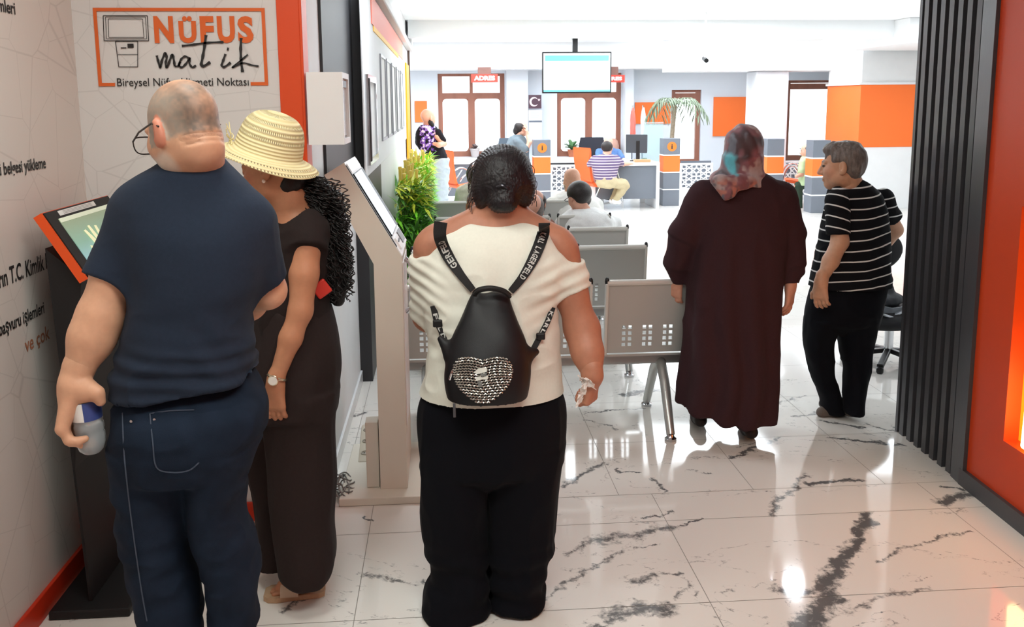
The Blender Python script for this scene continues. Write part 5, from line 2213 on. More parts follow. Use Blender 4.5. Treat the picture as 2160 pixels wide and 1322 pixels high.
# bare foot in the sandal
ft_a, ft_b = G(652, 1224, .05), G(580, 1246, .02)
FF = bbox_field([ft_a, ft_b], .09, .0035)
FF.cap(A3(ft_a) + [0, .0, .02], A3(ft_a.lerp(ft_b, .6)), .036, .027, .02)
FF.cap(A3(ft_a.lerp(ft_b, .4)), A3(ft_a.lerp(ft_b, .72)), .036, .030, .02)
dfo = (ft_b - ft_a)
dfo.z = 0
dfo.normalize()
sfo = Vector((-dfo.y, dfo.x, 0))
for i, (so, L) in enumerate(((.026, .035), (.010, .042), (-.004, .040), (-.017, .034), (-.030, .026))):
    b0 = ft_a.lerp(ft_b, .70) + sfo * so
    b0.z = .028
    FF.cap(A3(b0), A3(b0 + dfo * L + Vector((0, 0, -.006))), .0105 if i else .009, .0085, .005)
foot = FF.mesh(1)
grid_obj('body', [bod, hd, hl, foot], M_skin, hw, color=tint((186, 128, 96), face_zones(q, (40, 28, 24), (150, 78, 70)) + [(q(-.04, .07, -.02), .04, (176, 104, 82), .5)]))
# pearl earring
MB().lathe([(.0005, .006), (.004, .0045), (.006, 0), (.004, -.0045), (.0005, -.006)], q(-.088, -.004, -.040) + A3((0, -.004, 0)), 12).build('pearl_earring', mat('pearl', (240, 226, 214), .2, coat=.6), hw, smooth=True)
# black top
F = Field((-1.0, 2.5, .8), (-.30, 3.25, 1.45), .007)
F.loft(rows(2.88, [(436, 600, 648, .05), (452, 590, 672, .085), (480, 572, 692, .115), (540, 560, 697, .135), (620, 552, 695, .13), (680, 545, 700, .13), (720, 538, 708, .13)]), .0, 2.2)
flatcap(F, LS + A3((-.005, .03, .02)), pt(648, 528, 2.77), .064, .064, .03)
flatcap(F, RS, pt(585, 560, 3.04), .055, .055, .03)
F.cap(pt(598, 425, 2.80), pt(622, 452, 2.86), .060, .052, .006, 's')
V, Q = F.mesh(2)
V = wrinkle(V, Q, .005, 10, (1, 1, 1.4), 9.2)
grid_obj('top', [(V, Q)], cloth('black brown knit', (40, 32, 31), bump=.15), hw)
# wide trousers
F = Field((-1.1, 2.45, .0), (-.20, 3.35, 1.14), .008)
F.loft(rows(2.88, [(640, 545, 692, .125), (700, 540, 708, .14), (760, 530, 716, .155), (800, 522, 712, .16), (860, 520, 704, .16)]), .0, 2.1)
F.loft(rows(2.86, [(820, 560, 708, .13), (900, 562, 702, .12), (1000, 570, 705, .115), (1100, 578, 702, .12), (1165, 586, 707, .13), (1196, 590, 703, .13), (1214, 604, 692, .115)]), .02, 2.2)
F.loft(rows(3.02, [(820, 525, 640, .12), (900, 524, 620, .10), (960, 522, 610, .10), (1050, 540, 612, .10), (1130, 545, 620, .10), (1185, 543, 615, .10)]), .02, 2.2)
V, Q = F.mesh(2)
V = wrinkle(V, Q, .010, 7, (1.4, 1.4, .35), 2.7)
grid_obj('trousers', [(V, Q)], cloth('black brown crepe', (46, 37, 36), bump=.12), hw)
# sandal
so_ = ft_a + Vector((0, 0, -ft_a.z))
se_ = ft_b + Vector((0, 0, -ft_b.z))
dd_ = (se_ - so_).normalized()
ss_ = Vector((-dd_.y, dd_.x, 0))
sp_ = []
for (t, w_) in ((-.45, .022), (-.30, .034), (0, .036), (.5, .040), (.9, .048), (1.15, .044), (1.30, .026)):
    sp_.append((t, w_))
Ls = (se_ - so_).length
poly = [so_ + dd_ * (t * Ls) + ss_ * w_ for t, w_ in sp_] + [so_ + dd_ * (t * Ls) - ss_ * w_ for t, w_ in reversed(sp_)]
poly = [p + Vector((0, 0, .001)) for p in poly]
M_cork = mat('tan cork sole', (190, 158, 126), .7, noise=.08, nscale=60)
sn = MB().prism(poly, (0, 0, .018)).build('sandal', M_cork, hw)
st_ = MB()
V = []
for t in (.28, .80):
    for k_ in range(13):
        an = math.pi * k_ / 12
        V.append(so_ + dd_ * (t * Ls) + ss_ * (.046 * math.cos(an)) + Vector((0, 0, .018 + (.052 - .018 * t) * math.sin(an) ** .8)))
st_.add(V, [(i, i + 1, i + 14, i + 13) for i in range(12)])
so2 = st_.build('strap', mat('beige strap', (206, 182, 158), .6), sn, smooth=True, fix=False)
bc = so_ + dd_ * (.52 * Ls) + ss_ * (.020) + Vector((0, 0, .064))
bk = MB()
tq = [bc + dd_ * a + ss_ * b_ + Vector((0, 0, -.25 * abs(b_))) for a, b_ in ((-.013, -.016), (.013, -.016), (.013, .016), (-.013, .016))]
bk.tube(tq, .0022, 6, closed=True)
bk.build('buckle', M_black, sn, smooth=True)
# watch and ring
wc = LWr + A3((.004, -.004, .008))
axw = Vector(LWr - LE).normalized()
x_ = axw.cross(Vector((0, 1, 0))).normalized()
y_ = axw.cross(x_)
wm = MB()
wm.tube([Vector(wc) + (x_ * math.cos(t) * 1.05 + y_ * math.sin(t) * .95) * .026 for t in [2 * math.pi * i / 24 for i in range(24)]], .0045, 8, closed=True)
wo = wm.build('watch', mat('silver gold metal', (208, 192, 164), .25, metal=.9), hw, smooth=True)
fc = Vector(wc) + Vector((-.006, -.028, .0))
Rw = Matrix.Rotation(math.pi / 2, 3, 'X')
MB().lathe([(.0165, 0), (.0165, .006), (.014, .008)], fc, 24, Rw).build('watch_case', mat('silver gold metal', (208, 192, 164), .25, metal=.9), wo, smooth=True)
MB().lathe([(.0135, .0082), (.0135, .009)], fc, 24, Rw).build('dial', mat('white dial', (236, 232, 224), .3), wo)
# straw hat
hat_c = Vector(pt(566, 322, 2.865))
axh = Vector((.30, -.10, .95)).normalized()
xh = Vector((0, 1, 0)).cross(axh).normalized()
Rh = Matrix((xh, axh.cross(xh), axh)).transposed().to_4x4()
prof = [(.002, .132), (.03, .130), (.06, .120), (.082, .098), (.094, .066), (.100, .03), (.104, .004), (.116, -.003), (.132, -.009), (.148, -.017), (.161, -.027)]
pr = [tuple(x) for x in spline(prof, 5)]
inn = [(r_ - .0025 if r_ > .004 else r_, z - .0025) for r_, z in reversed(pr)]
hb_ = MB()
n_ = 72
allp = pr + inn
V, Fc = [], []
for (r_, z) in allp:
    for k_ in range(n_):
        an = 2 * math.pi * k_ / n_
        sq = 1 + .05 * math.cos(2 * an)
        wv = .004 * math.sin(3 * an + 1) * max(0, (r_ - .104)) / .05
        V.append((r_ * math.cos(an) * sq, r_ * math.sin(an), z + wv))
for i in range(len(allp) - 1):
    for k_ in range(n_):
        Fc.append((i * n_ + k_, i * n_ + (k_ + 1) % n_, (i + 1) * n_ + (k_ + 1) % n_, (i + 1) * n_ + k_))
hb_.add(V, Fc)
sm = bpy.data.materials.new('open weave straw')
sm.use_nodes = True
nt = sm.node_tree
b = nt.nodes['Principled BSDF']
b.inputs['Roughness'].default_value = .75
b.inputs['Specular IOR Level'].default_value = .2
tc = nt.nodes.new('ShaderNodeTexCoord')
sx = nt.nodes.new('ShaderNodeSeparateXYZ')
nt.links.new(tc.outputs['Object'], sx.inputs[0])
an_ = nmath('ARCTAN2', sx.outputs['Y'], sx.outputs['X'])
rad = nt.nodes.new('ShaderNodeVectorMath')
rad.operation = 'LENGTH'
nt.links.new(tc.outputs['Object'], rad.inputs[0])
# distance along the profile ~ z on the crown, radius on the brim
tcoord = nmath('SUBTRACT', nmath('MULTIPLY', sx.outputs['Z'], 1.0), nmath('MULTIPLY', rad.outputs['Value'], .45))
ring = nmath('SINE', nmath('MULTIPLY', tcoord, 620.0))
ring2 = nmath('SINE', nmath('MULTIPLY', tcoord, 310.0))
dots = nmath('SINE', nmath('ADD', nmath('MULTIPLY', an_, 92.0), nmath('MULTIPLY', tcoord, 160.0)))
hole = nmath('MULTIPLY', nmath('GREATER_THAN', ring2, .45), nmath('GREATER_THAN', dots, .15))
zone = nmath('SINE', nmath('MULTIPLY', tcoord, 38.0))
hole = nmath('MULTIPLY', hole, nmath('GREATER_THAN', zone, -.35))
mx = nt.nodes.new('ShaderNodeMix')
mx.data_type = 'RGBA'
mx.inputs['A'].default_value = lin((228, 212, 160)) + (1,)
mx.inputs['B'].default_value = lin((240, 228, 184)) + (1,)
nt.links.new(nmath('MULTIPLY_ADD', ring, .5, .5), mx.inputs['Factor'])
nt.links.new(mx.outputs['Result'], b.inputs['Base Color'])
bp = nt.nodes.new('ShaderNodeBump')
bp.inputs['Strength'].default_value = .5
bp.inputs['Distance'].default_value = .003
nt.links.new(ring, bp.inputs['Height'])
nt.links.new(bp.outputs[0], b.inputs['Normal'])
nt.links.new(nmath('SUBTRACT', 1.0, nmath('MULTIPLY', hole, .8)), b.inputs['Alpha'])
ho = hb_.build('straw_hat', sm, None, smooth=True)
ho.parent = hw
ho.matrix_parent_inverse = Matrix.Translation(-hw.location)
ho.location = hat_c
ho.rotation_euler = Rh.to_euler()
bw_ = MB()
for k_ in range(14):
    an = k_ * 2.39996
    pts_ = [hat_c + Rh.to_3x3() @ Vector((-.118 + .014 * math.cos(an + t) * t, -.02 + .02 * math.sin(an * 1.3 + t), .01 + .034 * t * math.sin(an))) for t in (0, .5, 1.0, 1.5)]
    bw_.tube([Vector(x) for x in spline(pts_, 3)], .0016, 5)
bw_.build('straw_tassel', mat('straw tassel', (230, 216, 166), .7), ho, smooth=True).matrix_parent_inverse = (Matrix.Translation(hat_c) @ Rh).inverted()
# hair: dark core and curls
M_curl = mat('black curly hair', (20, 15, 14), .38, spec=.5)
F = Field((-.75, 2.55, .8), (-.22, 3.15, 1.62), .008)
F.ell(hc + A3(-ft * .050 - ut * .055), (.040, .050, .040), .02)
F.cap(pt(606, 388, 2.87), pt(652, 425, 2.92), .034, .05, .03)
F.cap(pt(624, 398, 2.92), pt(672, 455, 2.93), .042, .062, .03)
F.cap(pt(672, 450, 2.93), pt(706, 560, 2.90), .062, .052, .03)
F.cap(pt(706, 560, 2.90), pt(712, 630, 2.88), .045, .020, .03)
V, Q = F.mesh(1)
V = wrinkle(V, Q, .008, 30, (1, 1, .5), 3)
hr_ = grid_obj('hair', [(V, Q)], mat('black hair mass', (17, 13, 12), .55, bump=.8, bscale=120), hw)
hr_['label'] = 'long black curls'
r5 = random.Random(5)
cm = MB()
for i in range(230):
    a0 = r5.uniform(0, 1)
    sx_, sy_ = r5.uniform(598, 668), r5.uniform(362, 385)
    ex, ey = r5.uniform(688, 744), r5.uniform(540, 640)
    if r5.random() < .4:
        ex, ey = r5.uniform(676, 735), r5.uniform(430, 560)
    mx_, my_ = sx_ * .45 + ex * .55 + r5.uniform(6, 34), sy_ * .5 + ey * .5 - r5.uniform(0, 20)
    yo = r5.uniform(-.07, .05)
    g0 = spline([P(sx_, sy_, 2.90 + yo * .6), P(mx_, my_, 2.90 + yo), P(ex, ey, 2.885 + yo)], 26)
    rad_ = r5.uniform(.005, .012)
    ph, turns = r5.uniform(0, 6.28), r5.uniform(7, 12)
    pts_ = []
    for j, g in enumerate(g0):
        t = j / (len(g0) - 1)
        an = ph + turns * 2 * math.pi * t
        rr2 = rad_ * min(1, t * 4)
        pts_.append(Vector(g) + Vector((math.cos(an) * rr2, math.sin(an) * rr2, .3 * rr2 * math.sin(an * .5))))
    cm.tube(pts_, .0019, 4, cap=False)
co = cm.build('curls', M_curl, hr_, smooth=False, fix=False)
co['kind'] = 'stuff'
co.data.polygons.foreach_set('use_smooth', [True] * len(co.data.polygons))
# red shoulder bag showing behind the arm
rb = thing('handbag', 'red shoulder bag half hidden at the side of the hat woman', 'bag', P(680, 640, 2.80))
MB().bar(P(668, 596, 2.785), P(688, 622, 2.79), .016, .05, bev=.005).build('bag_body', mat('red leather', (196, 48, 36), .45), rb)
MB().bar(P(610, 520, 2.80), P(612, 545, 2.80), .012, .006).build('strap', mat('red leather', (196, 48, 36), .45), rb)
# ------------------------------------------------------------------ woman with the backpack
Y3 = 2.78
wb_ = thing('person', 'woman in white cold-shoulder blouse and black trousers, dark hair pinned up, seen from behind', 'person', (P(1035, 1290, Y3).x, Y3, 0))
hc = pt(1056, 384, 2.84)
fdir = Vector((.02, 1, -.22))
rt, ft, ut = frame(fdir)
LS, RS = pt(915, 525, 2.80), pt(1180, 535, 2.80)
RE, RWr = pt(1228, 695, 2.78), pt(1250, 790, 2.70)
LE, LWr = pt(905, 665, 2.88), pt(985, 700, 3.10)
F = Field((-.35, 2.45, -.02), (.72, 3.25, 1.62), .005)
F.loft(rows(2.82, [(452, 1020, 1095, .05), (472, 965, 1135, .075), (500, 915, 1182, .10), (560, 905, 1182, .12), (640, 910, 1160, .125), (740, 920, 1165, .13), (860, 900, 1170, .15), (960, 905, 1165, .14)]), .02)
F.chain([(LS, .066), (LE, .050), (LWr, .03)], .03)
F.chain([(RS, .066), (RS * .5 + RE * .5, .050), (RE, .054), (RE * .5 + RWr * .5, .048), (RWr, .034)], .03)
nb0, nb1 = hc + A3(-ut * .05 - ft * .03), pt(1050, 478, 2.83)
F.cap(nb0, nb1, .060, .085, .03)
F.cap(pt(1000, 468, 2.82), pt(935, 505, 2.80), .045, .055, .04)
F.cap(pt(1100, 466, 2.82), pt(1165, 510, 2.80), .045, .055, .04)
for (a, b_) in ((965, 962), (1100, 1092)):
    F.cap(pt(a, 960, 2.80), pt(b_, 1260, 2.80), .07, .04, .02)
bod = F.mesh(1)
H = bbox_field([hc], .16, .0035)
q, M_ = head(H, hc, fdir, s=.95)
H.cap(nb0, nb1, .060, .085, .03)
hd = H.mesh(1)
HR = bbox_field([RWr, RWr + A3((0, 0, -.10))], .10, .0028)
hand(HR, RWr + A3((-.002, 0, -.004)), Vector((-.05, .1, -1)), Vector((-.80, .58, 0)), 1, curls=[(55, 75, 40), (60, 80, 45), (62, 80, 45), (62, 80, 45)], s=.92, tc=30)
HR.chain([(RE * .35 + RWr * .65, .041), (RWr, .034)], .02)
hr = HR.mesh(1)
grid_obj('body', [bod, hd, hr], M_skin, wb_, color=tint((180, 122, 97), face_zones(q)))
BF = Field((-.36, 2.45, .75), (.75, 3.10, 1.48), .0045)
F = BF
F.loft(rows(2.80, [(462, 985, 1108, .07, .02), (474, 948, 1150, .092, .02), (500, 912, 1182, .118, .01), (540, 892, 1200, .135), (580, 884, 1200, .145), (640, 893, 1174, .15), (700, 905, 1177, .158), (750, 903, 1180, .162), (800, 892, 1184, .17), (850, 883, 1188, .178), (876, 881, 1190, .180)]), .0, 2.25)
flatcap(F, RS + A3((.0, .0, .0)), pt(1205, 612, 2.79), .074, .062, .03)
flatcap(F, LS, LE, .074, .062, .04)
# boat neck and cold shoulder openings
F.ell(pt(1045, 448, 2.78), (.118, .15, .042), .004, None, 's')
F.ell(pt(898, 498, 2.78), (.050, .16, .080), .006, np.array(Matrix.Rotation(.75, 3, 'Y')), 's')
F.ell(pt(1196, 508, 2.78), (.044, .16, .085), .006, np.array(Matrix.Rotation(-.66, 3, 'Y')), 's')
V, Q = F.mesh(2)
V = wrinkle(V, Q, .0055, 8, (1, 1, 1.6), 6.6, lambda V: np.clip((1.32 - V[:, 2]) * 5, .1, 1))
N = vnormals(V, Q)
w_ = np.clip((.02 - V[:, 0]) * 9, 0, 1) * np.exp(-((V[:, 2] - 1.13) / .10) ** 2)
V = V + N * (np.sin((V[:, 2] * .95 + V[:, 0] * .5) * 165 + vnoise(V * 7) * 1.8) * .0045 * w_)[:, None]
w_ = np.clip((V[:, 0] - .22) * 9, 0, 1) * np.exp(-((V[:, 2] - 1.10) / .09) ** 2)
V = V + N * (np.sin((V[:, 2] * .95 - V[:, 0] * .35) * 130 + vnoise(V * 7) * 1.8) * .004 * w_)[:, None]
grid_obj('blouse', [(V, Q)], cloth('white jersey', (230, 230, 218), bump=.08, noise=.02), wb_)
TF = Field((-.45, 2.45, .0), (.62, 3.15, .98), .0055)
F = TF
F.loft(rows(2.80, [(815, 900, 1172, .155), (850, 886, 1186, .168), (900, 884, 1188, .175), (960, 887, 1184, .165), (985, 889, 1176, .14), (1022, 960, 1100, .05)]), .0, 2.2)
F.loft(rows(2.80, [(930, 886, 1036, .14), (1040, 890, 1029, .125), (1100, 893, 1028, .115), (1160, 903, 1028, .11), (1210, 918, 1028, .11), (1240, 900, 1031, .12, -.01), (1268, 892, 1030, .125, -.02), (1292, 908, 1012, .115, -.03)]), .006, 2.3)
F.loft(rows(2.80, [(930, 1022, 1187, .14), (1040, 1030, 1173, .125), (1100, 1030, 1168, .115), (1160, 1031, 1161, .11), (1200, 1032, 1146, .105), (1240, 1034, 1143, .105), (1262, 1036, 1142, .11)]), .006, 2.3)
V, Q = F.mesh(2)
V = wrinkle(V, Q, .010, 6.5, (1.5, 1.5, .4), 8.1)
w_ = np.clip((.28 - V[:, 2]) * 6, 0, 1)
N = vnormals(V, Q)
V = V + N * (np.sin(V[:, 2] * 75 + vnoise(V * 6) * 3) * .007 * w_)[:, None]
V[:, 2] = np.maximum(V[:, 2], .004)
grid_obj('trousers', [(V, Q)], cloth('black trousers cloth', (13, 14, 20), bump=.08), wb_)
for (u, v) in ((1108, 1300), (965, 1300)):
    g = G(u, v)
    S_ = Field((g.x - .12, g.y - .12, -.01), (g.x + .12, g.y + .35, .16), .006)
    shoe(S_, (g.x, g.y + .05, 0), (g.x + (.02 if u > 1000 else -.03), g.y + .25, 0), .042, .065)
    grid_obj('shoe', [S_.mesh(1)], mat('dark grey shoe', (58, 56, 56), .7), wb_)
# hair pinned up
F = bbox_field([hc, pt(1060, 440, 2.76)], .15, .004)
c2 = pt(1060, 366, 2.83)
F.ell(c2, (.094, .118, .094), .0)
F.ell(pt(1062, 392, 2.79), (.088, .085, .062), .03)
F.ell(pt(1061, 424, 2.735), (.050, .042, .040), .018)
F.ell(pt(1015, 402, 2.80), (.024, .05, .06), .03)
F.ell(pt(1108, 400, 2.80), (.026, .05, .055), .03)
V, Q = F.mesh(1)
N = vnormals(V, Q)
th = np.arctan2(V[:, 0] - c2[0], V[:, 2] - c2[2] + .02)
V = V + N * (np.sin(th * 60 + vnoise(V * 18) * 5) * .0012 + vnoise(V * 22) * .0035 + vnoise(V * 60) * .0012)[:, None]
ho = grid_obj('hair', [(V, Q)], mat('black hair pinned', (24, 20, 24), .42, spec=.45, noise=.3, nscale=60, bump=.7, bscale=140, stretch=(1, 1, .4)), wb_)
ho['label'] = 'black hair gathered in a low bun'
r6 = random.Random(8)
cm = MB()
for i in range(70):
    side = -1 if r6.random() < .7 else 1
    u0 = 1002 if side < 0 else 1116
    v0 = r6.uniform(335, 415)
    a = P(u0 + r6.uniform(-3, 8) * -side, v0, 2.80)
    b_ = P(u0 + side * r6.uniform(2, 16), v0 + r6.uniform(10, 45), 2.80 + r6.uniform(-.03, .03))
    m_ = a.lerp(b_, .5) + Vector((side * r6.uniform(.004, .014), 0, r6.uniform(-.01, .01)))
    cm.tube([Vector(x) for x in spline([a, m_, b_], 4)], .0011, 4)
w2 = cm.build('stray_hairs', mat('brown black strands', (58, 44, 40), .5), ho, smooth=True)
w2['kind'] = 'stuff'
MB().tube([Vector(x) for x in spline([onsurf(F, 1048, 394, 2.7, .003), onsurf(F, 1058, 391, 2.7, .006), onsurf(F, 1070, 396, 2.7, .003)], 4)], .0045, 8).build('hair_clip', mat('dark shiny clip', (60, 58, 64), .15, metal=.6), ho, smooth=True)

# ---- backpack
YBk = 2.60
bp = thing('backpack', 'small black drawstring backpack with silver chain heart on the woman in white', 'backpack', P(1028, 885, YBk))
M_pack = mat('black nylon', (17, 18, 22), .5, spec=.4, noise=.1, nscale=20, bump=.12, bscale=500)
PF = Field((-.16, 2.40, .80), (.45, 2.80, 1.32), .004)
F = PF
F.loft(rows(YBk, [(616, 1000, 1076, .018, .05), (640, 986, 1080, .035, .045), (680, 968, 1092, .060, .03), (720, 950, 1108, .075, .015), (760, 940, 1118, .088, .005), (800, 937, 1119, .095, 0), (840, 945, 1111, .092, 0), (866, 962, 1092, .082, .005), (884, 990, 1064, .06, .01)]), .0, 2.35)
F.cap(pt(950, 745, 2.61), pt(930, 715, 2.63), .022, .010, .02)
F.cap(pt(1112, 748, 2.61), pt(1130, 742, 2.63), .020, .010, .02)
V, Q = F.mesh(2)
N = vnormals(V, Q)
w_ = np.clip((V[:, 2] - 1.05) * 7, 0, 1)
V = V + N * (np.sin((V[:, 0] - P(1035, 700, YBk).x) * 120 / (1 + 3 * np.clip(1.22 - V[:, 2], 0, 1))) * .006 * w_ + vnoise(V * 11) * .003)[:, None]
grid_obj('bag_body', [(V, Q)], M_pack, bp)
M_strap = mat('black webbing strap', (15, 15, 17), .6, bump=.3, bscale=800)
M_letter = mat('silver grey lettering', (196, 196, 192), .5)


def strap(pp, w, Y0, name='strap'):
    """webbing following the blouse; returns centre points, directions"""
    q_ = spline(pp, 8)
    c_ = [onsurf(BF, a[0], a[1], Y0, .009) for a in q_]
    for _ in range(3):
        c_ = [c_[0]] + [(c_[i - 1] + c_[i] * 2 + c_[i + 1]) / 4 for i in range(1, len(c_) - 1)] + [c_[-1]]
    mb = MB()
    n = len(c_)
    V = []
    for i, p in enumerate(c_):
        t = (c_[min(i + 1, n - 1)] - c_[max(i - 1, 0)]).normalized()
        s = Vector((0, -1, .15)).cross(t).normalized()
        nn = t.cross(s).normalized()
        if nn.y > 0:
            nn = -nn
        ww = np.interp(i / (n - 1), np.linspace(0, 1, len(w)), w) if isinstance(w, (list, tuple)) else w
        V += [p + s * ww / 2 + nn * .0015, p - s * ww / 2 + nn * .0015, p - s * ww / 2 - nn * .0015, p + s * ww / 2 - nn * .0015]
    F_ = []
    for i in range(n - 1):
        for j in range(4):
            F_.append((i * 4 + j, i * 4 + (j + 1) % 4, i * 4 + 4 + (j + 1) % 4, i * 4 + 4 + j))
    F_ += [(0, 1, 2, 3), tuple((n - 1) * 4 + j for j in (3, 2, 1, 0))]
    mb.add(V, F_)
    return mb.build(name, M_strap, bp), c_


def letters(c_, txt, start, step, h, par, flip=False):
    L = [0]
    for a, b_ in zip(c_[:-1], c_[1:]):
        L.append(L[-1] + (b_ - a).length)
    tot = L[-1]
    s = start * tot
    for ch in (txt[::-1] if flip else txt):
        if ch != ' ':
            i = min(max(int(np.searchsorted(L, s)), 1), len(c_) - 1)
            p = c_[i - 1].lerp(c_[i], (s - L[i - 1]) / max(L[i] - L[i - 1], 1e-6))
            t = (c_[i] - c_[i - 1]).normalized()
            if flip:
                t = -t
            nn = Vector((0, -1, .2))
            nn = (nn - t * nn.dot(t)).normalized()
            up = nn.cross(t)
            text('letter', ch, p - t * step * .38 - up * h / 2 + nn * .0040, t, up, step * (.84 if ch not in 'IL' else .66), h, M_letter, par, .001, bold=.03)
        s += step if ch != ' ' else step * .6


ls, c_ = strap([(930, 468), (928, 500), (945, 540), (972, 580), (998, 612)], [.040, .038, .036, .026, .020], 2.66)
letters(c_[8:], 'GERFELD', .10, .0188, .020, ls, True)
rs, c_ = strap([(1148, 470), (1146, 492), (1128, 540), (1102, 585), (1077, 615)], [.034, .038, .036, .026, .020], 2.66)
letters(c_[7:], 'KARL LAGERFELD', .05, .0128, .018, rs)
l2, c_ = strap([(914, 645), (922, 678), (932, 700), (940, 728)], .020, 2.66, 'lower_strap')
letters(c_, 'FELD', .25, .022, .013, l2)
MB().box(c_[len(c_) // 2 - 3] + Vector((0, -.006, 0)), (.030, .012, .024), None, .004).build('strap_adjuster', M_black, l2)
l3, c_ = strap([(1166, 648), (1156, 676), (1140, 708), (1124, 738)], .018, 2.66, 'lower_strap')
letters(c_, 'KARL', .15, .022, .012, l3)
MB().box(c_[len(c_) // 2 + 4] + Vector((0, -.006, 0)), (.028, .012, .022), None, .004).build('strap_adjuster', M_black, l3)
hp_ = [P(1000, 622, 2.615), P(1010, 612, 2.60), P(1035, 608, 2.592), P(1062, 614, 2.60), P(1076, 626, 2.615)]
q_ = [Vector(x) for x in spline(hp_, 6)]
mb = MB()
ribbon(mb, q_, .018, (0, -1, .5))
mb.tube(q_, .006, 8)
mb.build('handle', M_strap, bp, smooth=True, fix=False)
# heart shaped chain patch
ch_ = MB()
M_chain = mat('silver chain', (200, 196, 188), .3, metal=.8)
hx, hz = 1018, 798


def in_heart(u, v):
    x = (u - hx) / 60.0
    y = -(v - 806) / 52.0 + .10
    return (x * x + y * y - .86) ** 3 - x * x * y ** 3 * 1.1 < 0


for r_ in range(19):
    row = []
    for k_ in range(76):
        u = 942 + k_ * 2.0
        ph_ = abs(u - hx) / 62
        v = 750 + r_ * 5.0 + 8 * (1 - ph_ ** 2) * (r_ / 18) - 7 * (1 - r_ / 18) * math.sin(min(ph_, 1) * math.pi)
        if in_heart(u, v):
            row.append((u, v))
        elif row:
            if len(row) > 3:
                pts_ = [onsurf(PF, a, b2, 2.5, .0065) + Vector((0, -.0012 * (i_ % 2), .0016 * math.sin(i_ * 1.9))) for i_, (a, b2) in enumerate(row)]
                ch_.tube(pts_, [(.0026 if i_ % 2 else .0016) for i_ in range(len(pts_))], 6)
            row = []
co = ch_.build('chain_heart', M_chain, bp, smooth=True)
# small emblem: pale hair, dark glasses, collar
em = MB()


def emb(poly, off=.011):
    p_ = [onsurf(PF, a, b2, 2.5, off) for a, b2 in poly]
    em.prism(p_, (0, .003, 0))


emb([(1000, 786), (1008, 778), (1020, 775), (1027, 776), (1027, 784), (1018, 786), (1006, 789)])
emb([(1001, 797), (1012, 794), (1018, 796), (1030, 792), (1028, 801), (1018, 800), (1006, 803)])
em.build('emblem', mat('pale emblem', (214, 216, 208), .45), bp)
em = MB()
emb([(1013, 789), (1027, 786), (1026, 792), (1014, 794)], .012)
emb([(1008, 804), (1016, 803), (1017, 816), (1009, 816)], .010)
em.build('emblem_grey', mat('grey emblem', (110, 112, 110), .5), bp)  # grey print of the glasses and collar
q_ = [Vector(x) for x in spline([onsurf(PF, 949, 800, 2.5, .006), onsurf(PF, 952, 790, 2.5, .008), onsurf(PF, 955, 782, 2.5, .006)], 4)]
MB().tube(q_, .004, 8).build('zip_pull', M_chrome, bp, smooth=True)
MB().bar(P(958, 850, 2.52), P(959, 880, 2.515), .008, .005, bev=.001).build('zip_tag', mat('grey metal', (96, 98, 102), .3, metal=.7), bp)
# crumpled paper in her hand
pm = MB()


def sheet(c, du, dv, nu, nv, seed, amp):
    V, F_ = [], []
    for j in range(nv + 1):
        for i in range(nu + 1):
            p = Vector(c) + Vector(du) * (i / nu - .5) + Vector(dv) * (j / nv - .5)
            n = vnoise(np.array([[i * .9 + seed, j * .9, seed]]))[0]
            n2 = vnoise(np.array([[i * .7, j * 1.1 + seed, 4.2]]))[0]
            V.append(p + Vector((n2 * amp * .5, n * amp, n2 * amp * .6)))
    for j in range(nv):
        for i in range(nu):
            a = j * (nu + 1) + i
            F_.append((a, a + 1, a + nu + 2, a + nu + 1))
    pm.add(V, F_)


c0_ = P(1238, 806, 2.655)
sheet(c0_, (.050, 0, -.030), (.010, .012, -.030), 9, 6, 1.3, .010)
sheet(P(1224, 838, 2.66), (.020, .004, .014), (-.006, .006, -.048), 5, 8, 7.7, .009)
sheet(P(1231, 822, 2.655), (.022, .003, .006), (-.004, .008, -.040), 5, 6, 3.7, .008)
po_ = pm.build('paper_slip', mat('crumpled paper', (226, 218, 212), .7), fix=False)
so3 = po_.modifiers.new('thickness', 'SOLIDIFY')
so3.thickness = .0008
tag(po_, 'crumpled white paper slip held in the hand of the backpack woman', 'paper')
# ------------------------------------------------------------------ woman in the brown coat
Y4 = 4.20
bc_ = thing('person', 'woman in long dark brown coat and patterned headscarf walking away', 'person', (P(1540, 920, Y4).x, Y4, 0))
hc = pt(1568, 318, 4.22)
fdir = Vector((.1, 1, -.1))
LS, RS = pt(1482, 412, 4.20), pt(1650, 415, 4.20)
LW_, RW_ = pt(1432, 590, 4.28), pt(1668, 596, 4.16)
F = Field((.85, 3.75, -.02), (1.95, 4.65, 1.68), .008)
F.loft(rows(4.21, [(372, 1545, 1600, .05), (400, 1490, 1642, .09), (470, 1475, 1655, .11), (600, 1470, 1625, .12), (800, 1470, 1620, .12)]), .02)
F.cap(hc + A3((0, -.02, -.04)), pt(1568, 385, 4.21), .055, .065, .03)
F.chain([(LS, .05), (pt(1438, 510, 4.22), .045), (LW_, .026)], .02)
F.chain([(RS, .05), (pt(1672, 510, 4.18), .045), (RW_, .026)], .02)
for u, v in ((1482, 900), (1585, 925)):
    F.cap(pt(1540, 780, 4.2), pt(u, v - 40, 4.24), .06, .035, .02)
bod = F.mesh(1)
H = bbox_field([hc], .16, .005)
q, M_ = head(H, hc, fdir, s=.93)
HR = bbox_field([RW_, RW_ + A3((0, 0, -.12))], .09, .003)
hand(HR, RW_ + A3((0, 0, -.012)), Vector((-.06, -.05, -1)), Vector((-.75, .65, 0)), 1, curls=[(8, 16, 10), (10, 20, 14), (14, 26, 16), (18, 32, 18)], s=.98, tc=12, spread=.10)
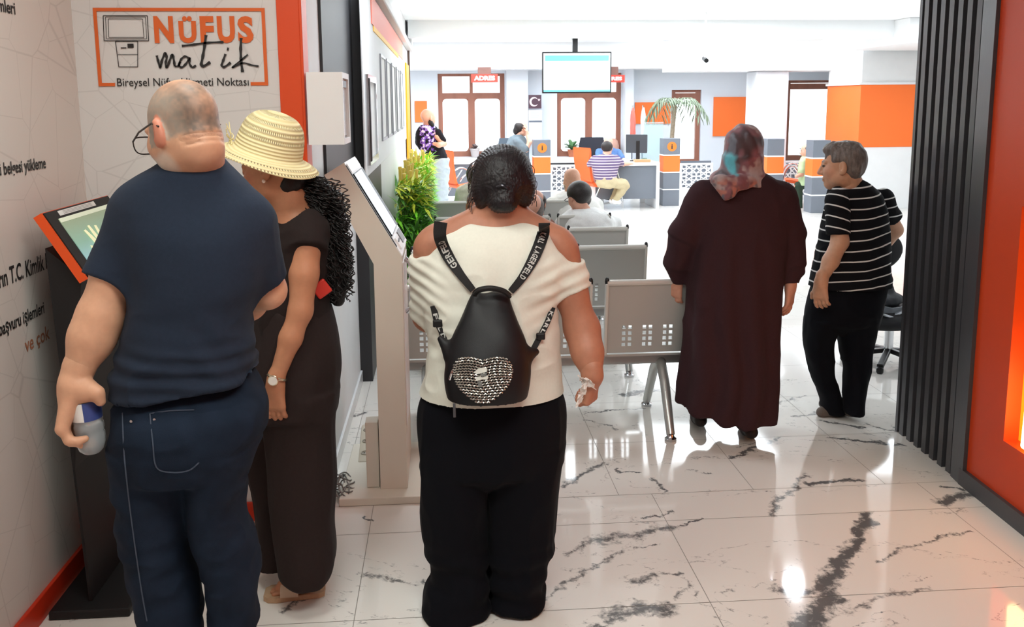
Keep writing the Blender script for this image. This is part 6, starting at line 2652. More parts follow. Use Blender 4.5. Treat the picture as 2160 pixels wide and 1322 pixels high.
HR.cap(RW_ + A3((0, 0, .05)), RW_, .026, .024, .02)
HL = bbox_field([LW_, LW_ + A3((0, 0, -.12))], .09, .004)
hand(HL, LW_ + A3((-.008, 0, .005)), Vector((-.1, .1, -1)), Vector((.7, .7, 0)), -1, (20, 30, 20), .93)
grid_obj('body', [bod, H.mesh(1), HR.mesh(1), HL.mesh(1)], M_skin, bc_, color=tint((206, 150, 126), face_zones(q)))
CF = Field((.85, 3.75, .10), (1.98, 4.70, 1.48), .006)
F = CF
F.loft(rows(4.21, [(366, 1530, 1612, .075), (384, 1496, 1640, .105), (410, 1474, 1658, .125), (470, 1466, 1664, .145), (560, 1458, 1656, .155), (620, 1452, 1644, .165), (700, 1447, 1638, .17), (780, 1440, 1636, .175), (850, 1430, 1634, .18), (880, 1426, 1632, .18), (925, 1424, 1624, .18)]), .0, 2.25)
flatcap(F, LS, pt(1440, 500, 4.22), .070, .068, .04)
flatcap(F, pt(1443, 490, 4.22), pt(1428, 560, 4.25), .068, .060, .03)
flatcap(F, pt(1428, 555, 4.25), pt(1433, 592, 4.28), .055, .034, .03)
flatcap(F, RS, pt(1671, 500, 4.19), .068, .060, .04)
flatcap(F, pt(1671, 490, 4.19), pt(1677, 560, 4.17), .060, .052, .03)
F.cap(pt(1662, 580, 4.17), pt(1690, 574, 4.15), .030, .022, .02)
flatcap(F, pt(1675, 560, 4.17), pt(1670, 597, 4.16), .050, .040, .02)
a, b_ = P(1424, 862, 4.1), P(1615, 918, 4.05)
F.cut((a + b_) / 2, Vector((b_.z - a.z, 0, -(b_.x - a.x))))
V, Q = F.mesh(2)
N = vnormals(V, Q)
th = np.arctan2(V[:, 1] - 4.21, V[:, 0] - P(1540, 700, 4.2).x)
w_ = np.clip((1.15 - V[:, 2]) * 1.5, 0, 1)
V = V + N * (np.sin(th * 9 + vnoise(V * 3) * 1.5) * .012 * w_)[:, None]
V = wrinkle(V, Q, .006, 8, (1, 1, .8), 3.7)
co = grid_obj('coat', [(V, Q)], cloth('dark brown crepe', (60, 39, 43), bump=.1), bc_)
for (u, v) in ((1482, 912), (1590, 938)):
    g = G(u, v)
    S_ = Field((g.x - .12, g.y - .1, -.01), (g.x + .14, g.y + .36, .2), .006)
    shoe(S_, (g.x, g.y + .04, 0), (g.x + .03, g.y + .25, 0), .042, .085)
    grid_obj('shoe', [S_.mesh(1)], mat('brown black leather', (44, 32, 32), .5), bc_)
# headscarf
SF = bbox_field([hc, pt(1545, 420, 4.1)], .20, .005)
F = SF
F.ell(pt(1568, 312, 4.22), (.093, .11, .118), .0)
F.ell(pt(1568, 340, 4.20), (.090, .095, .095), .03)
F.loft(rows(4.20, [(330, 1528, 1608, .10), (352, 1520, 1606, .105), (372, 1500, 1612, .12), (392, 1492, 1612, .135)]), .02)
tri = [(1500, 372), (1606, 368), (1560, 392), (1530, 424)]
for i_ in range(9):
    F.cap(pt(1506 + i_ * 9.5, 380, 4.085 - .012 * math.sin(i_ / 8 * 3.1)), pt(1530 + i_ * 2.2, 418 - i_ * 2.4, 4.05), .018, .007, .03)
V, Q = F.mesh(1)
N = vnormals(V, Q)
V = V + N * (np.sin((V[:, 0] * 1.1 + V[:, 2] * .55) * 70 + vnoise(V * 6) * 2) * .0030 + vnoise(V * 12) * .0025)[:, None]
tc_ = A3(P(1543, 333, 4.11))
tc2 = A3(P(1548, 352, 4.10))


def scarfcol(V):
    n1, n2, n3 = vnoise(V * 14 + 5), vnoise(V * np.array((34, 34, 16)) + 9), vnoise(V * 60 + 2)
    pal = [np.array(lin(c)) for c in ((128, 78, 84), (172, 150, 148), (70, 48, 52), (100, 98, 106))]
    sm_ = lambda x: np.clip(x, 0, 1)[:, None]
    C = np.tile(pal[0], (len(V), 1))
    for p_, w in ((pal[1], sm_((n1 + .4 * n3 - .05) * 3)), (pal[2], sm_((-n1 + .4 * n2 - .2) * 3)), (pal[3], sm_((n2 + .3 * n3 - .2) * 3))):
        C = C * (1 - w) + p_ * w
    d = np.minimum(np.linalg.norm((V - tc_) / np.array((.034, .1, .055)), axis=1), np.linalg.norm((V - tc2) / np.array((.022, .1, .05)), axis=1)) + n2 * .25
    w = sm_((1 - d) * 3)
    C = C * (1 - w) + np.array(lin((84, 168, 180))) * w
    lowz = P(1550, 385, 4.1).z
    w = sm_((lowz + .03 - V[:, 2]) * 30) * sm_(vnoise(V * 45 + 1) * 4)
    C = C * (1 - w) + np.array(lin((176, 112, 98))) * w
    return C


grid_obj('headscarf', [(V, Q)], mat('patterned scarf', (255, 255, 255), .55, attr='Col', noise=.1, nscale=40, bump=.15, bscale=400, sheen=.2), bc_, color=scarfcol)
# ------------------------------------------------------------------ woman in the striped shirt
Y5 = 4.42
sw_ = thing('person', 'grey haired woman in black shirt with thin white stripes and black trousers, face in profile', 'person', (P(1775, 880, Y5).x, Y5, 0))
hc = pt(1776, 350, 4.42)
fdir = Vector((-.86, .48, -.06))
rt, ft, ut = frame(fdir)
LS, RS = pt(1766, 425, 4.34), pt(1862, 420, 4.52)
LE, LWr = pt(1772, 510, 4.30), pt(1732, 592, 4.24)
RE, RWr = pt(1888, 485, 4.58), pt(1848, 540, 4.72)
F = Field((1.75, 3.95, -.02), (2.75, 4.95, 1.56), .006)
F.loft(rows(4.43, [(385, 1775, 1810, .05), (405, 1752, 1848, .08), (460, 1745, 1862, .11), (560, 1728, 1864, .12), (640, 1722, 1858, .12)]), .02)
F.cap(hc + A3(-ut * .05 - ft * .03), pt(1800, 400, 4.44), .055, .06, .03)
F.chain([(LS, .048), (LE, .042), (LE * .5 + LWr * .5, .040), (LWr, .026)], .02)
F.chain([(RS, .045), (RE, .040), (RWr, .028)], .02)
F.chain([(pt(1738, 650, 4.42), .05), (pt(1728, 730, 4.43), .035), (pt(1755, 850, 4.47), .03)], .02)
F.chain([(pt(1808, 650, 4.43), .05), (pt(1805, 750, 4.42), .035), (pt(1801, 850, 4.38), .03)], .02)
bod = F.mesh(1)
H = bbox_field([hc], .17, .0032)
q, M_ = head(H, hc, fdir, s=.98, nose=1.05)
H.cap(hc + A3(-ut * .055 - ft * .02), pt(1800, 400, 4.44), .055, .06, .035)
hd = H.mesh(1)
HL = bbox_field([LWr, LWr + A3((0, 0, -.12))], .09, .003)
hand(HL, LWr, Vector((-.02, -.1, -1)), Vector((.75, .6, 0)), -1, curls=[(14, 24, 14), (18, 28, 16), (20, 32, 18), (22, 34, 18)], s=.95)
HL.cap(LE * .3 + LWr * .7, LWr, .032, .026, .02)
hl = HL.mesh(1)
HR = bbox_field([RWr, RWr + A3((-.12, .1, 0))], .09, .005)
hand(HR, RWr, Vector((-.8, .6, -.1)), Vector((0, 0, -1)), 1, (20, 30, 20), .95)
zones = face_zones(q, (120, 104, 96), (176, 104, 94)) + [(q(-.05, .06, -.03), (.04, .04, .04), (216, 158, 132), .5), (q(0, .11, -.03), .02, (214, 140, 116), .5), (q(-.034, .086, .006), (.017, .017, .008), (46, 34, 30), .95), (q(-.012, .096, -.065), (.018, .018, .0035), (96, 48, 44), .9)]
grid_obj('body', [bod, hd, hl, HR.mesh(1)], M_skin, sw_, color=tint((204, 154, 124), zones))
# short grey hair
HF = bbox_field([hc], .16, .0035)
HF.ell(hc + A3(ut * .040 - ft * .022), A3((.083, .102, .090)), .0, M_)
HF.ell(hc + A3(-ut * .002 - ft * .060), A3((.072, .055, .070)), .03, M_)
HF.ell(hc + A3(ut * .094 + ft * .040), A3((.060, .050, .026)), .03, M_)
HF.ell(hc + A3(ut * .084 + ft * .070), A3((.040, .018, .012)), .02, M_)
HF.ell(A3(q(0, .13, -.01)), (.09, .055, .075), .01, np.array(Matrix((rt, ft, ut)).transposed()), 's')
HF.ell(A3(q(-.085, .02, -.015)), A3((.030, .042, .040)), .01, M_, 's')
V, Q = HF.mesh(1)
N = vnormals(V, Q)
V = V + N * (vnoise(V * np.array((60, 60, 28))) * .004 + vnoise(V * 25) * .004)[:, None]
hairc = lambda V: np.array(lin((112, 102, 97))) * (1 + .28 * (vnoise(V * np.array((150, 150, 40))) + .6 * vnoise(V * 300)))[:, None]
ho = grid_obj('hair', [(V, Q)], M_hairattr, sw_, color=hairc)
ho['label'] = 'short grey brown hair'
MF = Field((1.75, 3.95, .72), (2.75, 4.95, 1.38), .005)
F = MF
F.loft(rows(4.43, [(378, 1768, 1812, .06), (392, 1756, 1838, .085), (410, 1748, 1854, .105), (450, 1742, 1866, .125), (500, 1732, 1871, .135), (560, 1720, 1873, .145), (600, 1712, 1876, .15), (634, 1707, 1878, .152)]), .0, 2.2)
flatcap(F, RS, pt(1884, 460, 4.56), .055, .050, .04)
F.cap(pt(1786, 372, 4.36), pt(1792, 386, 4.42), .058, .055, .005, 's')
V, Q = F.mesh(2)
V = wrinkle(V, Q, .006, 9, (1, 1, 1.2), 5.2)
SF_ = Field((1.75, 3.95, .72), (2.75, 4.95, 1.42), .005)
flatcap(SF_, LS, pt(1768, 494, 4.31), .060, .056, .04)
V2, Q2 = SF_.mesh(2)
V2 = wrinkle(V2, Q2, .004, 11, (1, 1, 1.2), 2.2)
M_str = mat('striped jersey', (18, 18, 23), .85, spec=.2, bump=.1, bscale=700)
nt = M_str.node_tree
b = nt.nodes['Principled BSDF']
at_ = nt.nodes.new('ShaderNodeAttribute')
at_.attribute_name = 'Strip'
fr_ = nmath('FRACT', at_.outputs['Fac'])
st2 = nmath('LESS_THAN', fr_, .13)
mx = nt.nodes.new('ShaderNodeMix')
mx.data_type = 'RGBA'
mx.inputs['A'].default_value = lin((18, 18, 23)) + (1,)
mx.inputs['B'].default_value = lin((226, 224, 222)) + (1,)
nt.links.new(st2, mx.inputs['Factor'])
nt.links.new(mx.outputs['Result'], b.inputs['Base Color'])
ax_ = LE - LS
ax_ = ax_ / np.linalg.norm(ax_)
xc = P(1800, 500, 4.42).x


def stripes(V):
    base = V[:, 2] - (V[:, 0] - xc) * .13 + vnoise(V * 7) * .010
    rel = V - LS
    s_ = -(rel @ ax_) * .95 + LS[2] + rel[:, 0] * .35 + vnoise(V * 9) * .006
    n = len(V2)
    base[-n:] = s_[-n:]
    return base / .052


grid_obj('shirt', [(V, Q), (V2, Q2)], M_str, sw_, uvattr=stripes)
PFt = Field((1.75, 3.95, .0), (2.75, 4.95, .95), .006)
F = PFt
F.loft(rows(4.43, [(600, 1716, 1868, .13), (640, 1706, 1858, .145), (672, 1703, 1851, .14), (684, 1708, 1846, .11), (702, 1745, 1805, .05)]), .0, 2.2)
F.loft(rows(4.43, [(670, 1703, 1768, .12), (700, 1700, 1760, .105), (730, 1700, 1756, .09), (770, 1708, 1756, .08), (800, 1716, 1760, .075, .02), (840, 1730, 1772, .075, .04), (868, 1738, 1778, .075, .05)]), .006, 2.2)
F.loft(rows(4.43, [(670, 1771, 1848, .12), (700, 1770, 1843, .105), (730, 1774, 1837, .09), (780, 1782, 1832, .08, -.02), (830, 1783, 1822, .078, -.04), (870, 1784, 1816, .075, -.06)]), .006, 2.2)
V, Q = F.mesh(2)
V = wrinkle(V, Q, .006, 9, (1, 1, .8), 1.1)
grid_obj('trousers', [(V, Q)], cloth('black trousers twill', (15, 16, 22), bump=.08), sw_)
for (x0, y0, x1, y1) in ((1776, 874, 1728, 878), (1808, 882, 1788, 880)):
    a, b_ = G(x0, y0), G(x1, y1)
    d = (b_ - a)
    d = d.normalized()
    if x0 == 1808:
        d = Vector((-.35, .93, 0))
        a = G(1800, 886) + Vector((.0, .03, 0))
        b_ = a + d * .22
    S_ = bbox_field([a, b_], .12, .006)
    shoe(S_, a, b_, .042, .07)
    grid_obj('shoe', [S_.mesh(1)], mat('taupe shoe', (104, 92, 84), .7), sw_)
# ------------------------------------------------------------------ people farther back
def figure(label, base, Ys, skin, spec, h=.012, group=None):
    """spec: list of (part name, material or None for skin, ops); pixel units, radii in pixels at depth Y"""
    t = thing('person', label, 'person', base)
    for name, m, ops, kw in spec:
        pts_ = []
        sc = Ys / 1873.0
        for op in ops:
            if op[0] == 'loft':
                for r in op[1]:
                    pts_ += [P(r[1], r[0], Ys), P(r[2], r[0], Ys)]
                pts_ += [P(op[1][0][1], op[1][0][0], Ys + .25), P(op[1][0][1], op[1][0][0], Ys - .25)]
            elif op[0] == 'chain':
                for r in op[1]:
                    p = P(r[0], r[1], Ys + r[3])
                    pts_ += [p + Vector((r[2] * sc,) * 3), p - Vector((r[2] * sc,) * 3)]
            elif op[0] == 'head':
                p = P(op[1], op[2], Ys + op[3])
                pts_ += [p + Vector((.16,) * 3), p - Vector((.16,) * 3)]
            elif op[0] == 'ell':
                p = P(op[1], op[2], Ys + op[3])
                r_ = max(op[4]) * sc
                pts_ += [p + Vector((r_,) * 3), p - Vector((r_,) * 3)]
        F = bbox_field(pts_, .05, h)
        zones = []
        for op in ops:
            if op[0] == 'loft':
                F.loft(rows(Ys, op[1]), .02, 2.2)
            elif op[0] == 'chain':
                F.chain([(A3(P(r[0], r[1], Ys + r[3])), r[2] * sc) for r in op[1]], .025)
            elif op[0] == 'head':
                q, M_ = head(F, P(op[1], op[2], Ys + op[3]), Vector(op[4]), s=op[5])
                zones = face_zones(q, op[6] if len(op) > 6 else (60, 45, 38))
            elif op[0] == 'ell':
                F.ell(A3(P(op[1], op[2], Ys + op[3])), A3(op[4]) * sc, .02)
            elif op[0] == 'cutell':
                F.ell(A3(P(op[1], op[2], Ys + op[3])), A3(op[4]) * sc, .006, None, 's')
            elif op[0] == 'hand':
                hand(F, P(op[1], op[2], Ys + op[3]), Vector(op[4]), Vector(op[5]), op[6], (25, 35, 20), 1.0)
        V, Q = F.mesh(1)
        if kw.get('wr'):
            V = wrinkle(V, Q, kw['wr'], 9, (1, 1, 1.3), len(name))
        if m is None:
            grid_obj(name, [(V, Q)], M_skin, t, color=tint(skin, zones + kw.get('zones', [])))
        else:
            o = grid_obj(name, [(V, Q)], m, t, uvattr=kw.get('uv'))
    return t


SK = (222, 172, 148)
M_hd = mat('dark brown hair', (34, 27, 26), .5, noise=.25, nscale=80, bump=.4, bscale=160)
M_hg = mat('salt and pepper hair', (104, 98, 94), .6, noise=.3, nscale=90, bump=.4, bscale=200)

# bald bearded man standing by the hedge, printed black t-shirt
M_bt = mat('black printed t-shirt', (30, 28, 34), .8, spec=.2)
nt = M_bt.node_tree
b = nt.nodes['Principled BSDF']
tc = nt.nodes['Texture Coordinate']
n1_ = nt.nodes.new('ShaderNodeTexNoise')
n1_.inputs['Scale'].default_value = 22
n1_.inputs['Detail'].default_value = 3
nt.links.new(tc.outputs['Object'], n1_.inputs['Vector'])
at_ = nt.nodes.new('ShaderNodeAttribute')
at_.attribute_name = 'Strip'
cr_ = nt.nodes.new('ShaderNodeValToRGB')
cr_.color_ramp.interpolation = 'CONSTANT'
cr_.color_ramp.elements[0].color = lin((30, 28, 34)) + (1,)
cr_.color_ramp.elements[1].position = .47
cr_.color_ramp.elements[1].color = lin((124, 88, 184)) + (1,)
e_ = cr_.color_ramp.elements.new(.56)
e_.color = lin((226, 210, 226)) + (1,)
nt.links.new(n1_.outputs['Fac'], cr_.inputs[0])
mx = nt.nodes.new('ShaderNodeMix')
mx.data_type = 'RGBA'
mx.inputs['A'].default_value = lin((30, 28, 34)) + (1,)
nt.links.new(cr_.outputs[0], mx.inputs['B'])
nt.links.new(at_.outputs['Fac'], mx.inputs['Factor'])
nt.links.new(mx.outputs['Result'], b.inputs['Base Color'])
YA = 12.4
pcn = A3(P(902, 294, YA - .15))


def printmask(V):
    d = np.abs(V - pcn) / np.array((.105, .5, .20))
    return ((d[:, 0] < 1) & (d[:, 2] < 1) & (V[:, 1] < YA)).astype(float)


figure('bald bearded man in printed black t-shirt and pale trousers standing beside the hedge', (P(925, 430, YA).x, YA, 0), YA, SK, [
    ('body', None, [('head', 903, 250, 0, (.75, .6, -.1), 1.08), ('chain', [(902, 262, 9, .02), (905, 280, 11, .03)]),
                    ('loft', [(280, 896, 916, .06), (300, 886, 928, .10), (330, 905, 938, .10), (345, 912, 942, .11)]),
                    ('chain', [(928, 285, 6, .05), (934, 300, 5, .1)]), ('chain', [(922, 288, 6, -.12), (936, 303, 6, -.10), (926, 306, 5, -.25), (916, 303, 4, -.2)]),
                    ('chain', [(918, 345, 10, 0), (920, 400, 7, 0), (922, 470, 6, 0)]), ('chain', [(935, 345, 10, 0.1), (937, 400, 7, 0.1), (938, 470, 6, .1)])], {}),
    ('beard', M_hd, [('ell', 911, 264, -.03, (5.5, 8, 7)), ('ell', 908, 258, -.06, (5, 6, 6))], {}),
    ('t_shirt', M_bt, [('loft', [(264, 890, 912, .08), (270, 882, 922, .11), (284, 878, 928, .13), (305, 880, 933, .14), (325, 893, 941, .145), (342, 905, 946, .15)]),
                       ('chain', [(924, 280, 8, -.10), (933, 296, 7.5, -.10)]), ('chain', [(886, 280, 8, .05), (884, 300, 8, .08)])], {'wr': .008, 'uv': printmask}),
    ('trousers', cloth('pale grey trousers', (176, 186, 194)), [('loft', [(334, 906, 947, .15), (350, 904, 948, .16), (370, 906, 947, .14), (395, 909, 946, .13), (430, 911, 945, .12), (474, 913, 944, .11)])], {'wr': .012}),
    ('shoe', M_white2, [('chain', [(920, 474, 6, 0), (926, 476, 5, .1)])], {}), ('shoe', M_white2, [('chain', [(937, 474, 6, .08), (943, 476, 5, .16)])], {}),
])
# woman in grey, hand at her mouth
YB2 = 14.9
figure('woman in grey top standing with a hand at her mouth beside the pillar', (P(1092, 420, YB2).x, YB2, 0), YB2, SK, [
    ('body', None, [('head', 1100, 271, 0, (.95, .25, -.1), 1.0), ('chain', [(1096, 280, 7, .02), (1092, 292, 8, .03)]),
                    ('loft', [(292, 1083, 1100, .06), (310, 1078, 1108, .09), (345, 1080, 1112, .10), (365, 1080, 1112, .10)]),
                    ('chain', [(1092, 300, 6, -.12), (1110, 316, 5, -.18), (1117, 300, 5, -.15), (1112, 282, 4, -.10)]), ('hand', 1113, 283, -.10, (-.2, 0, 1), (-1, .2, 0), 1),
                    ('chain', [(1092, 360, 10, 0), (1092, 420, 7, 0)])], {}),
    ('hair', M_hd, [('ell', 1096, 268, .0, (11.5, 13, 11)), ('ell', 1090, 276, .03, (8, 9, 9)), ('cutell', 1110, 275, -.0, (11, 14, 10))], {}),
    ('top', cloth('grey blue top', (112, 124, 132)), [('loft', [(285, 1084, 1100, .07), (292, 1074, 1108, .10), (310, 1066, 1114, .13), (335, 1070, 1117, .14), (360, 1072, 1118, .14), (380, 1072, 1118, .15)]), ('chain', [(1092, 298, 8, -.12), (1108, 314, 7.5, -.17)])], {'wr': .01}),
    ('trousers', cloth('dark trousers', (60, 66, 76)), [('loft', [(372, 1074, 1117, .14), (400, 1078, 1114, .12), (440, 1080, 1112, .11)])], {}),
])
# striped polo man at the desk
M_polo = mat('mauve striped polo', (120, 104, 126), .85, spec=.2)
nt = M_polo.node_tree
b = nt.nodes['Principled BSDF']
at_ = nt.nodes.new('ShaderNodeAttribute')
at_.attribute_name = 'Strip'
st2 = nmath('LESS_THAN', nmath('FRACT', at_.outputs['Fac']), .32)
mx = nt.nodes.new('ShaderNodeMix')
mx.data_type = 'RGBA'
mx.inputs['A'].default_value = lin((104, 90, 122)) + (1,)
mx.inputs['B'].default_value = lin((206, 190, 200)) + (1,)
nt.links.new(st2, mx.inputs['Factor'])
nt.links.new(mx.outputs['Result'], b.inputs['Base Color'])
YC = 13.72
figure('man in mauve striped polo and khaki trousers sitting at the white desk', (P(1285, 436, YC).x, YC, 0), YC, SK, [
    ('body', None, [('head', 1281, 313, .05, (.25, .9, -.5), .98), ('chain', [(1281, 320, 7, .02), (1279, 330, 8, 0)]), ('loft', [(330, 1268, 1292, .06), (345, 1262, 1298, .10), (372, 1262, 1296, .11), (385, 1262, 1296, .12)]),
                    ('chain', [(1250, 335, 6, .05), (1240, 350, 5, .25)]), ('chain', [(1302, 336, 6, .05), (1314, 346, 5, .20), (1326, 345, 4, .30)]), ('hand', 1322, 345, .28, (.9, .3, 0), (0, 0, -1), 1),
                    ('chain', [(1280, 385, 9, 0), (1315, 390, 7, .1)]), ('chain', [(1315, 390, 6, .1), (1298, 425, 5, .1)])], {}),
    ('hair', M_hd, [('ell', 1280, 309, .02, (12.5, 14, 12))], {}),
    ('polo', M_polo, [('loft', [(325, 1272, 1288, .07), (330, 1256, 1300, .10), (340, 1248, 1308, .13), (355, 1250, 1304, .15), (372, 1254, 1300, .16), (378, 1256, 1298, .16)]), ('chain', [(1254, 335, 8, .03), (1246, 346, 8, .10)]), ('chain', [(1300, 335, 8, .03), (1309, 344, 7.5, .12)])], {'wr': .008, 'uv': lambda V: V[:, 2] / .042}),
    ('trousers', cloth('khaki trousers', (186, 172, 140)), [('loft', [(370, 1258, 1298, .15), (385, 1258, 1302, .17), (394, 1262, 1300, .16)]), ('chain', [(1280, 386, 12, -.05), (1314, 388, 10, -.02), (1318, 392, 9, 0), (1300, 420, 7, .05)]), ('chain', [(1280, 384, 11, .15), (1310, 386, 9, .2), (1294, 420, 7, .22)])], {'wr': .01}),
    ('shoe', M_white2, [('chain', [(1296, 424, 6, .05), (1306, 426, 5, .02)])], {}), ('shoe', M_white2, [('chain', [(1290, 424, 6, .22), (1300, 426, 5, .2)])], {}),
])
# clerk in blue behind the desk
YD = 15.05
figure('clerk in blue shirt bent over the desk behind the striped polo man', (P(1283, 425, YD).x, YD, 0), YD, SK, [
    ('body', None, [('head', 1283, 302, -.10, (.1, -.85, -.5), .95), ('chain', [(1283, 308, 6, 0), (1283, 318, 7, .02)]), ('loft', [(318, 1270, 1296, .07), (335, 1264, 1302, .09), (360, 1266, 1300, .1), (390, 1266, 1300, .1)]), ('chain', [(1262, 322, 5, 0), (1262, 340, 4, -.2)]), ('chain', [(1304, 322, 5, 0), (1316, 338, 4, -.2)]), ('hand', 1316, 338, -.2, (.4, -.9, -.1), (0, 0, -1), -1)], {}),
    ('hair', M_hd, [('ell', 1283, 299, -.06, (9.5, 10, 9)), ('cutell', 1283, 306, -.22, (9, 9, 8))], {}),
    ('shirt', cloth('blue shirt', (92, 124, 176)), [('loft', [(311, 1274, 1292, .07), (318, 1262, 1304, .10), (335, 1258, 1308, .12), (365, 1260, 1304, .13), (390, 1260, 1304, .13)]), ('chain', [(1263, 320, 6.5, 0), (1262, 336, 6, -.15)]), ('chain', [(1303, 320, 6.5, 0), (1312, 333, 6, -.15)])], {'wr': .008}),
])
# seated bald man in white
YE = 8.28
figure('bald man in white t-shirt seated just ahead of the dark haired person in white', (P(1208, 560, YE).x, YE, 0), YE, (214, 162, 136), [
    ('body', None, [('head', 1206, 381, 0, (-.25, .95, -.1), .98), ('chain', [(1207, 396, 15, .02), (1209, 415, 18, .03)]), ('loft', [(410, 1192, 1228, .06), (430, 1172, 1250, .10), (480, 1170, 1252, .11), (560, 1172, 1250, .12)]),
                    ('chain', [(1168, 440, 12, 0), (1160, 500, 11, .1), (1190, 520, 8, .35)]), ('chain', [(1254, 440, 12, 0), (1262, 500, 11, .1), (1240, 520, 8, .35)])], {'zones': [(A3(P(1187, 395, YE)), (.03, .06, .04), (92, 82, 76), .8)]}),
    ('t_shirt', cloth('white cotton', (236, 234, 230)), [('loft', [(404, 1192, 1228, .075), (412, 1172, 1246, .13), (435, 1154, 1266, .23), (470, 1152, 1268, .24), (490, 1152, 1268, .16), (560, 1156, 1264, .15)]), ('chain', [(1166, 432, 16, 0), (1158, 480, 15, .05)]), ('chain', [(1256, 432, 16, 0), (1264, 480, 15, .05)])], {'wr': .008}),
    ('trousers', cloth('dark trousers', (60, 66, 76)), [('chain', [(1180, 560, 20, .05), (1180, 560, 18, .45), (1180, 640, 14, .5)]), ('chain', [(1240, 560, 20, .05), (1240, 560, 18, .45), (1240, 640, 14, .5)])], {}),
])
# seated dark haired person in white with glasses
YF = 7.32
fdp = (-.45, .85, -.45)
t = figure('dark haired person in loose white top seated with head bowed, glasses on', (P(1232, 600, YF).x, YF, 0), YF, (212, 158, 134), [
    ('body', None, [('head', 1219, 416, 0, fdp, .96), ('chain', [(1224, 432, 15, .02), (1234, 455, 19, .03)]), ('loft', [(450, 1212, 1256, .06), (470, 1196, 1278, .10), (520, 1192, 1284, .11), (600, 1194, 1282, .12)]),
                    ('chain', [(1196, 480, 13, 0), (1186, 545, 12, .1), (1216, 570, 9, .35)]), ('chain', [(1288, 480, 13, 0), (1296, 545, 12, .1), (1270, 570, 9, .35)])], {}),
    ('hair', M_hd, [('ell', 1222, 406, .01, (27, 31, 26)), ('ell', 1228, 420, .06, (20, 20, 18)), ('cutell', 1203, 432, -.02, (13, 26, 17))], {}),
    ('top', cloth('white loose cotton', (238, 238, 238)), [('loft', [(442, 1208, 1262, .15), (452, 1190, 1286, .225, -.01), (475, 1176, 1302, .225, -.01), (505, 1172, 1306, .235, -.01), (520, 1172, 1306, .17), (600, 1176, 1304, .165)]), ('chain', [(1190, 470, 18, 0), (1180, 530, 17, .05)]), ('chain', [(1292, 472, 18, 0), (1302, 530, 17, .05)])], {'wr': .012}),
    ('trousers', cloth('grey trousers', (110, 112, 118)), [('chain', [(1205, 600, 22, .05), (1205, 600, 20, .45), (1205, 690, 15, .5)]), ('chain', [(1270, 600, 22, .05), (1270, 600, 20, .45), (1270, 690, 15, .5)])], {}),
])
g_ = MB()
hcv = P(1219, 416, YF)
rt, ft, ut = frame(fdp)
for g in (-1, 1):
    g_.tube([hcv + rt * g * .083 + ft * (-.01) + ut * .012, hcv + rt * g * .080 + ft * .085 + ut * .010, hcv + rt * g * .045 + ft * .115 + ut * .008, hcv + rt * g * .012 + ft * .118 + ut * .008], .003, 6)
g_.build('glasses', M_black, t, smooth=True)
# short grey haired person and a dark haired neighbour
YG = 6.45
figure('person with short salt and pepper hair seated in the third bench row', (P(1120, 640, YG).x, YG, 0), YG, (206, 152, 130), [
    ('body', None, [('head', 1118, 440, 0, (-.5, .85, -.15), .96), ('chain', [(1120, 458, 17, .02), (1122, 480, 21, .03)]), ('loft', [(476, 1098, 1146, .06), (500, 1080, 1164, .10), (560, 1078, 1166, .11), (640, 1080, 1164, .12)]), ('chain', [(1080, 510, 14, 0), (1072, 580, 13, .1), (1100, 600, 10, .35)]), ('chain', [(1164, 510, 14, 0), (1172, 580, 13, .1), (1144, 600, 10, .35)])], {}),
    ('hair', M_hg, [('ell', 1122, 432, .02, (26, 30, 24)), ('ell', 1128, 444, .05, (20, 22, 22)), ('cutell', 1096, 450, -.06, (16, 26, 28))], {}),
    ('shirt', cloth('brick shirt', (176, 128, 112)), [('loft', [(466, 1096, 1150, .08), (478, 1078, 1166, .11), (505, 1066, 1178, .14), (560, 1064, 1180, .15), (640, 1068, 1178, .16)]), ('chain', [(1078, 500, 20, 0), (1068, 560, 18, .05)]), ('chain', [(1166, 500, 20, 0), (1176, 560, 18, .05)])], {'wr': .01}),
])
YH = 7.34
figure('dark haired person seated behind the grey haired one, only the head showing', (P(1134, 600, YH).x, YH, 0), YH, (200, 146, 124), [
    ('body', None, [('head', 1130, 430, 0, (.1, .95, -.2), .95), ('chain', [(1131, 446, 15, .02), (1132, 468, 18, .03)]), ('loft', [(464, 1112, 1152, .06), (490, 1100, 1166, .10), (560, 1100, 1166, .11), (600, 1100, 1166, .12)])], {}),
    ('hair', M_hd, [('ell', 1131, 424, .02, (22, 25, 21)), ('ell', 1132, 436, .03, (19, 20, 18))], {}),
    ('top', cloth('brown top', (150, 104, 92)), [('loft', [(458, 1110, 1154, .08), (470, 1098, 1168, .12), (500, 1092, 1174, .14), (600, 1096, 1172, .15)])], {'wr': .01}),
])
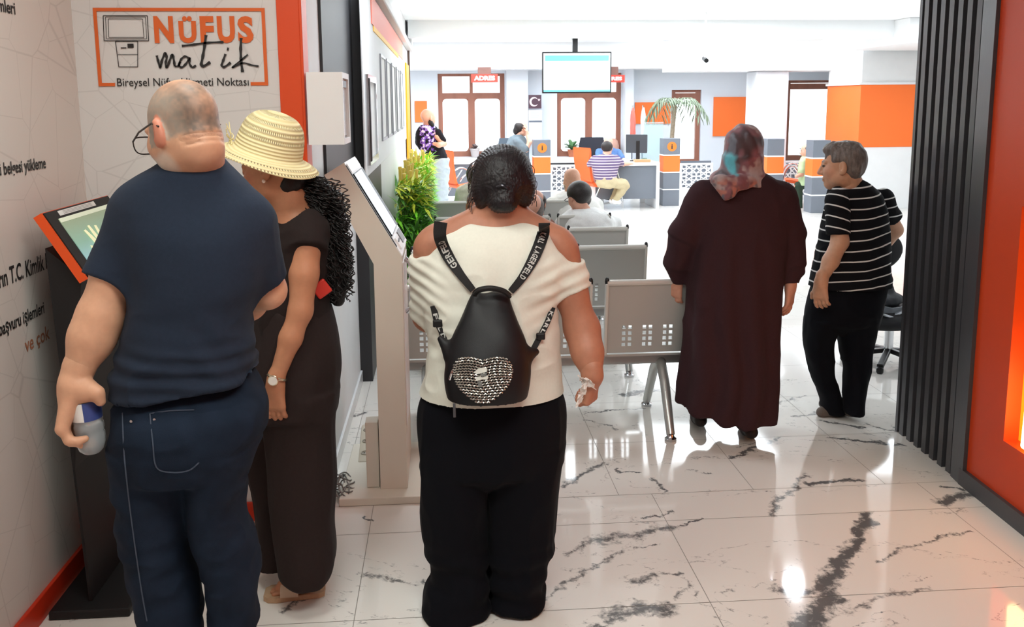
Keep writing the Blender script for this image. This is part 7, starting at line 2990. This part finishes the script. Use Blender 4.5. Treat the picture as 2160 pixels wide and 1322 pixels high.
# two people left of the backpack woman's head
YI = 6.5
figure('grey haired person mostly hidden behind the head of the backpack woman', (P(1008, 640, YI).x, YI, 0), YI, (176, 116, 92), [
    ('body', None, [('head', 1006, 436, 0, (.3, .95, -.1), .92), ('chain', [(1006, 452, 16, .02), (1006, 478, 20, .03)]), ('loft', [(474, 984, 1030, .06), (500, 966, 1046, .10), (560, 966, 1046, .11), (640, 968, 1044, .12)])], {}),
    ('hair', M_hg, [('ell', 1008, 424, .0, (24, 28, 26)), ('ell', 1008, 432, .03, (21, 22, 22))], {}),
    ('shirt', cloth('light shirt', (214, 208, 196)), [('loft', [(464, 984, 1030, .08), (478, 964, 1048, .12), (505, 954, 1058, .14), (640, 958, 1054, .15)])], {'wr': .01}),
])
YJ = 8.3
figure('person in cream top seated in the farthest bench row at the left', (P(990, 560, YJ).x, YJ, 0), YJ, (200, 150, 128), [
    ('body', None, [('head', 1004, 372, 0, (.3, .95, -.1), .95), ('chain', [(1003, 388, 14, .02), (1000, 404, 16, .03)]), ('loft', [(400, 984, 1018, .06), (420, 972, 1030, .10), (480, 972, 1030, .11), (560, 974, 1028, .12)])], {}),
    ('hair', M_hd, [('ell', 1004, 366, .0, (21, 24, 21))], {}),
    ('top', cloth('cream top', (226, 222, 206)), [('loft', [(388, 982, 1020, .08), (398, 970, 1034, .12), (420, 963, 1040, .14), (470, 964, 1040, .15), (560, 966, 1038, .16)]), ('chain', [(974, 405, 13, 0), (970, 440, 13, .05)])], {'wr': .01}),
])
# seated person in light green at the right
YK = 13.5
figure('person in light green shirt seated on the orange chair by the right pillar', (P(1692, 440, YK).x, YK, 0), YK, SK, [
    ('body', None, [('head', 1702, 318, .3, (-.9, .3, -.2), .95), ('chain', [(1703, 326, 7, .3), (1702, 336, 8, .3)]), ('loft', [(335, 1692, 1712, .06, .3), (350, 1688, 1714, .09, .3), (385, 1688, 1714, .1, .3)]), ('chain', [(1694, 345, 5, .25), (1690, 368, 5, .2), (1680, 372, 4, .15)]), ('chain', [(1700, 388, 8, .3), (1682, 392, 7, .3), (1684, 430, 5, .3)])], {}),
    ('hair', M_hg, [('ell', 1704, 314, .3, (12, 12, 11)), ('cutell', 1692, 321, .28, (9, 11, 9))], {}),
    ('shirt', cloth('light green shirt', (196, 222, 176)), [('loft', [(330, 1692, 1712, .07, .3), (338, 1688, 1716, .1, .3), (360, 1684, 1717, .12, .3), (390, 1685, 1716, .13, .3)]), ('chain', [(1694, 342, 7, .22), (1690, 360, 6.5, .2)])], {'wr': .008}),
    ('trousers', cloth('dark green trousers', (58, 74, 62)), [('chain', [(1702, 388, 10, .3), (1684, 392, 9, .3), (1686, 438, 7, .3)])], {}),
])
